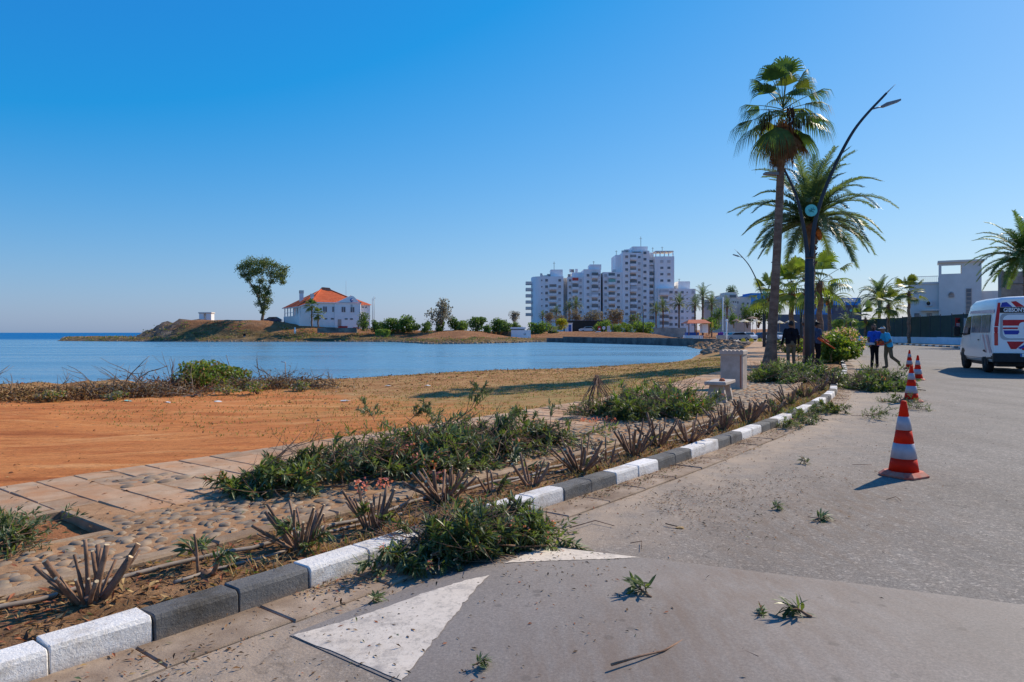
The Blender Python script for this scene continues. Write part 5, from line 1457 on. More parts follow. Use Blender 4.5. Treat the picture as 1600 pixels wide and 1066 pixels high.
# ------------------------------------------------------------ lamp posts
def post_pts(l, d): return [(X(px,d), Z(py,d)) for px, py in l]
def lamp_post(label, px, d, s=1.0, mirror=1, leaf_=True):
    """two arms of unequal height springing from one post"""
    t = thing('street_lamp', label, 'street lamp', (X(px,d), d, .1), 0, 'double-armed street lamps')
    q = d0/F      # shape drawn at the nearest post's distance
    L = lambda pts: [(mirror*(a-1265)*q*s, 0, (572-b)*q*s) for a, b in pts]
    mb = MB()
    mb.box(-.24*s, .24*s, -.24*s, .24*s, 0, .03*s)
    mb.tube([(-.075*s, 0, 0), (-.075*s, 0, 4.2*s)], [.115*s, .10*s], 12, 0); mb.tube([(.075*s, 0, 0), (.075*s, 0, 4.2*s)], [.115*s, .10*s], 12, 0)
    mb.box(-.085*s, .085*s, -.10*s, .10*s, 0.03*s, 4.15*s)
    mb.build('post', M['steel_dark'], t)
    a = L([(1268,402),(1274,345),(1296,278),(1335,202),(1385,145)])
    def smooth(P):
        Q = catmull([P[0]] + P + [P[-1]], 12); return [tuple(v) for v in Q]
    a = smooth(a); mb = MB(); mb.tube(a, [(.088-.045*i/(len(a)-1))*s for i in range(len(a))], 10, 0); arm = mb.build('arm', M['steel_dark'], t)
    mb = MB(); mb.tube(L([(1385,145),(1399,131)]), [.03*s,.008*s], 6, 0); mb.build('spike', M['steel'], arm)
    b = L([(1262,402),(1256,356),(1244,305),(1224,261)])
    b = smooth(b); mb = MB(); mb.tube(b, [(.088-.05*i/(len(b)-1))*s for i in range(len(b))], 10, 0); mb.build('arm', M['steel_dark'], t)
    for (p0, p1, p2) in (((1362,170),(1377,166),(1405,157)), ((1229,272),(1218,272),(1194,271))):
        A, B, Cc = [Vector(v) for v in L([p0, p1, p2])]
        mb = MB(); mb.tube([A, B], .03*s, 6, 0)
        dv = (Cc-B).normalized(); up = Vector((0,0,1)); 
        for (e, w, hh) in ((0,.07,.03),):
            vs = []
            for (k, ww, zz) in ((0,.06,.045),(.2,.15,.08),(1,.14,.045)):
                p = B.lerp(Cc, k)
                for sy, sz in ((-1,-.6),(1,-.6),(1,1),(-1,1)): vs.append((p.x, sy*ww*s, p.z + sz*zz*s))
            mb.add(vs, [(0,1,2,3),(0,4,5,1),(1,5,6,2),(2,6,7,3),(3,7,4,0),(4,8,9,5),(5,9,10,6),(6,10,11,7),(7,11,8,4),(11,10,9,8)])
        mb.build('lamp_head', M['lamp_white'], t)
    mb = MB(); c = L([(1265.5,329)])[0]
    mb.add([(c[0] + .235*s*math.cos(2*math.pi*k/24), y, c[2] + .235*s*math.sin(2*math.pi*k/24)) for y in (-.14*s, -.10*s) for k in range(24)],
           [tuple(range(24)), tuple(range(24,48))[::-1]] + [(k, 24+k, 24+(k+1) % 24, (k+1) % 24) for k in range(24)])
    em = mb.build('emblem_disc', M['emblem'], t)
    if s > .9:
        mb = MB()
        for (pts, r) in (([(-.12,.02),(-.02,.0),(.06,.05),(.13,.02)], .02), ([(-.08,-.06),(0,-.03),(.09,-.07)], .017), ([(-.02,.1),(.02,.03),(.0,-.06)], .015), ([(.05,.09),(.1,.1)], .012)):
            mb.tube([(c[0]+a_, -.142, c[2]+b_) for a_, b_ in pts], r, 5, 0)
        mb.build('emblem_mark', M['emblem_mark'], em)
    return t
lamp_post('tall dark double-armed street lamp with a round turquoise disc', 1265, 28.0)
lamp_post('second double-armed street lamp, seen left of the tall palm trunk', 1194, 66, .82, -1)
lamp_post('third street lamp, its head showing between the palm trunks', 1252, 52, .62, -1)
lamp_post('pale far street lamp between the blue building and the villa', 1329, 115, .8)

# ------------------------------------------------------------ concrete post and bench
p = at(1146, 607, .1)
pt = thing('concrete_bin', 'upright grey concrete post with a fluted rounded cap on the promenade', 'concrete post', p, R(-30))
sc_ = p[1]/F
w, h = 33*sc_, 62*sc_*.86
mb = MB(); mb.prism([(-w/2,-.22),(w/2-.06,-.22),(w/2,-.16),(w/2+.02,.2),(-w/2+.03,.2)], 'z', 0, h); mb.build('shaft', M['concrete'], pt)
mb = MB()
for k in range(6):
    a = -w/2 - .02 + (w+.05)*k/6; mb.prism([(a+.0005, h+.002),(a+(w+.05)/6-.0005, h+.002),(a+(w+.05)/6-.0005, h+.075),(a+(w+.05)/6*.8, h+.10),(a+(w+.05)/12, h+.108),(a+(w+.05)/6*.2, h+.10),(a+.0005, h+.075)], 'y', -.245, .23)
mb.build('fluted_cap', M['concrete'], pt)
mb = MB(); mb.box(w/2-.045, w/2-.02, -.226, -.216, .03, h*.97); mb.build('rust_strip', M['orange_door'], pt)
p = at(1124, 630, .1)
bn = thing('stone_bench', 'pale concrete bench seat on splayed legs near the grey post', 'bench', (p[0], p[1]+.15, .1), R(62))
mb = MB(); mb.cbox(-.2, .75, -.2, .2, .335, .40, .012); mb.build('seat', M['concrete'], bn)
for xx in (-.02, .55):
    mb = MB(); mb.prism([(-.19,0),(.19,0),(.125,.333),(-.125,.333)], 'x', xx-.06, xx+.06); mb.build('leg', M['concrete'], bn)
mb = MB(); mb.ball((.1, .02, .42), (.06,.05,.035), 8, 5, 0, .15); tag(mb.build('brick_shard', M['roof_red'], loc=(p[0], p[1]+.15, .1)), 'small reddish stone lying on the bench seat', 'stone')

# ------------------------------------------------------------ traffic cones
def make_cone(label, loc, rz, h=.74):
    t = thing('traffic_cone', label, 'traffic cone', loc, rz, 'traffic cones along the road'); q = h/.74
    mb = MB(); w = .185*q; c = .06*q
    oct_ = [(-w,-w+c),(-w+c,-w),(w-c,-w),(w,-w+c),(w,w-c),(w-c,w),(-w+c,w),(-w,w-c)]
    vs = [(x, y, .004) for x, y in oct_] + [(x, y, .02) for x, y in oct_] + [(x*.80, y*.80, .055*q) for x, y in oct_]
    mb.add(vs, [tuple(range(8))[::-1], tuple(range(16,24))] + [(k, (k+1) % 8, 8+(k+1) % 8, 8+k) for k in range(8)] + [(8+k, 8+(k+1) % 8, 16+(k+1) % 8, 16+k) for k in range(8)])
    mb.build('base', M['cone_base'], t)
    r = lambda z: (.128*(1-z/(h*1.06)) + .018*q)*q if True else 0
    zb = .055*q
    for (a, b, m, nm, e) in ((zb, h*.245, 'cone', 'body', 0), (h*.245, h*.445, 'reflect', 'reflective_band', .003), (h*.445, h*.62, 'cone', 'body', 0), (h*.62, h*.80, 'reflect', 'reflective_band', .003), (h*.80, h, 'cone', 'body', 0)):
        mb = MB(); prof = [(r(a)+e, a), (r(b)+e, b)]
        if b == h: prof += [(r(b)-.008, b+.006)]
        if e: prof = [(r(a)-.002, a), (r(a)+e, a+.002), (r(b)+e, b-.002), (r(b)-.002, b)]
        mb.lathe(prof, 28); mb.build(nm, M[m], t)
    return t
for (px, py, lab, rz) in ((1412,744,'nearest red and white traffic cone, standing alone on the road',.5),(1424,628,'second traffic cone, beside the leafy heap on the asphalt',.2),(1434,594,'third traffic cone, rightmost of the far group',.9),(1421,576.5,'farthest traffic cone, partly behind the second',.4)):
    make_cone(lab, at(px, py, 0), rz)
# ------------------------------------------------------------ van
def text_mb(body, size, depth=.004, font_serif=False):
    cu = bpy.data.curves.new('txt', 'FONT'); cu.body = body; cu.size = size; cu.extrude = depth; cu.align_x = 'CENTER'; cu.align_y = 'CENTER'
    if font_serif: cu.offset = size*.022
    ob = bpy.data.objects.new('txt', cu); COL.objects.link(ob)
    dg = bpy.context.evaluated_depsgraph_get(); me = ob.evaluated_get(dg).to_mesh()
    mb = MB(); mb.add([tuple(v.co) for v in me.vertices], [tuple(p.vertices) for p in me.polygons])
    ob.evaluated_get(dg).to_mesh_clear(); bpy.data.objects.remove(ob); bpy.data.curves.remove(cu)
    return mb
VTH = R(-21)
van = thing('delivery_van', 'white high-roof van with red and blue graphics driving away at right', 'van', (18.5, 26.9, 0), VTH)
# loft: stations along y (forward), ring of half-section points (x, z)
def sec(w, zb, zt, roofw, shoulder=1.35):
    return [(w*.94, zb), (w, zb+.18), (w, .95), (w*.985, shoulder), (w*.93, (shoulder+zt)/2+.12), (roofw+.02, zt-.12), (roofw-.07, zt-.03), (roofw*.6, zt), (0, zt+.015)]
st = [(-2.78, sec(.985,.45,2.56,.80)), (-2.72, sec(1.01,.42,2.63,.83)), (-2.5, sec(1.02,.40,2.66,.84)), (-1.0, sec(1.03,.38,2.68,.86)), (.6, sec(1.03,.38,2.66,.86)), (1.15, sec(1.03,.38,2.58,.84)),
      (1.5, sec(1.02,.38,2.30,.80,1.32)), (1.95, sec(1.01,.38,1.72,.74,1.24)), (2.25, sec(.99,.38,1.40,.74,1.12)), (2.6, sec(.95,.36,1.16,.74,.98)), (2.8, sec(.84,.36,.95,.66,.84))]
mb = MB(); vs = []; n = 17
for y, s_ in st:
    ring = [(x, y, z) for x, z in s_] + [(-x, y, z) for x, z in s_[:-1][::-1]]
    vs += ring
fs = [(i*n+k, i*n+(k+1) % n, (i+1)*n+(k+1) % n, (i+1)*n+k) for i in range(len(st)-1) for k in range(n)]
fs += [tuple(range(n))[::-1], tuple((len(st)-1)*n+k for k in range(n))]
mb.add(vs, [f[::-1] for f in fs], 0, False)
body = mb.build('body', M['van_white'], van)
for p_ in body.data.polygons: p_.use_smooth = len(p_.vertices) == 4
def sidepoly(name, pts, mat, side=-1, e=.006, par=van):
    """flat panel on the van's flank: pts (y, z)"""
    def xw(z):
        pr = [(.38,1.0),(.95,1.035),(1.35,1.02),(2.1,.968),(2.5,.88)]
        return float(np.interp(z, [a for a, b in pr], [b for a, b in pr]))
    mb = MB(); nn = len(pts)
    vs = [(side*(xw(z)+e), y, z) for y, z in pts]; mb.add(vs, [tuple(range(nn)) if side > 0 else tuple(range(nn))[::-1]])
    bm_ = mb.build(name, M[mat], par)
    if bm_.data.polygons[0].normal.x*side < 0: bm_.data.flip_normals()
    return bm_
for sd in (-1, 1):
    sidepoly('side_window', [(-2.3,1.42),(-1.1,1.42),(-1.1,2.06),(-2.3,2.06)], 'van_glass', sd)
    sidepoly('side_window', [(-1.0,1.42),(.35,1.42),(.35,2.06),(-1.0,2.06)], 'van_glass', sd)
    sidepoly('door_window', [(.5,1.36),(1.75,1.3),(1.55,1.62),(1.2,2.02),(.5,2.06)], 'van_dark', sd)
    sidepoly('side_band', [(-2.68,.62),(2.2,.62),(2.2,.5),(-2.68,.5)], 'black', sd)
    sidepoly('roof_stripe', [(-2.66,2.22),(.8,2.26),(.8,2.16),(-2.66,2.10)], 'van_pink', sd, .004)
    sidepoly('side_graphic', [(-2.66,.72),(-2.3,.72),(-1.75,1.35),(-2.1,1.35)], 'van_pink', sd, .005)
    sidepoly('side_graphic', [(-2.05,.72),(-1.85,.72),(-1.3,1.35),(-1.5,1.35)], 'van_pink', sd, .005)
    for yy in (-2.4, -1.05, .43, 1.85):
        sidepoly('door_seam', [(yy-.008,.66),(yy+.008,.66),(yy+.008,1.34),(yy-.008,1.34)], 'black', sd, .004)
    sidepoly('door_handle', [(-.95,1.14),(-.72,1.14),(-.72,1.18),(-.95,1.18)], 'black', sd, .01)
    for yy in (-1.62, 1.68):
        sidepoly('wheel_arch', [(yy+.46*math.cos(a), .36+.46*math.sin(a)) for a in np.linspace(-.1, math.pi+.1, 18)], 'black', sd, .004)
        wh = MB(); w = thing('wheel', None, None); w.parent = van; w.location = (sd*.90, yy, .345)
        prof = [(.12,-.12),(.30,-.125),(.335,-.10),(.345,-.03),(.345,.03),(.335,.10),(.30,.125),(.12,.12)]
        vs = []; N = 22
        for r_, x_ in prof:
            for k in range(N): vs.append((x_, r_*math.cos(6.2832*k/N), r_*math.sin(6.2832*k/N)))
        wh.add(vs, [(i*N+k, i*N+(k+1) % N, (i+1)*N+(k+1) % N, (i+1)*N+k) for i in range(len(prof)-1) for k in range(N)], 0, True); wh.build('tyre', M['tyre'], w)
        rm = MB(); rm.add([(sd*.10, r_*math.cos(6.2832*k/N), r_*math.sin(6.2832*k/N)) for r_ in (.215,) for k in range(N)] + [(sd*.06,0,0)], [(k, (k+1) % N, N) for k in range(N)], 0, False); rm.build('rim', M['rim'], w)
    mm = MB(); mm.cbox(sd*1.26-.11, sd*1.26+.11, 1.50, 1.62, 1.28, 1.68, .03); mm.box(min(sd*1.0, sd*1.2), max(sd*1.0, sd*1.2), 1.52, 1.58, 1.34, 1.40); mm.build('door_mirror', M['black'], van)
def rear(name, pts, mat, e=.006, par=van):
    mb = MB(); nn = len(pts); mb.add([(x, -2.782-e, z) for x, z in pts], [tuple(range(nn))])
    o = mb.build(name, M[mat], par)
    if o.data.polygons[0].normal.y > 0: o.data.flip_normals()
    return o
def rpoly(cx, cz, w, h, r=.12, n=5):
    out = []
    for (sx, sz, a0) in ((1,1,0),(-1,1,90),(-1,-1,180),(1,-1,270)):
        for k in range(n+1):
            a = R(a0 + 90*k/n); out.append((cx + sx*(w/2-r) + r*math.cos(a), cz + sz*(h/2-r) + r*math.sin(a)))
    return out
rear('rear_window_surround', rpoly(0,1.63,1.62,.92,.16), 'steel', .004)
rw = rear('rear_window', rpoly(0,1.63,1.48,.80,.2), 'white_print', .008)
rear('window_graphic', [(-.735,1.66),(.735,1.66),(.735,1.86),(-.735,1.86)], 'van_red', .011, rw)
rear('window_graphic', [(-.735,1.54),(-.3,1.54),(-.3,1.60),(-.735,1.60)], 'van_red', .011, rw)
rear('window_graphic', [(-.68,1.36),(-.3,1.36),(-.22,1.50),(-.72,1.50)], 'van_blue', .011, rw)
rear('window_graphic', rpoly(-.02,1.58,.5,.40,.12), 'white_print', .014, rw)
rear('window_graphic', rpoly(-.0,1.60,.26,.2,.1), 'orange_print', .017, rw)
rear('window_graphic', [(.3,1.36),(.68,1.36),(.72,1.50),(.24,1.50)], 'van_blue', .011, rw)
rear('top_graphic', [(-.8,2.30),(-.45,2.30),(-.62,2.47),(-.76,2.45)], 'van_blue', .005)
rear('top_graphic', [(-.35,2.30),(-.1,2.30),(-.35,2.5),(-.5,2.48)], 'van_red', .005)
rear('top_graphic', [(.2,2.30),(.5,2.30),(.45,2.48),(.3,2.5)], 'van_blue', .005)
sb = rear('sign_board', [(-.82,2.10),(.82,2.10),(.82,2.29),(-.82,2.29)], 'black', .009)
tm = text_mb("GIBSON'S", .19, .003, True)
Mx = Matrix.Translation((-.40, -2.796, 2.19)) @ Matrix.Rotation(R(90), 4, 'X') @ Matrix.Diagonal((.78,1,1,1))
xf(tm, Mx).build('lettering', M['white_print'], sb)
for sd in (-1, 1):
    mb = MB(); mb.cbox(sd*.925-.055, sd*.925+.055, -2.80, -2.66, .98, 1.42, .015); mb.build('tail_lamp', M['tail'], van)
    mb = MB(); mb.cbox(sd*.925-.05, sd*.925+.05, -2.802, -2.66, 1.42, 1.62, .015); mb.build('pillar_stripe', M['van_red'], van)
    rear('pillar_stripe', [(sd*.98,1.64),(sd*.86,1.64),(sd*.80,2.45),(sd*.88,2.45)], 'van_red', .005)
rear('lower_graphic', [(-.62,1.12),(-.1,1.12),(-.35,.86),(-.5,.86)], 'van_red', .006)
rear('lower_graphic', [(-.3,.9),(-.05,1.05),(.02,1.0),(-.22,.86)], 'van_blue', .008)
rear('lower_graphic', rpoly(.12,.88,.62,.11,.05), 'van_red', .007)
rear('lower_graphic', [(.1,.9),(.2,.9),(.2,1.2),(.1,1.2)], 'van_red', .007)
rear('door_split', [(-.008,.75),(.008,.75),(.008,1.16),(-.008,1.16)], 'black', .010)
mb = MB(); mb.cbox(-1.03, 1.03, -2.90, -2.70, .40, .72, .03); bp = mb.build('bumper', M['black'], van)
mb = MB(); mb.box(-.26, .26, -2.915, -2.902, .60, .71); pl = mb.build('number_plate', M['plate'], bp)
mb = MB(); mb.box(-.26, -.21, -2.918, -2.9155, .602, .708); mb.build('plate_band', M['blue_paint'], bp)
xf(text_mb('PZ 875', .095, .001), Matrix.Translation((.03, -2.917, .655)) @ Matrix.Rotation(R(90), 4, 'X')).build('plate_number', M['black'], bp)
mb = MB(); mb.cbox(-.85, .85, -2.5, 2.4, .24, .42, .03); mb.build('underbody', M['black'], van)
mb = MB(); mb.prism([(1.22,2.56),(2.2,1.42),(2.23,1.44),(1.25,2.58)], 'x', -.74, .74); mb.build('windscreen', M['van_dark'], van)

# ------------------------------------------------------------ people
def person(label, loc, rz, J, cloth, hat=None, beard=False, group='garden workers'):
    """one continuous body: capsules between joints, fused by voxel remesh, coloured by clothing"""
    t = thing('person', label, 'person', loc, rz, group)
    caps = []      # p0, r0, p1, r1, material index
    V = {k: Vector(v) for k, v in J.items()}
    TOP, LEG, SKIN, SHOE, HAIR, HAND = range(6)
    def cap(a, ra, b, rb, m): caps.append((V[a] if isinstance(a, str) else Vector(a), ra, V[b] if isinstance(b, str) else Vector(b), rb, m))
    pel, chest, neck, head = V['pelvis'], V['chest'], V['neck'], V['head']
    side = (V['shR'] - V['shL']).normalized(); upv = (chest - pel).normalized(); fw = upv.cross(side)*-1
    fwd = Vector(J.get('face', (0,-1,0))).normalized()
    for s_ in (-1, 1):
        cap(pel + side*.085*s_ - upv*.02, .118, chest + side*.11*s_ - upv*.10, .118, TOP)
        cap(chest + side*.11*s_ - upv*.10, .118, chest + side*.13*s_ + upv*.06, .098, TOP)
        cap(pel + side*.075*s_ - upv*.06, .118, pel + side*.08*s_ + upv*.03, .115, LEG)
    cap(chest + upv*.08, .09, neck - upv*.02, .062, TOP)
    for s_ in 'LR': cap(neck - upv*.05, .06, V['sh'+s_] - upv*.02, .062, TOP)
    cap(neck - upv*.02, .055, head - Vector((0,0,.05)), .054, SKIN)
    cap(head + Vector((0,0,-.03)), .085, head + Vector((0,0,.045)), .092, SKIN)
    cap(head + fwd*.035 + Vector((0,0,-.075)), .048, head + fwd*.045 + Vector((0,0,-.03)), .06, HAIR if beard else SKIN)
    cap(head + fwd*.088 + Vector((0,0,.012)), .010, head + fwd*.108 + Vector((0,0,-.022)), .017, SKIN)
    cap(head - fwd*.022 + Vector((0,0,.03)), .092, head - fwd*.012 + Vector((0,0,.068)), .086, HAIR)
    fs_ = fwd.cross(Vector((0,0,1))).normalized()
    for s_ in (-1, 1): cap(head + fs_*.088*s_ + Vector((0,0,-.015)), .014, head + fs_*.094*s_ + Vector((0,0,.02)), .018, SKIN)
    for s_ in 'LR':
        sleeve = cloth.get('sleeve', .55)
        sh, el, wr = V['sh'+s_], V['el'+s_], V['wr'+s_]
        cap(sh, .068, sh.lerp(el, min(1, sleeve)), .058, TOP)
        if sleeve < 1: cap(sh.lerp(el, sleeve), .046, el, .042, SKIN); cap(el, .042, wr, .031, SKIN)
        else: cap(el, .05, wr, .042, TOP)
        hd = (wr - el).normalized(); hand = wr + hd*.085
        if 'hand'+s_ in V: hd = (V['hand'+s_] - wr).normalized(); hand = wr + hd*.085
        cap(wr, .03, hand, .037, HAND)
        a_ = hd.orthogonal().normalized(); b_ = hd.cross(a_)
        for q, fl in ((-.03,.075),(-.01,.085),(.01,.08),(.03,.065)):
            k1 = hand + a_*q + hd*.03; k2 = k1 + hd*fl*.5 + b_*.01; cap(k1, .0115, k2, .0105, HAND); cap(k2, .0105, k2 + hd*fl*.35 + b_*.03, .009, HAND)
        cap(wr + hd*.03 - a_*.03, .014, wr + hd*.085 - a_*.06 + b_*.015, .011, HAND)
        hp, kn, an, toe = V['hip'+s_], V['kn'+s_], V['an'+s_], V['toe'+s_]
        cap(hp, .095, kn, .068, LEG); cap(kn, .068, an, .058, LEG)
        cap(an - Vector((0,0,.02)), .048, an + (toe-an)*.25 - Vector((0,0,.03)), .05, SHOE); cap(an + (toe-an)*.1 - Vector((0,0,.035)), .045, toe, .038, SHOE)
    mb = MB()
    for p0, r0, p1, r1, m_ in caps:
        ax = p1 - p0; L = ax.length
        if L < 1e-4: ax = Vector((0,0,1)); L = 1e-4
        ax.normalize(); pts = []; rs = []
        for k in range(5): 
            a = R(-88 + 22*k); pts.append(p0 + ax*r0*math.sin(a)); rs.append(r0*math.cos(a))
        for k in range(5):
            a = R(22*k); pts.append(p1 + ax*r1*math.sin(a)); rs.append(r1*math.cos(a))
        mb.tube(pts, rs, 12, 0, True)
    ob = mb.build('tmp_body', M['skin'])
    rm = ob.modifiers.new('r', 'REMESH'); rm.mode = 'VOXEL'; rm.voxel_size = .0125; rm.use_smooth_shade = True
    sm = ob.modifiers.new('s', 'SMOOTH'); sm.iterations = 3; sm.factor = .4
    dg = bpy.context.evaluated_depsgraph_get(); me = bpy.data.meshes.new_from_object(ob.evaluated_get(dg))
    bpy.data.objects.remove(ob)
    me.materials.clear()
    for k in ('top','leg','skin','shoe','hair','hand'): me.materials.append(M[cloth[k]])
    P = np.empty(len(me.polygons)*3); me.polygons.foreach_get('center', P); P = P.reshape(-1, 3)
    bestd = np.full(len(P), 1e9); bi = np.zeros(len(P), int)
    for p0, r0, p1, r1, m_ in caps:
        a = np.array(p0); b = np.array(p1); ab = b-a; tt = np.clip(((P-a)@ab)/max(1e-9, ab@ab), 0, 1)
        dd = np.linalg.norm(P - (a + tt[:,None]*ab), axis=1) - (r0 + (r1-r0)*tt)
        up = dd < bestd; bestd[up] = dd[up]; bi[up] = m_
    me.polygons.foreach_set('material_index', bi.astype(np.int32)); me.update()
    link('body', me, t)
    if hat:
        mb = MB(); mb.ball(head + Vector((0,0,.055)), (.104,.104,.075), 14, 8, 0, 0, -.2)
        fa = math.atan2(fwd.y, fwd.x)
        pts = [(head.x + .09*math.cos(fa+a), head.y + .09*math.sin(fa+a), head.z+.052) for a in np.linspace(-1,1,7)] + [(head.x + .175*math.cos(fa+a*.6), head.y + .175*math.sin(fa+a*.6), head.z+.04) for a in np.linspace(1,-1,7)]
        mb.add(pts + [(x, y, z+.012) for x, y, z in pts], [tuple(range(14))[::-1], tuple(range(14,28))] + [(k, (k+1) % 14, 14+(k+1) % 14, 14+k) for k in range(14)])
        mb.build('cap', M[hat], t)
    for s_ in (-1, 1):
        mb = MB(); mb.ball(head + fwd*.083 + fs_*.033*s_ + Vector((0,0,.02)), .011, 6, 4); mb.build('eye', M['black'], t)
    return t
def pose(h=1.0, lean=0.0, **k):
    """standing figure facing -y (towards camera) by default, 1.75 m"""
    J = dict(pelvis=(0,0,.95), chest=(0,lean*.32,1.30), neck=(0,lean*.48,1.50), head=(0,lean*.56,1.62), shL=(-.20,lean*.42,1.42), shR=(.20,lean*.42,1.42),
             elL=(-.26,lean*.3,1.14), elR=(.26,lean*.3,1.14), wrL=(-.27,-.06+lean*.2,.89), wrR=(.27,-.06+lean*.2,.89),
             hipL=(-.09,0,.90), hipR=(.09,0,.90), knL=(-.10,-.02,.50), knR=(.10,-.02,.50), anL=(-.10,.01,.09), anR=(.10,.01,.09), toeL=(-.12,-.15,.045), toeR=(.12,-.15,.045))
    J.update(k); return J
base = dict(skin='skin', shoe='shoe', hair='hair', hand='skin')
# man in black walking away, seen from behind
person('man in black long-sleeved top and khaki trousers seen from behind, by the tall palm', (X(1236,27.2), 27.2, .1), 0,
       pose(face=(.15,1,0), toeL=(-.12,.16,.045), toeR=(.12,.14,.045), elL=(-.29,-.02,1.15), elR=(.29,.02,1.16), wrL=(-.33,.06,.90), wrR=(.33,.12,.93), knL=(-.10,.03,.5), knR=(.11,.03,.5), anL=(-.12,-.05,.09), anR=(.13,.06,.09)),
       dict(base, top='cloth_black', leg='cloth_khaki', sleeve=1.0))
# man half hidden by the lamp post
person('man in navy shirt and cap half hidden behind the lamp post', (X(1277,28.9), 28.9, .1), 0,
       pose(face=(1,-.1,0), shL=(-.02,.19,1.42), shR=(.02,-.19,1.42), elL=(.10,.2,1.16), elR=(.06,-.22,1.16), wrL=(.3,.1,1.06), wrR=(.28,-.12,1.02), toeL=(.16,.1,.045), toeR=(.16,-.1,.045), hipL=(0,.09,.9), hipR=(0,-.09,.9), knL=(.06,.1,.5), knR=(.04,-.1,.5), anL=(0,.1,.09), anR=(-.02,-.1,.09)),
       dict(base, top='cloth_navy', leg='cloth_black', sleeve=.6, hand='glove_red'), hat='cloth_black')
t = thing('hedge_trimmer', 'orange-red hedge trimmer held by the man at the lamp post', 'tool', (X(1280,28.65), 28.65, 1.1))
mb = MB(); mb.tube([(-.05,0,.12),(.16,0,-.02)], .05, 8, 0); mb.build('engine', M['saw_red'], t)
mb = MB(); mb.tube([(.16,0,-.02),(.62,0,-.32)], [.03,.02], 6, 0); mb.build('shaft', M['saw_red'], t)
# the two men with the saw on the road
qd = 28.6
person('bearded man in a royal blue shirt and black trousers carrying a chainsaw', (X(1371,qd), qd+.25, 0), 0,
       pose(face=(-.75,-.55,-.12), chest=(-.01,-.03,1.30), neck=(-.03,-.05,1.50), head=(-.06,-.07,1.62), shL=(-.18,.04,1.42), shR=(.17,-.1,1.42), elL=(-.27,-.05,1.15), wrL=(-.33,-.27,1.0), elR=(.23,-.16,1.14), wrR=(.02,-.33,1.03),
            hipL=(-.08,0,.9), hipR=(.08,0,.9), knL=(-.08,-.02,.5), knR=(.10,.0,.5), anL=(-.09,.02,.09), anR=(.17,.1,.09), toeL=(-.17,-.1,.045), toeR=(.08,-.02,.045)),
       dict(base, top='cloth_blue', leg='cloth_black', sleeve=.55), beard=True)
person('man in a sky blue shirt and pale cap striding with one leg stretched back', (X(1384,qd), qd-.12, 0), 0,
       pose(face=(-.9,-.3,-.2), pelvis=(.05,0,.93), chest=(-.06,-.02,1.25), neck=(-.15,-.03,1.43), head=(-.21,-.05,1.53), shL=(-.10,.17,1.36), shR=(-.08,-.2,1.36), elL=(-.18,.2,1.10), wrL=(-.36,.0,1.02), elR=(.0,-.26,1.08), wrR=(-.24,-.22,.98),
            hipL=(.02,.08,.88), hipR=(.05,-.08,.88), knL=(-.02,.09,.48), anL=(.03,.1,.09), toeL=(-.12,.09,.045), knR=(.12,-.09,.46), anR=(.40,-.08,.26), toeR=(.46,-.1,.13)),
       dict(base, top='cloth_sky', leg='cloth_khaki', sleeve=.6, hand='glove_red'), hat='cap_white')
cs = thing('chainsaw', 'orange chainsaw held between the two men in blue', 'chainsaw', (X(1366,qd), qd-.22, 1.0), R(8))
mb = MB(); mb.cbox(-.06, .26, -.09, .09, -.08, .1, .03); mb.build('motor', M['saw_red'], cs)
mb = MB(); mb.cbox(-.10, -.045, -.075, .075, -.09, .07, .02); mb.build('front_guard', M['black'], cs)
mb = MB(); mb.cbox(-.48, -.09, -.012, .012, -.06, .02, .005); mb.build('guide_bar', M['steel'], cs)
mb = MB(); mb.tube([(.0,-.1,-.02),(.0,-.12,.12),(.0,0,.17),(.0,.12,.12),(.0,.1,-.02)], .014, 6, 0); mb.build('handle', M['black'], cs)
mb = MB(); mb.tube([(.24,0,.06),(.36,0,.05),(.4,0,-.04),(.26,0,-.06)], .016, 6, 0); mb.build('handle', M['black'], cs)

# ------------------------------------------------------------ right side: far kerb, fence, villa, wall
rk = thing('far_kerb', None, None, (41.2, 65, 0)); rk['kind'] = 'structure'
def along(P, step, s0=0):
    P = np.array(P, float); d = np.linalg.norm(np.diff(P, axis=0), axis=1); S = np.concatenate([[0], np.cumsum(d)])
    return [(float(np.interp(s, S, P[:,0])), float(np.interp(s, S, P[:,1]))) for s in np.arange(s0, S[-1], step)]
A_ = along([(30,33),(36,45),(39.6,57),(41.2,65),(48.7,99),(57,130)], 1.0)
for i in range(len(A_)-1):
    (x0, y0), (x1, y1) = A_[i], A_[i+1]; dx, dy = x1-x0, y1-y0; L = math.hypot(dx, dy); nx_, ny_ = dy/L*.3, -dx/L*.3
    a, b = .015, .985
    mb = MB(); q = [(x0+dx*a, y0+dy*a), (x0+dx*b, y0+dy*b), (x0+dx*b+nx_, y0+dy*b+ny_), (x0+dx*a+nx_, y0+dy*a+ny_)]
    mb.prism(q[::-1], 'z', -.05, .17); mb.build('kerb_block', M['kerb_white'] if i % 2 else M['kerb_grey'], rk, origin=(41.2,65,0))
mb = MB(); P1 = along([(30,33),(36,45),(39.6,57),(41.2,65),(48.7,99),(57,130)], 4.0)
vs = []
for x, y in P1: vs += [(x+.28, y-.1, .155), (x+60, y-12, .155)]
mb.add(vs, [(2*i, 2*i+1, 2*i+3, 2*i+2) for i in range(len(P1)-1)]); tag(mb.build('far_pavement', M['edging']), kind='structure')
FA, FB = (51.3, 106.0), (46.9, 72.0); fdx, fdy = FB[0]-FA[0], FB[1]-FA[1]
FC = (FB[0]-.9, FB[1]-12)
fen = thing('green_fence', 'long dark green mesh fence screening the villa across the road', 'fence', (FB[0], FB[1], .15))
lw_ = thing('low_wall', 'low pale blue wall under the green fence', 'wall', (FB[0], FB[1], .15))
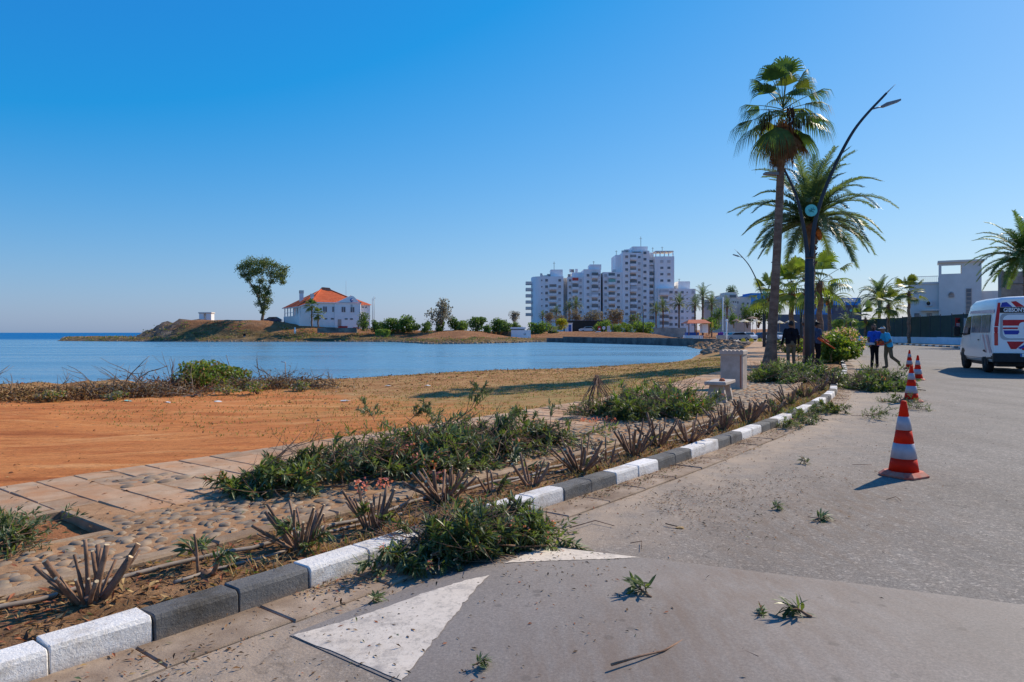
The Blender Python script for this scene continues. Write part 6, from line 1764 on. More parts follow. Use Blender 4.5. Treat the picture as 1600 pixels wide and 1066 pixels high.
F_ = along([FA, FB, FC], 2.6); OR = (FB[0], FB[1], .15)
for i in range(len(F_)-1):
    (x0, y0), (x1, y1) = F_[i], F_[i+1]; dx, dy = x1-x0, y1-y0; L = math.hypot(dx, dy); nx_, ny_ = -dy/L, dx/L     # to the road side
    if nx_ > 0: nx_, ny_ = -nx_, -ny_
    mb = MB(); mb.prism([(x0+dx*.02, y0+dy*.02), (x0+dx*.98, y0+dy*.98), (x0+dx*.98-nx_*.06, y0+dy*.98-ny_*.06), (x0+dx*.02-nx_*.06, y0+dy*.02-ny_*.06)], 'z', .75, 3.35+U(-.05,.05)); mb.build('panel', M['fence'], fen, origin=OR)
    mb = MB(); mb.tube([(x0, y0, .15), (x0, y0, 3.5)], .05, 6, 0); mb.build('post', M['steel_dark'], fen, origin=OR)
    if i % 2 == 0 or True:
        g = .0 if i not in (3, 8) else .35
        mb = MB(); w_ = .42
        mb.prism([(x0+dx*.005+nx_*w_, y0+dy*.005+ny_*w_), (x0+dx*.995+nx_*w_, y0+dy*.995+ny_*w_), (x0+dx*.995+nx_*.08, y0+dy*.995+ny_*.08), (x0+dx*.005+nx_*.08, y0+dy*.005+ny_*.08)], 'z', .1, .92+U(-.03,.03)); mb.build('wall_segment', M['pale_blue_wall'], lw_, origin=OR)
def fsign(px, d, py0, py1, wpx, mat, label, head=True):
    x = X(px, d); w = wpx*d/F; z1, z0 = Z(py0, d), Z(py1, d)
    t = thing('fence_sign', label, 'sign', (x, d, z0), 0)
    mb = MB(); mb.box(-w/2, w/2, -.03, 0, 0, z1-z0); b = mb.build('board', M[mat], t)
    if head:
        for k in range(4):
            mb = MB(); mb.box(-w*.38, w*.38*(1-.2*(k % 2)), -.036, -.032, (z1-z0)*(.1+.1*k), (z1-z0)*(.145+.1*k)); mb.build('print_line', M['white_print'], t)
        mb = MB(); mb.ball((0,-.034,(z1-z0)*.72), (w*.22,.004,w*.2), 10, 6); mb.build('print_mark', M['black'], t)
    return t
fsign(1498, 75.9, 497, 512, 11, 'red_sign', 'red and white notice board on the green fence', True)
fsign(1510.5, 73.6, 497, 512, 9, 'blind', 'pale notice board on the fence next to the red one', False)
# villa
vd = 98.0; vq = vd/F
vl = thing('villa', 'white flat-roofed villa with a roof terrace behind the green fence', 'house', (X(1480,vd), vd, .1), R(-30)); vl.scale = (.86, 1, 1); VO = (X(1480,vd), vd, .1)
def vb(name, px0, px1, py0, py1, y0, y1, mat, par=None, zbase=None):
    mb = MB(); mb.box(X(px0,vd), X(px1,vd), y0, y1, zbase if zbase is not None else Z(py1,vd), Z(py0,vd)); return mb.build(name, M[mat], par or vl, origin=VO)
vb('wall', 1420, 1467, 443, 560, vd, vd+9, 'white_wall', None, .1)
vb('parapet', 1417, 1467.5, 440, 443, vd-.15, vd+9.2, 'white_wall')
vb('wall', 1467, 1532, 430, 560, vd-.5, vd+9, 'white_wall', None, .1)
vb('wall', 1467, 1471, 411, 430, vd-.5, vd+3, 'white_wall'); vb('wall', 1502, 1532, 411, 430, vd-.5, vd+3, 'white_wall'); vb('wall', 1471, 1502, 411, 415.5, vd-.5, vd-.2, 'white_wall'); vb('wall', 1471, 1502, 428.5, 430, vd-.5, vd-.2, 'white_wall')
vb('roof_slab', 1465, 1536, 408, 411, vd-.9, vd+3.4, 'beige_wall')
vb('wall', 1532, 1575, 456, 560, vd+.5, vd+9, 'white_wall', None, .1)
w_ = vb('window', 1508.5, 1517, 452, 491, vd-.58, vd-.52, 'shutter')
for k in range(6): vb('pane', 1509.3, 1516.2, 453+6.3*k, 458+6.3*k, vd-.60, vd-.585, 'glass')
mb = MB(); mb.box(X(1446,vd), X(1457,vd), vd-.45, vd-.03, Z(478,vd), Z(470,vd)); mb.build('air_conditioner', M['blind'], vl, origin=VO)
mb = MB(); mb.ball((X(1450.5,vd), vd-.455, Z(474,vd)), (.28,.02,.28), 12, 6); mb.build('fan_grille', M['black'], vl, origin=VO)
mb = MB()
for k in range(6): mb.tube([(X(1486,vd), vd-.6, Z(461,vd)), (X(1486+4.6*math.cos(k*math.pi/5),vd), vd-.6, Z(461-4.5*math.sin(k*math.pi/5),vd))], .06, 4, 0)
mb.box(X(1482,vd), X(1490.5,vd), vd-.64, vd-.52, Z(465,vd), Z(461,vd)); mb.build('wall_ornament', M['shutter'], vl, origin=VO)
for k in range(15):
    mb = MB(); x = X(1421+3.2*k, vd); mb.tube([(x, vd, Z(440,vd)), (x, vd, Z(431,vd))], .025, 4, 0); mb.build('railing_bar', M['steel'], vl, origin=VO)
mb = MB(); mb.tube([(X(1420,vd), vd, Z(431,vd)), (X(1466,vd), vd, Z(431,vd))], .035, 5, 0); mb.build('handrail', M['steel'], vl, origin=VO)
vb('balcony_slab', 1438, 1467, 483, 485.5, vd-1.0, vd-.01, 'white_wall')
for k in range(2): vb('lower_window', 1428+20*k, 1436+20*k, 489, 500, vd-.06, vd-.01 if k == 0 else vd-.02, 'glass')
gd = 76.0
mb = MB(); gw0, gw1 = X(1565,gd), X(1640,gd); mb.cbox(gw0, gw1, gd, gd+.6, .1, Z(424,gd), .04)
gw = tag(thing('concrete_wall_block', 'weathered grey concrete block wall behind the van at the right edge', 'wall', (gw0, gd, .1)))
mb.build('wall', M['raw_concrete'], gw, origin=(gw0, gd, .1))
mb = MB(); mb.box(gw0-.12, gw0+.16, gd-.12, gd+.1, .1, Z(423,gd)+.05); mb.build('corner_post', M['raw_concrete'], gw, origin=(gw0, gd, .1))
mb = MB(); mb.box(gw0+.2, gw1, gd-.06, gd-.001, Z(444,gd), Z(443,gd)); mb.build('shutter_line', M['quay'], gw, origin=(gw0, gd, .1))
# ------------------------------------------------------------ clubhouse on the headland
cd_ = 160.0
cO = (X(478,cd_), cd_, 0.0); CR = R(32)
club = thing('clubhouse', 'white clubhouse with orange tiled hip roof on the headland', 'house', (cO[0], cO[1], 0.0), CR); club.scale = (.9, 1, 1)
def cz(py, d=cd_): return Z(py, d)
zb = 1.6; z1 = Z(472.7, cd_+3); W_, D_ = 17.2, 13.5
def part(name, f, mat, par=None):
    mb = MB(); f(mb); return mb.build(name, M[mat] if isinstance(mat, str) else [M[m] for m in mat], par or club)
part('wall', lambda m: m.box(1.0, W_-3.2, 0, D_, zb, z1), 'club_white')
part('side_wing', lambda m: m.box(W_-3.2, W_, 1.2, D_, zb, z1-.35), 'club_white')
# veranda wing on the left flank
zv = Z(494, cd_+4); ze = Z(481, cd_+6)
part('veranda_base', lambda m: m.box(-1.6, 1.0, 0.2, D_, zb, zv), 'club_white')
for k in range(6): part('veranda_column', lambda m: m.box(-1.55, -1.33, .35+2.5*k, .57+2.5*k, zv, ze+.15), 'club_white')
part('veranda_rail', lambda m: m.box(-1.52, -1.44, .4, D_, zv+.75, zv+.85), 'club_white')
part('veranda_room', lambda m: m.box(-1.2, 1.0, .21, 4.2, zv, ze+.1), 'club_white')
for yy in (.9, 2.6): part('window', lambda m: m.box(-1.25, -1.19, yy, yy+.9, zv+.55, zv+1.7), 'glass')
# front gable with curved shoulders
gx0, gx1 = 7.2, 14.1
zg = Z(462.5, cd_+6)
gab = [(gx0, zb), (gx1, zb), (gx1, z1+.1), (gx1-.6, z1+.35), (12.2, zg-.15), (11.6, zg), (11.0, zg-.15), (8.3, z1+.3), (gx0, z1+.02)]
part('gable', lambda m: m.prism(gab, 'y', -.25, -.003), 'club_white')
# hip roof
zr = Z(451, cd_+7)
def roof(m):
    e = .45
    A = [(-1.95,-.1,ze+.05), (1.0,-e,z1), (W_-3.0,-e,z1), (W_-3.0,D_+e,z1), (-1.95,D_+e,ze+.05)]
    r0, r1 = (6.2, 6.5, zr), (8.4, 6.9, zr-.1)
    m.add([A[0], A[1], A[2], A[3], A[4], r0, r1], [(0,1,5),(1,2,6,5),(2,3,6),(3,4,5,6),(4,0,5)])
    m.add([(x, y, z-.16) for x, y, z in (A[0], A[1], A[2], A[3], A[4])] + [A[0], A[1], A[2], A[3], A[4]], [(0,1,6,5),(1,2,7,6),(2,3,8,7),(3,4,9,8),(4,0,5,9),(4,3,2,1,0)], 1)
rf = part('roof', roof, ('roof', 'club_white'))
def roof2(m):
    z2 = z1-.35; m.add([(W_-3.6,.75,z2),(W_+.4,.75,z2),(W_+.4,D_,z2),(W_-3.6,D_,z2),(W_-3.4,6,z2+2.4),(W_-1.6,6,z2+1.5)], [(0,1,5,4),(1,2,5),(2,3,4,5)])
part('side_roof', roof2, 'roof')
for (a, b) in (((-1.95,-.1,ze+.10),(6.2,6.5,zr+.05)), ((1.0,-.45,z1+.05),(6.2,6.5,zr+.05)), ((W_-3,-.45,z1+.05),(8.4,6.9,zr-.05))):
    part('ridge_tile', lambda m: m.tube([a, b], .13, 5, 0), 'roof', rf)
part('roof_cap', lambda m: m.prism([(5.7,zr-.35),(8.9,zr-.45),(8.2,zr+.3),(6.4,zr+.4)], 'y', 6.2, 7.2), 'trunk', rf)
for (xx, yy, zz0, zz1, w) in ((1.0,6.8,Z(474,166),Z(458.5,166),.42), (2.0,1.4,Z(474,162),Z(464,162),.32)):
    ch = part('chimney', lambda m: m.box(xx-w, xx+w, yy-w, yy+w, zz0-1.2, zz1), 'club_white')
    part('chimney_cap', lambda m: m.box(xx-w-.06, xx+w+.06, yy-w-.06, yy+w+.06, zz1+.002, zz1+.7), 'beige_wall', ch)
for k in range(4):
    xx = 4.3 + 2.35*k
    f_ = -.32 if xx+.3 > gx0 else -.06
    for q in (0, .55):
        wn = part('window', lambda m: m.box(xx+q, xx+q+.42, f_, f_+.05, Z(487,cd_), Z(478.5,cd_)), 'shutter')
        part('pane', lambda m: m.box(xx+q+.06, xx+q+.36, f_-.03, f_-.003, Z(486.4,cd_), Z(479.2,cd_)), 'glass', wn)
for xx in (1.9, 2.9, 4.6, 6.3, 9.8, 11.2):
    f_ = -.32 if xx+.3 > gx0 else -.06
    part('lower_window', lambda m: m.box(xx, xx+.75, f_, f_+.05, Z(499,cd_), Z(496.8,cd_)), 'glass')
part('door', lambda m: m.box(8.0, 8.9, -.32, -.26, zb, Z(498.5,cd_)), 'shutter')
part('garage_door', lambda m: m.box(4.2, 6.6, -.05, -.002, zb, Z(500,cd_)), 'club_white')
for xx in (15.0, 15.8): part('window', lambda m: m.box(xx, xx+.5, 1.14, 1.19, Z(479.5,cd_+2), Z(477.6,cd_+2)), 'glass')
part('club_emblem', lambda m: m.ball((11.6,-.27,Z(467.5,cd_)), (.42,.05,.42), 14, 8), 'blue_paint')
part('emblem_mark', lambda m: m.tube([(11.4,-.33,Z(467.7,cd_)),(11.6,-.34,Z(467.2,cd_)),(11.85,-.33,Z(466.8,cd_))], .07, 5, 0), 'white_print')
part('wall_plaque', lambda m: m.box(11.35, 11.85, -.29, -.252, Z(478,cd_), Z(474.5,cd_)), 'blind')
part('drain_pipe', lambda m: m.tube([(13.9,-.32,zb),(13.9,-.32,z1)], .09, 6, 0), 'club_white')
part('flag_mast', lambda m: m.tube([(11.0,2,z1),(11.0,2,z1+5.2)], .035, 5, 0), 'steel')
for (px, py, w, h, lab) in ((536,513,13,5,'red low container at the foot of the clubhouse'),(556,512.5,8,2.5,'small red bin right of the container at the clubhouse')):
    d = 155; t = thing('red_container', lab, 'container', (X(px,d), d, Z(py+2,d)), R(20)); q = d/F
    mb = MB(); mb.cbox(-w*q/2, w*q/2, -.6, .6, 0, h*q, .04); mb.build('box', M['red_sign'], t)
    mb = MB(); mb.box(-w*q/2-.03, w*q/2+.03, -.63, .63, h*q+.003, h*q+.06); mb.build('lid', M['red_awning'], t)
mb = MB(); q = 152.0; mb.box(-4.3, 4.3, -.25, .25, -.6, .45); tag(mb.build('terrace_wall', M['quay'], loc=(X(527,q), q, Z(513.6,q)-.3), rz=R(-6)), 'low dark terrace wall below the clubhouse', 'wall')
# car by the clubhouse
def car(label, loc, rz, paint, group='parked cars'):
    t = thing('parked_car', label, 'car', loc, rz, group)
    prof = [(-2.1,.35),(-2.15,.75),(-1.9,.95),(-1.25,1.02),(-.65,1.45),(.95,1.5),(1.75,1.05),(2.1,.95),(2.15,.4)]
    mb = MB(); vs = [(x, y*(.82 if z > 1.1 else .9), z) for y in (-1,1) for x, z in prof]; n = len(prof)
    mb.add(vs, [tuple(range(n))[::-1], tuple(range(n,2*n))] + [(k, k+1, n+k+1, n+k)[::-1] for k in range(n-1)] + [(n-1, 0, n, 2*n-1)[::-1]]); mb.build('body', M[paint], t)
    for sy in (-1, 1):
        mb = MB(); mb.prism([(-1.1,1.05),(-.6,1.40),(.88,1.43),(1.5,1.05)], 'y', sy*.875-.02, sy*.875+.02); mb.build('side_glass', M['van_dark'], t)
        for xx in (-1.35, 1.35):
            mb = MB(); mb.tube([(xx, sy*.70, .32), (xx, sy*.92, .32)], .32, 14, 0); w = mb.build('tyre', M['tyre'], t)
            mb = MB(); mb.tube([(xx, sy*.915, .32), (xx, sy*.932, .32)], .19, 10, 0); mb.build('rim', M['rim'], w)
    mb = MB(); mb.quad((-1.27,-.68,1.06),(-1.27,.68,1.06),(-.70,.66,1.45),(-.70,-.66,1.45)); mb.v = [(x-.015, y, z+.012) for x, y, z in mb.v]; mb.build('windscreen', M['van_dark'], t)
    mb = MB(); mb.quad((1.0,-.66,1.5),(1.0,.66,1.5),(1.72,.7,1.1),(1.72,-.7,1.1)); mb.v = [(x+.015, y, z+.015) for x, y, z in mb.v]; mb.build('rear_glass', M['van_dark'], t)
    for sy in (-1, 1):
        mb = MB(); mb.box(-2.17, -2.1, sy*.65-.16, sy*.65+.16, .66, .8); mb.build('headlight', M['white_print'], t)
    return t
car('dark blue car parked left of the clubhouse', (X(426,170), 170, Z(504.5,170)-.1), R(8), 'car_blue')
# stone pavilion on the headland
pd = 172.0; q = pd/F
pv = thing('pavilion', 'small white flat-roofed pavilion with an open bay on the headland', 'pavilion', (X(323,pd), pd, Z(499.5,pd)))
for a, b in ((-1.45,-.35),(.25,1.45)):
    mb = MB(); mb.box(a, b, -.9, .9, -.6, 1.45); mb.build('wall', M['club_white'], pv)
mb = MB(); mb.cbox(-1.6, 1.6, -1.05, 1.05, 1.452, 1.75, .04); mb.build('roof_slab', M['beige_wall'], pv)
mb = MB(); mb.tube([(-.32,.5,-.5),(-.32,.5,1.45)], .1, 6, 0); mb.build('column', M['club_white'], pv)
for (px, py, d, h, lab) in ((582,508,165,6.2,'thin pole right of the clubhouse, left of a pair'),(584.5,508,166,6.6,'thin pole right of the clubhouse, right of a pair')):
    mb = MB(); mb.tube([(0,0,-.5),(0,0,h)], .07, 6, 0); mb.tube([(0,0,h-.5),(.4,0,h-.3)], .04, 5, 0); tag(mb.build('mast', M['steel'], loc=(X(px,d), d, Z(py,d))), lab, 'pole')
mb = MB(); mb.lathe([(.22,-.2),(.22,.5),(.12,.75),(.2,.95),(.1,1.15)], 10); tag(mb.build('white_marker', M['club_white'], loc=(X(461,153), 153, Z(520,153))), 'small white stone marker on the slope below the clubhouse', 'marker')
person('distant person in a dark top standing on the spit at the water', (X(382,151.5), 151.5, Z(532.5,151.5)), 0, pose(face=(.3,-1,0)), dict(base, top='cloth_black', leg='blind', sleeve=.6), group='people far off')

# eucalyptus
ed = 163.0; q = ed/F
eu = thing('eucalyptus_tree', 'tall lone eucalyptus with a wide umbrella crown left of the clubhouse', 'tree', (X(408,ed), ed, Z(508,ed)-.2))
ex = lambda px: (px-408)*q
ez = lambda py: Z(py,ed) - (Z(508,ed)-.2)
mb = MB(); rr = random.Random(9)
def limb(pts, r0, r1):
    P = [Vector((ex(a), c, ez(b))) for a, b, c in pts]; mb.tube(P, [r0 + (r1-r0)*i/(len(P)-1) for i in range(len(P))], 7, 0)
limb([(408,509,0),(410,498,0),(411,490,.1),(408,478,.2),(404,468,.3),(399,456,.3),(393,445,0),(387,434,-.3),(380,422,-.5)], .38, .09)
limb([(411,490,.1),(413,478,-.2),(416,466,-.4),(421,452,-.6),(425,440,-.4),(432,432,0),(440,426,.4)], .22, .07)
limb([(404,468,.3),(403,452,.8),(404,438,1.2),(408,424,1.4)], .16, .06)
limb([(399,456,.3),(388,444,.9),(380,436,1.5),(374,428,1.8)], .1, .04)
limb([(425,440,-.4),(424,428,-1),(418,416,-1.3)], .1, .04)
mb.build('trunk', M['trunk'], eu)
cl = []
for (a, b, r) in ((378,419,7),(388,414,8),(398,411,9),(408,411,9),(418,412,9),(428,415,8),(438,420,8),(445,430,6.5),(436,433,7),(424,427,8),(412,424,9),(400,424,8),(389,426,7),(381,430,5),(405,438,6),(393,437,5),(428,440,5),(404,455,7),(414,450,6),(410,463,8),(418,470,6),(406,474,6),(415,480,5),(398,448,4.5),(421,458,5),(411,488,3.5),(440,440,4)):
    cl.append((ex(a), rr.uniform(-2.8,2.8)*(.9 if b < 445 else .35), ez(b), r*q*1.15))
for part_i in range(3):
    lf = MB()
    for c in cl[part_i::3]:
        for i in range(int(300*c[3]**1.2)):
            p = Vector((c[0]+rr.gauss(0,.52)*c[3], c[1]+rr.gauss(0,.6)*c[3], c[2]+rr.gauss(0,.38)*c[3])); leaf(lf, p, (rv(rr)+Vector((0,0,-.5))), rv(rr), rr.uniform(.25,.48), .085, 0 if rr.random() < .75 else 1, .15)
    lf.build('crown', [M['euca'], M['bush_a']], eu)

# ------------------------------------------------------------ bushes and trees along the far bank
BV = {}
def far_bush(i, px, top, w, basey, d, mats, lab, kind='bush'):
    z0 = Z(basey, d); h = Z(top, d) - z0; r = w*d/F/2
    n = 1500 if kind == 'bush' else 1100
    bush('far_bush' if kind == 'bush' else 'far_tree', lab, (X(px,d), d, z0-.15), r*1.42, h*1.12, n, mats, max(.26, .2*r), 'bushes on the far bank', 500+i, None, 13, True, 'bush' if kind == 'bush' else 'tree', -.14 if kind == 'bush' else .08)
a_, b_, c_ = M['bush_a'], M['bush_b'], M['bush_c']
FB_ = [(567,489,20,516,156,[a_,b_,b_],'dark green bush at the right corner of the clubhouse'),(587,500,18,520,156,[a_,a_,b_],'darkest bush right of the clubhouse, behind the pale one'),(604,497,26,519,157,[b_,b_,c_],'green bush third from the clubhouse'),
 (599,512,18,526,146,[c_,b_],'pale green low bush nearest the water right of the clubhouse'),(621,499,24,519,158,[b_,c_],'light green round bush fourth from the clubhouse'),(638,494,30,517,159,[a_,b_],'wide bush left of the gap on the red bank'),(667,502,15,519,152,[a_,b_],'single round bush between two gaps on the red bank'),
 (688,500,15,516,160,[a_,b_],'dark bush under the bare grey tree'),(711,494,22,516,162,[a_,a_,b_],'dark bush right of the bare grey tree'),(725,500,20,517,160,[b_,c_],'light bush next right on the red bank'),(746,495,27,517,163,[a_,b_],'wide dark bush in the middle of the red bank'),(761,507,12,518,158,[a_,b_],'small bush at the foot of the wide dark one'),
 (776,498,24,518,165,[a_,b_],'bush left of the white kiosk, farther one'),(791,501,22,519,163,[a_,b_],'bush just left of the white kiosk'),(805,503,18,520,172,[b_,a_],'bush peeping behind the white kiosk'),
 (840,504,30,526,158,[a_,b_,b_],'large glossy dark bush right of the white kiosk'),(859,505,20,524,166,[b_,M['bush_grey']],'grey-green bush right of the glossy one'),(877,499,20,515,178,[M['bush_y'],M['bush_y'],c_],'bright yellow round bush before the flats'),
 (943,499,24,521,176,[c_,b_],'light green bush left of the notice boards'),(964,502,20,522,172,[c_,b_],'light green bush right of the notice boards'),(980,505,18,522,174,[c_,b_],'light green bush second right of the notice boards'),(1003,503,32,522,176,[c_,b_,b_],'wide light green bush behind the leaning pole'),
 (864,514,12,524,158,[M['bush_grey'],b_],'small pale scrub clump on the quay edge')]
for i, (px, top, w, by, d, ms, lab) in enumerate(FB_): far_bush(i, px, top, w, by, d, ms, lab)
FT_ = [(688,470,33,516,160,[M['bush_grey']],'bare grey-leaved tree on the red bank'),(804,487,14,512,175,[M['bush_grey']],'thin grey tree behind the white kiosk'),(858,488,18,512,215,[M['bush_brown']],'brown leafless tree before the left wing of the flats'),(897,485,20,514,205,[M['bush_brown']],'brown leafless tree behind the yellow bush'),(876,489,16,512,222,[M['bush_brown'],M['bush_grey']],'greyish bare tree just left of the brown one'),
 (926,487,26,516,210,[M['bush_brown'],M['bush_grey']],'wide brown tree crown before the middle of the flats'),(958,485,30,516,212,[M['bush_brown']],'widest brown tree crown before the flats'),(990,492,22,516,200,[M['bush_brown'],b_],'brownish tree by the leaning pole'),(1122,482,20,512,180,[a_,b_],'dark tree before the beige house, left one'),(1147,488,18,512,175,[a_,b_],'dark tree before the beige house, right one'),
 (1108,496,26,521,168,[a_,b_],'dark bush behind the red-roofed kiosk'),(1185,470,30,512,230,[a_,b_],'dense green tree right of the beige house'),(1168,478,22,512,225,[a_,b_],'dense green tree against the beige house'),(1210,480,26,512,225,[a_,b_],'green tree behind the tall palm trunk'),(1145,446,17,470,262,[a_],'dark conifer-like tree above the beige house roof'),
 (1310,499,22,520,150,[b_,c_],'green tree in the car park behind the hedge, left'),(1332,498,22,520,152,[b_,c_],'green tree in the car park behind the hedge, right')]
for i, (px, top, w, by, d, ms, lab) in enumerate(FT_): far_bush(60+i, px, top, w, by, d, ms, lab, 'tree')
# dry scrub on the spit (nobody could count it)
lf = MB(); rr = random.Random(17)
for i in range(5200):
    px = rr.uniform(95, 560); d = rr.uniform(149.5, 158) if px > 240 else rr.uniform(153, 166)
    x = X(px, d); z = far_z(x, d)
    if z < WATER + .12: continue
    if N2(x, d, .25) < -.15*rr.random(): continue
    leaf(lf, Vector((x, d, z)), Vector((rr.uniform(-1,1), rr.uniform(-.6,.6), rr.uniform(.1,.9))), rv(rr), rr.uniform(.2,.5), .1, rr.choices((0,1,2),(4,3,3))[0])
for i in range(2600):
    px = rr.uniform(560, 840); 
    yw = np.interp(px, [560,610,640,667,740,800,845], [534.1,534.2,536,537.6,537.3,536.2,534.4]); d = F*(EYE-WATER)/(yw-520) + rr.uniform(.8, 9); x = X(px, d); z = far_z(x, d)
    if N2(x, d, .2) < .05: continue
    leaf(lf, Vector((x, d, z)), Vector((rr.uniform(-1,1), rr.uniform(-.6,.6), rr.uniform(.1,.8))), rv(rr), rr.uniform(.15,.4), .09, rr.choices((0,1,2),(3,4,2))[0])
tag(lf.build('spit_scrub', [M['straw'], M['bush_brown'], M['bush_b']]), 'low dry scrub covering the spit and the far bank', 'scrub', kind='stuff')
# rocks along the far waterline and the mound before the plaza
mb = MB()
for i in range(750):
    k = rr.uniform(0, len(FAR)-12); a = int(k); f = k-a; x = FAR[a][0]*(1-f)+FAR[a+1][0]*f; y = FAR[a][1]*(1-f)+FAR[a+1][1]*f + rr.uniform(-.3,1.2)
    if a < 3: continue
    r = rr.uniform(.1,.38); c = xf(stones[i % 7], Matrix.Translation((x, y, WATER+.02)) @ Matrix.Rotation(rr.uniform(0,6), 4, 'Z') @ Matrix.Diagonal((r, r, r*.9, 1))); mb.add(c.v, c.f, 0)
for i in range(700):
    s = rr.uniform(54, 96); x, y = so(s, wprom(s) + rr.uniform(.3, 8)); D = shore_dist(x, y)
    if D < -.4: continue
    r = rr.uniform(.08,.4); c = xf(stones[i % 7], Matrix.Translation((x, y, ground_z(x, y)-.02)) @ Matrix.Rotation(rr.uniform(0,6), 4, 'Z') @ Matrix.Diagonal((r, r, r*.8, 1))); mb.add(c.v, c.f, 0)
tag(mb.build('shore_rocks', M['rock']), 'rocks and rubble along the far waterline and the inlet', 'rocks', kind='stuff')
# quay
qp = [w_at(1118,541.6), w_at(1075,541), w_at(1000,538.5), w_at(920,536.2), w_at(845,534.4)]
qy = thing('quay_wall', 'low dark stone quay along the far side of the bay', 'quay', (qp[2][0], qp[2][1], WATER))
Q_ = along(qp, 3.2)
for i in range(len(Q_)-1):
    (x0, y0), (x1, y1) = Q_[i], Q_[i+1]; dx, dy = x1-x0, y1-y0; L = math.hypot(dx, dy); nx_, ny_ = dy/L, -dx/L
    if ny_ < 0: nx_, ny_ = -nx_, -ny_
    mb = MB(); mb.prism([(x0+dx*.008, y0+dy*.008), (x1-dx*.008, y1-dy*.008), (x1-dx*.008+nx_*2.2, y1-dy*.008+ny_*2.2), (x0+dx*.008+nx_*2.2, y0+dy*.008+ny_*2.2)], 'z', -1.2, .62+U(-.04,.04)-.22*(i > len(Q_)*.8)); mb.build('quay_block', M['quay'], qy, origin=(qp[2][0], qp[2][1], WATER))
# white kiosk at the water
kd = 149.0; q = kd/F
ks = thing('white_kiosk', 'low white hut with a flat roof at the water left of the quay', 'hut', (X(814,kd), kd, Z(528,kd)))
mb = MB(); mb.box(-15.3*q, 15.3*q, 0, 3.2, -.4, 12*q); mb.build('wall', M['club_white'], ks)
mb = MB(); mb.box(-15.3*q, 6*q, .3, 3, 12*q+.003, 14*q); mb.build('opening', M['glass'], ks)
mb = MB(); mb.box(-16.5*q, 7.5*q, .1, 3.3, 14*q+.003, 16.6*q); mb.build('roof_slab', M['club_white'], ks)
mb = MB(); mb.lathe([(2*q,0),(2*q,.03)], 16); o = mb.build('wall_mark', M['blind'], ks); o.rotation_euler = (R(90),0,0); o.location = (6*q, -.005, 6*q)

# ------------------------------------------------------------ block of flats
ad = 325.0; q = ad/F
fl_ = thing('block_of_flats', 'tall stepped white block of flats with many windows and balconies', 'block of flats', (X(950,ad), ad, 1.0)); AO = (X(950,ad), ad, 1.0)
def ab(name, x0, x1, y0, y1, f, b, mat, par=None):
    mb = MB(); mb.box(X(x0,ad), X(x1,ad), ad+f, ad+b, Z(y1,ad), Z(y0,ad)); return mb.build(name, M[mat], par or fl_, origin=AO)
G = 528
# curved left end
mb = MB(); poly = [(X(880.4,ad), ad+14), (X(880.4,ad), ad)] + [(X(845,ad) - (X(845,ad)-X(831,ad))*math.sin(a), ad + 6*(1-math.cos(a))) for a in np.linspace(0, math.pi/2, 7)] + [(X(831,ad), ad+14)]
mb.prism(poly, 'z', Z(G,ad), Z(432,ad)); mb.build('wall', M['flat_wall'], fl_, origin=AO)
ab('penthouse', 861, 880, 420.4, 432.003, 3, 11, 'flat_wall')
ab('recess_wall', 880.4, 887, 433, G, 5.5, 14, 'beige_wall')
ab('wall', 887, 912, 432.4, G, .8, 14, 'flat_wall'); ab('wall', 895, 912, 424.5, 432.39, 4, 14, 'flat_wall')
ab('wall', 912, 938.5, 421, G, -.6, 14, 'flat_wall'); ab('penthouse', 922, 940, 413, 420.99, 1, 10, 'flat_wall')
ab('recess_wall', 938.5, 942.4, 426, G, 6, 14, 'shutter')  # no shutter here: the recess's shade is put into this wall's dark colour
ab('wall', 942.4, 972.5, 425.2, G, .3, 14, 'flat_wall')
ab('wall', 963.7, 976, 397, 425.19, 4, 18, 'flat_wall')
ab('wall', 972.5, 984, 394.5, G, -.5, 18, 'flat_wall'); ab('wall', 984, 1004, 394.5, G, 1.2, 18, 'flat_wall'); ab('wall', 1004, 1014.5, 392, G, -.3, 18, 'flat_wall')
ab('penthouse', 990, 1014, 384, 391.99, 3, 14, 'flat_wall')
ab('wall', 1014.5, 1022.8, 394, G, 2.2, 18, 'flat_wall'); ab('wall', 1022.8, 1052.9, 401, G, -.8, 18, 'flat_wall')
ab('wall', 1024.8, 1050, 451.4, G, -4.5, -.81, 'flat_wall'); ab('wall', 1050, 1084, 452, G, -3.2, 14, 'flat_wall'); ab('penthouse', 1060.6, 1079, 439.5, 451.99, 1, 9, 'flat_wall')
for k in range(5): ab('pergola_post', 1024+6.7*k, 1025+6.7*k, 393.5, 401, -.6, .2, 'flat_wall')
ab('pergola_beam', 1023.5, 1052, 392.3, 393.8, -.7, 8, 'beige_wall')
wn_n = 0
WME = {}
def window(px, py, f, w=5.0, h=4.2, mat='glass'):
    """window with a dark pane and a pale sill"""
    global wn_n
    if wn_n >= 290: return
    wn_n += 1
    key = (round(w,1), round(h,1), mat)
    if key not in WME:
        mb = MB(); hw, hh = w*q/2, h*q/2
        mb.box(-hw, hw, -.10, 0, -hh, hh, 0); mb.box(-hw*.88, -.04, -.13, -.102, -hh*.84, hh*.84, 1); mb.box(.04, hw*.88, -.13, -.102, -hh*.84, hh*.84, 1); mb.box(-hw*1.12, hw*1.12, -.22, 0, -hh-.14, -hh-.002, 2)
        o = mb.build('window', [M['shutter'], M[mat], M['flat_wall']]); WME[key] = o.data; bpy.data.objects.remove(o)
    link('window', WME[key], fl_, (X(px,ad)-AO[0], ad+f-.002-AO[1], Z(py,ad)-AO[2]))
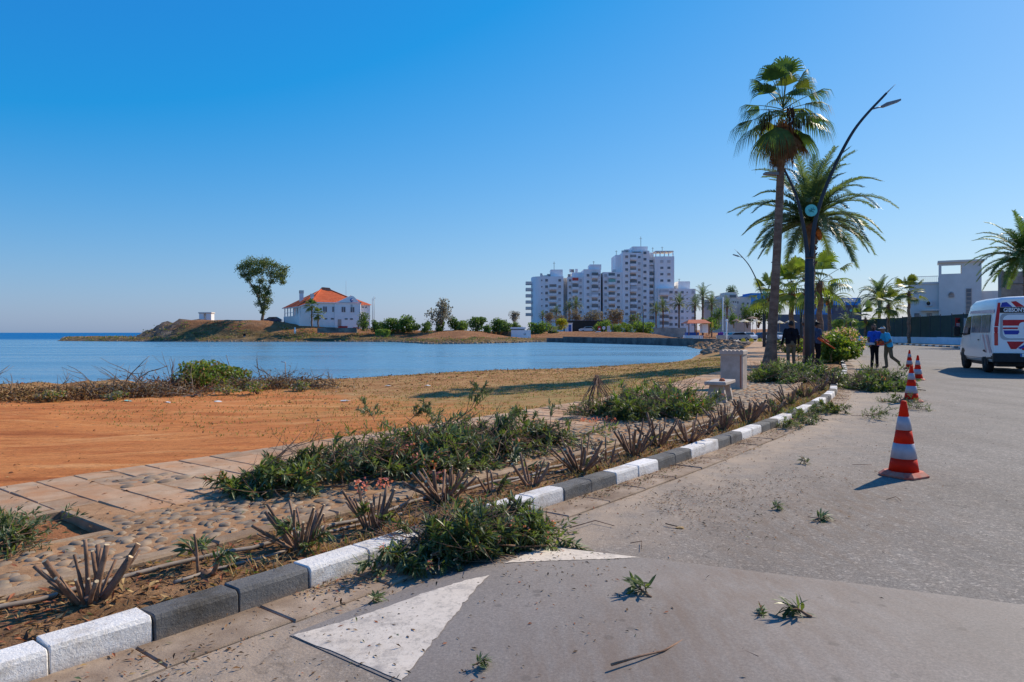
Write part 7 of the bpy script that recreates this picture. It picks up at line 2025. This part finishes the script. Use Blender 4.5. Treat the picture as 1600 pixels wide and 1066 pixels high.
def balcony(px, py, f, w, closed=None, depth=1.3):
    mb = MB(); hw = w*q/2
    zf = Z(py+4.2, ad); zt = Z(py-4.9, ad)
    o = (X(px,ad), ad+f, zf)
    mb.box(-hw, hw, -depth, -.002, -.12, .0); mb.box(-hw, hw, -depth, -depth+.1, .002, 1.05); mb.box(-hw, -hw+.1, -depth+.1, -.002, .002, 1.05); mb.box(hw-.1, hw, -depth+.1, -.002, .002, 1.05)
    b = mb.build('balcony', M['flat_wall'], fl_, (o[0]-AO[0], o[1]-AO[1], o[2]-AO[2]))
    mb = MB(); mb.box(-hw*.9, hw*.9, -.06, -.004, 0, zt-zf-.3, 0)
    if closed: mb.box(-hw*.98, hw*.98, -depth+.15, -depth+.2, 1.06, zt-zf-.25, 1)
    mb.build('balcony_door', [M['shutter'] if (int(px*7+py) % 3) else M['glass'], M[closed] if closed else M['glass']], b)
rr = random.Random(23)
def rows(y0, n): return [y0 + 9.93*k for k in range(n)]
wm = lambda: rr.choice(['glass','glass','glass','shutter','blind'])
for k, y in enumerate(rows(438.2, 7)):
    window(846.5, y, 0, 2, 2); window(854, y, 0, 4.2, 4, wm()); window(874.5, y, 0, 4, 4, wm())
    if k: balcony(864, y, 0, 12)
    window(833, y+.5, 4.6, 1.6, 3.2)
    if k < 6: 
        mb = MB(); o = (X(826.3,ad), ad+6, Z(y+4.5,ad)); mb.box(-4.6*q, 4.6*q, -3, 3, -.3, 0); mb.box(-4.6*q, 4.6*q, -3, -2.8, .002, 1.0); mb.box(-4.6*q, -4.6*q+.2, -2.8, 3, .002, 1.0)
        mb.build('balcony', M['beige_wall'], fl_, (o[0]-AO[0], o[1]-AO[1], o[2]-AO[2]))
    window(890.8, y, .8, 3.6, 3.6, wm()); window(907.5, y, .8, 3.4, 3.6, wm()); balcony(899, y, .8, 9.5, 'red_awning' if k == 0 else rr.choice([None, 'glass', 'blind']))
for k, y in enumerate(rows(430.5, 8)):
    window(918.5, y, -.6, 4, 4, wm()); window(936, y, -.6, 2.4, 3.6, wm()); balcony(929, y, -.6, 10, rr.choice([None, 'glass', 'blind']))
    window(946.5, y, .3, 4, 3.8, wm()); window(966.5, y, .3, 4.4, 4, wm()); balcony(956, y, .3, 11, 'green_awning' if k == 1 else rr.choice([None, 'glass', None]))
for k, y in enumerate(rows(401.5, 11)):
    window(978.8, y, -.5, 4.4, 4, wm()); window(999.5, y, 1.2, 4, 3.6, wm()); balcony(990, y, 1.2, 10.5, rr.choice([None, 'glass', None, 'blind']))
    window(1007.5, y-6, -.3, 4.6, 4, 'glass')
    balcony(1018.5, y+8, 2.2, 7, rr.choice(['glass', 'blind', None]))
for k, y in enumerate(rows(409, 4)): window(1033.5, y, -.8, 4.6, 3.6, wm()); window(1044.5, y, -.8, 4.6, 3.8, wm())
for k, y in enumerate(rows(457.5, 6)):
    balcony(1034, y, -4.5, 14, rr.choice(['glass', 'blind', None])); window(1045, y, -4.5, 5, 4.2, wm())
    window(1054, y, -3.2, 4, 4, wm()); window(1063.5, y, -3.2, 4, 4, wm()); window(1071, y, -3.2, 2, 2, 'glass'); window(1080, y, -3.2, 4, 4, wm())
for (px, py, h) in ((867,420,13),(930,413,7),(1005,384,17),(1039,392,9),(1024,392,8),(966,397,8),(1066,439,5)):
    mb = MB(); mb.tube([(X(px,ad), ad+6, Z(py,ad)), (X(px,ad), ad+6, Z(py-h,ad))], .1, 4, 0); mb.tube([(X(px,ad)-.6, ad+6, Z(py-h*.8,ad)), (X(px,ad)+.6, ad+6, Z(py-h*.8,ad))], .06, 4, 0); mb.build('antenna', M['steel_dark'], fl_, origin=AO)
for i in range(34):
    px, py = rr.choice([(rr.uniform(833,860),432),(rr.uniform(888,911),424 if rr.random() < .6 else 432),(rr.uniform(943,962),425.2),(rr.uniform(974,988),394.5),(rr.uniform(974,988),394.5),(rr.uniform(1054,1060),452)])
    mb = MB(); o = (X(px,ad), ad+rr.uniform(3.5,6), Z(py,ad)); s_ = rr.uniform(.35,.7); mb.cbox(-s_, s_, -s_, s_, 0, rr.uniform(.8,1.9), .05); mb.build('roof_tank', M[rr.choice(['beige_wall','flat_wall','shutter','steel'])], fl_, (o[0]-AO[0], o[1]-AO[1], o[2]-AO[2]))

# ------------------------------------------------------------ right background: houses, kiosk, cars, awnings
bd = 235.0; bq = bd/F
bg = thing('beige_house', 'beige flat-roofed house with small dark windows behind the palms', 'house', (X(1150,bd), bd, 0)); BO = (X(1150,bd), bd, 0)
def bb(name, x0, x1, y0, y1, f, b, mat): mb = MB(); mb.box(X(x0,bd), X(x1,bd), bd+f, bd+b, Z(y1,bd), Z(y0,bd)); return mb.build(name, M[mat], bg, origin=BO)
bb('wall', 1131, 1152, 460.5, 520, 0, 12, 'beige_wall'); bb('wall', 1152, 1175, 464, 520, 1, 12, 'beige_wall'); bb('wall', 1112, 1131, 467, 520, 2, 12, 'beige_wall'); bb('roof_room', 1137, 1152, 456.5, 460.49, 1, 9, 'beige_wall')
bb('terrace_opening', 1140, 1150, 460.8, 465, -.08, -.01, 'glass')
for (x, y, w, h) in ((1146,472,1.8,2.6),(1149.5,472,2,2.6),(1154,472.5,2.4,3.5),(1163,474,3,2.6),(1160,483,2,5),(1165,483,3,5.5),(1170,474,2.6,2.4),(1138,472,2,3),(1133,470,1.6,2.6)): bb('window', x-w/2, x+w/2, y-h/2, y+h/2, (-.06 if x < 1152 else .94), (-.01 if x < 1152 else .99), 'glass')
hb_ = thing('blue_building', 'long bright blue building far behind the car park', 'building', (X(1270,260), 260, 0)); HO = (X(1270,260), 260, 0)
def hbx(name, x0, x1, y0, y1, f, b, mat): mb = MB(); mb.box(X(x0,260), X(x1,260), 260+f, 260+b, Z(y1,260), Z(y0,260)); return mb.build(name, M[mat], hb_, origin=HO)
hbx('wall', 1164, 1175, 462, 480, 2, 10, 'blue_wall'); hbx('wall', 1174, 1212, 458, 480, 0, 10, 'blue_wall'); hbx('wall', 1260, 1345, 465.5, 520, 0, 10, 'blue_wall')
hbx('lower_wall', 1300, 1345, 477, 520, -.6, -.01, 'dark_wall'); hbx('panel', 1268, 1284, 470, 478, -.1, -.01, 'pale_blue_wall'); hbx('panel', 1318, 1340, 467, 472, -.1, -.01, 'pale_blue_wall')
for k in range(5): hbx('window', 1304+8*k, 1308+8*k, 481, 486, -.7, -.61, 'glass')
for k, (a, b) in enumerate(((1205,1240),(1240,1275),(1275,1310),(1310,1345))):
    dd = 190; mb = MB(); mb.box(X(a,dd)+.02, X(b,dd)-.02, dd, dd+.6, 0, Z(491.5,dd)); tag(mb.build('slate_wall', M['dark_wall']), f'dark slate wall behind the car park, {ordn(k)} section from the left', 'wall', 'sections of the slate wall')
# kiosk with a red roof
rd = 124.0; rq = rd/F
rk_ = thing('red_roof_kiosk', 'open kiosk with a shallow red roof on the quay', 'kiosk', (X(1088,rd), rd, .45)); RO = (X(1088,rd), rd, .45)
def kb(name, x0, x1, y0, y1, f, b, mat): mb = MB(); mb.box(X(x0,rd), X(x1,rd), rd+f, rd+b, Z(y1,rd), Z(y0,rd)); return mb.build(name, M[mat], rk_, origin=RO)
mb = MB(); mb.add([(X(1069,rd), rd-2.2, Z(505.5,rd)), (X(1107,rd), rd-2.2, Z(505.5,rd)), (X(1107,rd), rd+2.4, Z(505.5,rd)), (X(1069,rd), rd+2.4, Z(505.5,rd)), (X(1076,rd), rd, Z(500,rd)), (X(1101,rd), rd, Z(499.3,rd))], [(0,1,5,4),(1,2,5),(2,3,4,5),(3,0,4),(3,2,1,0)]); mb.build('roof', M['roof_red'], rk_, origin=RO)
for px in (1073, 1085, 1104): kb('roof_post', px-.6, px+.6, 505.6, 524, -1.6, -1.4, 'orange_door')
kb('counter', 1070, 1096, 524, 529.5, -1.2, 1.2, 'club_white'); kb('cabinet', 1095, 1104, 506.5, 520, -1, .6, 'club_white'); kb('blue_panel', 1072, 1090, 519.5, 523.99, -.9, .9, 'blue_paint'); kb('yellow_post', 1106.5, 1109, 503, 512, -2.3, -2.0, 'yellow')
t = thing('bicycle', 'bicycle leaning by the red-roofed kiosk', 'bicycle', (X(1101,rd-3), rd-3, .3))
for xx in (-.55, .55):
    mb = MB(); mb.tube([(xx+.34*math.cos(a), 0, .34+.34*math.sin(a)) for a in np.linspace(0, 6.2832, 17)], .03, 5, 0, False); mb.build('wheel', M['black'], t)
mb = MB()
for a, b in (((-.55,.34),(-.1,.34)),((-.1,.34),(.35,.85)),((-.3,.85),(.35,.85)),((-.3,.85),(-.1,.34)),((-.55,.34),(-.3,.85)),((.35,1.0),(.55,.34))): mb.tube([(a[0],0,a[1]),(b[0],0,b[1])], .025, 5, 0)
mb.build('frame', M['red_sign'], t)
mb = MB(); mb.box(-.42, -.2, -.06, .06, .9, .96); mb.build('saddle', M['black'], t)
# planter and lamp column on the plaza
pt_ = thing('planter_box', 'white planter box with purple flowers on the plaza', 'planter', (X(1127,104), 104, .05)); q2 = 104/F
mb = MB(); mb.cbox(-6*q2, 6*q2, -.5, .5, -.1, 11*q2, .03); mb.build('box', M['concrete'], pt_)
mb = MB(); rr = random.Random(4)
for i in range(60): mb.ball((rr.uniform(-.4,.2), rr.uniform(-.3,.3), 11*q2+rr.uniform(0,.4)), .09, 5, 3, 0)
tag(mb.build('flowers', M['purple'], pt_), kind='stuff')
mb = MB(); mb.tube([(0,0,0),(0,0,Z(502,108)-.1)], .11, 8, 0); mb.lathe([(.1,0),(.2,.1),(.2,.25),(.06,.35)], 10, (0,0,Z(502,108)-.1), 0); tag(mb.build('white_bollard_light', M['club_white'], loc=(X(1135.5,108), 108, .05)), 'white lamp column behind the planter box', 'lamp column')
mb = MB(); mb.tube([(0,0,0),(0,0,Z(464,140))], .09, 6, 0); tag(mb.build('flag_pole', M['club_white'], loc=(X(1129.5,140), 140, .0)), 'tall thin white flagpole before the beige house', 'pole')
for k, px in enumerate((1161.5, 1174, 1187)):
    t = thing('yellow_barrier', f'yellow concrete barrier on the plaza, {ordn(k)} of three from the left', 'barrier', (X(px,112), 112, .03), 0, 'yellow barriers'); q2 = 112/F
    mb = MB(); mb.prism([(-3*q2,0),(3*q2,0),(1.9*q2,4.5*q2),(-1.9*q2,4.5*q2)], 'y', -.35, .35); mb.build('body', M['yellow'], t)
    mb = MB(); mb.box(-1.2*q2, 1.2*q2, -.2, .2, 4.5*q2+.002, 5.4*q2); mb.build('top', M['yellow'], t)
for k, (px, py, d, w, mt) in enumerate(((1150,499,150,12,'umbrella_brown'),(1163,500,140,16,'umbrella'),(1182,500,140,14,'umbrella'),(1176,495,155,16,'umbrella_brown'),(1218,502,140,14,'umbrella'),(1236,500,130,14,'umbrella'),(1277,501,130,14,'umbrella'))):
    t = thing('cafe_parasol', f'square canvas parasol at the cafe, {ordn(k)} from the left', 'parasol', (X(px,d), d, 0), 0, 'cafe parasols'); z = Z(py,d); hw = w*d/F/2
    mb = MB(); mb.tube([(0,0,0),(0,0,z)], .05, 6, 0); mb.build('pole', M['trunk'], t)
    mb = MB(); mb.add([(-hw,-hw,z-.45),(hw,-hw,z-.45),(hw,hw,z-.45),(-hw,hw,z-.45),(0,0,z+.15)] + [(0,-hw*1.0,z-.3),(hw,0,z-.3),(0,hw,z-.3),(-hw,0,z-.3)], [(0,5,4),(5,1,4),(1,6,4),(6,2,4),(2,7,4),(7,3,4),(3,8,4),(8,0,4)]); mb.build('canopy', M[mt], t)
CARS = [(1150,118,'car_grey',10,'silver car parked left of the yellow barriers'),(1168,125,'car_white',95,'white car behind the yellow barriers'),(1192,130,'car_blue',20,'dark car parked behind the second street lamp'),(1215,122,'car_white',100,'white car seen left of the man in black'),(1232,135,'car_white',10,'white car behind the man in black'),(1270,118,'car_blue',5,'dark car seen behind the man in navy'),(1293,112,'car_grey',8,'silver car behind the flowering hedge, left'),(1316,116,'car_white',5,'white car behind the flowering hedge, middle'),(1336,110,'car_blue',12,'dark blue car behind the flowering hedge, right'),(1305,128,'car_white',100,'farthest white car in the car park'),(1138,140,'car_white',0,'white car near the flagpole')]
for px, d, paint, rz, lab in CARS: car(lab, (X(px,d), d, max(.02, far_z(X(px,d), d))), R(rz), paint)
for k, (px, d, paint, lab) in enumerate(((918,185,'car_white','white car under the dark shelter before the flats'),(1040,190,'car_white','white car before the right wing of the flats'),(1054,192,'car_grey','silver car before the right wing of the flats'))): car(lab, (X(px,d), d, far_z(X(px,d), d)), R(5), paint)
# low wall, shelter, signs before the flats
gz = lambda px, d: far_z(X(px,d), d)
mb = MB(); mb.box(X(1022,175), X(1072,175), 175, 175.5, .3, Z(512.5,175)); tag(mb.build('rubble_wall', M['raw_concrete']), 'long low grey wall below the right wing of the flats', 'wall')
sh = thing('dark_shelter', 'low dark shelter beside a white shed before the flats', 'shed', (X(915,192), 192, gz(915,192)))
mb = MB(); mb.box(-4.6, 4.6, 0, 4, 0, 3.0); mb.build('shade_netting', M['black'], sh)
mb = MB(); mb.box(-4.9, 4.9, -.2, 4.2, 3.003, 3.15); mb.build('roof', M['dark_wall'], sh)
wsd = thing('white_shed', 'small white shed with a blue door before the flats', 'shed', (X(889,188), 188, gz(889,188)))
mb = MB(); mb.box(-.9, .9, 0, 2, 0, 2.3); mb.build('wall', M['club_white'], wsd)
mb = MB(); mb.box(-.1, .6, -.05, -.002, .1, 1.9); mb.build('door', M['blue_paint'], wsd)
mb = MB(); mb.box(-1.05, 1.05, -.15, 2.15, 2.303, 2.42); mb.build('roof', M['club_white'], wsd)
def board(px, py0, py1, w, d, mat, lab, round_=False):
    q = d/F; t = thing('notice_board', lab, 'sign', (X(px,d), d, gz(px,d)), 0, 'notice boards on the quay'); z0, z1_ = Z(py1,d)-gz(px,d), Z(py0,d)-gz(px,d)
    mb = MB(); mb.tube([(0,.06,0),(0,.06,z1_)], .05, 6, 0); mb.build('post', M['steel'], t)
    mb = MB()
    if round_: mb.add([(w*q/2*math.cos(6.2832*k/20), y, (z0+z1_)/2 + w*q/2*math.sin(6.2832*k/20)) for y in (-.02,.0) for k in range(20)], [tuple(range(20)), tuple(range(20,40))[::-1]] + [(k, 20+k, 20+(k+1) % 20, (k+1) % 20) for k in range(20)])
    else: mb.box(-w*q/2, w*q/2, -.02, .005, z0, z1_)
    b = mb.build('board', M[mat], t)
    if round_: mb = MB(); mb.tube([(-w*q*.15,-.025,(z0+z1_)/2+w*q*.15),(w*q*.12,-.025,(z0+z1_)/2-w*q*.1)], .06, 5, 0); mb.build('sign_mark', M['blue_paint'], b)
    elif mat == 'red_sign': mb = MB(); mb.box(-w*q*.25, w*q*.25, -.027, -.022, z0+.15, z0+.5); mb.build('sign_mark', M['white_print'], b)
board(936.5, 510, 516.5, 5, 152, 'red_sign', 'red notice board on the quay, left of the round sign')
board(943.5, 510, 515, 5, 152, 'white_print', 'round white sign with a blue mark on the quay', True)
board(951, 509.5, 518, 5, 152, 'blind', 'pale grey notice board on the quay, right of the round sign')
for (px, py0, py1, w, mat, lab) in ((934.5,517.5,525,9,'club_white','white pallet stood on edge on the quay'),(944,520,525.5,9,'red_sign','red crate on the quay beside the white pallet')):
    d = 150; q2 = d/F; t = thing('quay_crate', lab, 'crate', (X(px,d), d, Z(py1,d)-.15)); h = (py1-py0)*q2+.15
    for k in range(4): mb = MB(); mb.box(-w*q2/2 + w*q2*k/4+.02, -w*q2/2 + w*q2*(k+1)/4-.02, -.2, .2, 0, h - (.15 if k == 0 else 0)); mb.build('slat', M[mat], t)
    mb = MB(); mb.box(-w*q2/2, w*q2/2, .205, .26, h*.2, h*.4); mb.build('rail', M[mat], t)
for (px0, py0, px1, py1, d, r, lab) in ((1005,478,1005,526,150,.1,'dark wooden utility pole before the flats'),(1003,487,991,524,151,.06,'leaning stay pole beside the utility pole'),(957,505,957,527,150,.07,'short dark post on the quay')):
    mb = MB(); mb.tube([(X(px1,d), d, Z(py1,d)-.2), (X(px0,d), d, Z(py0,d))], r, 6, 0); tag(mb.build('utility_pole', M['steel_dark']), lab, 'pole')
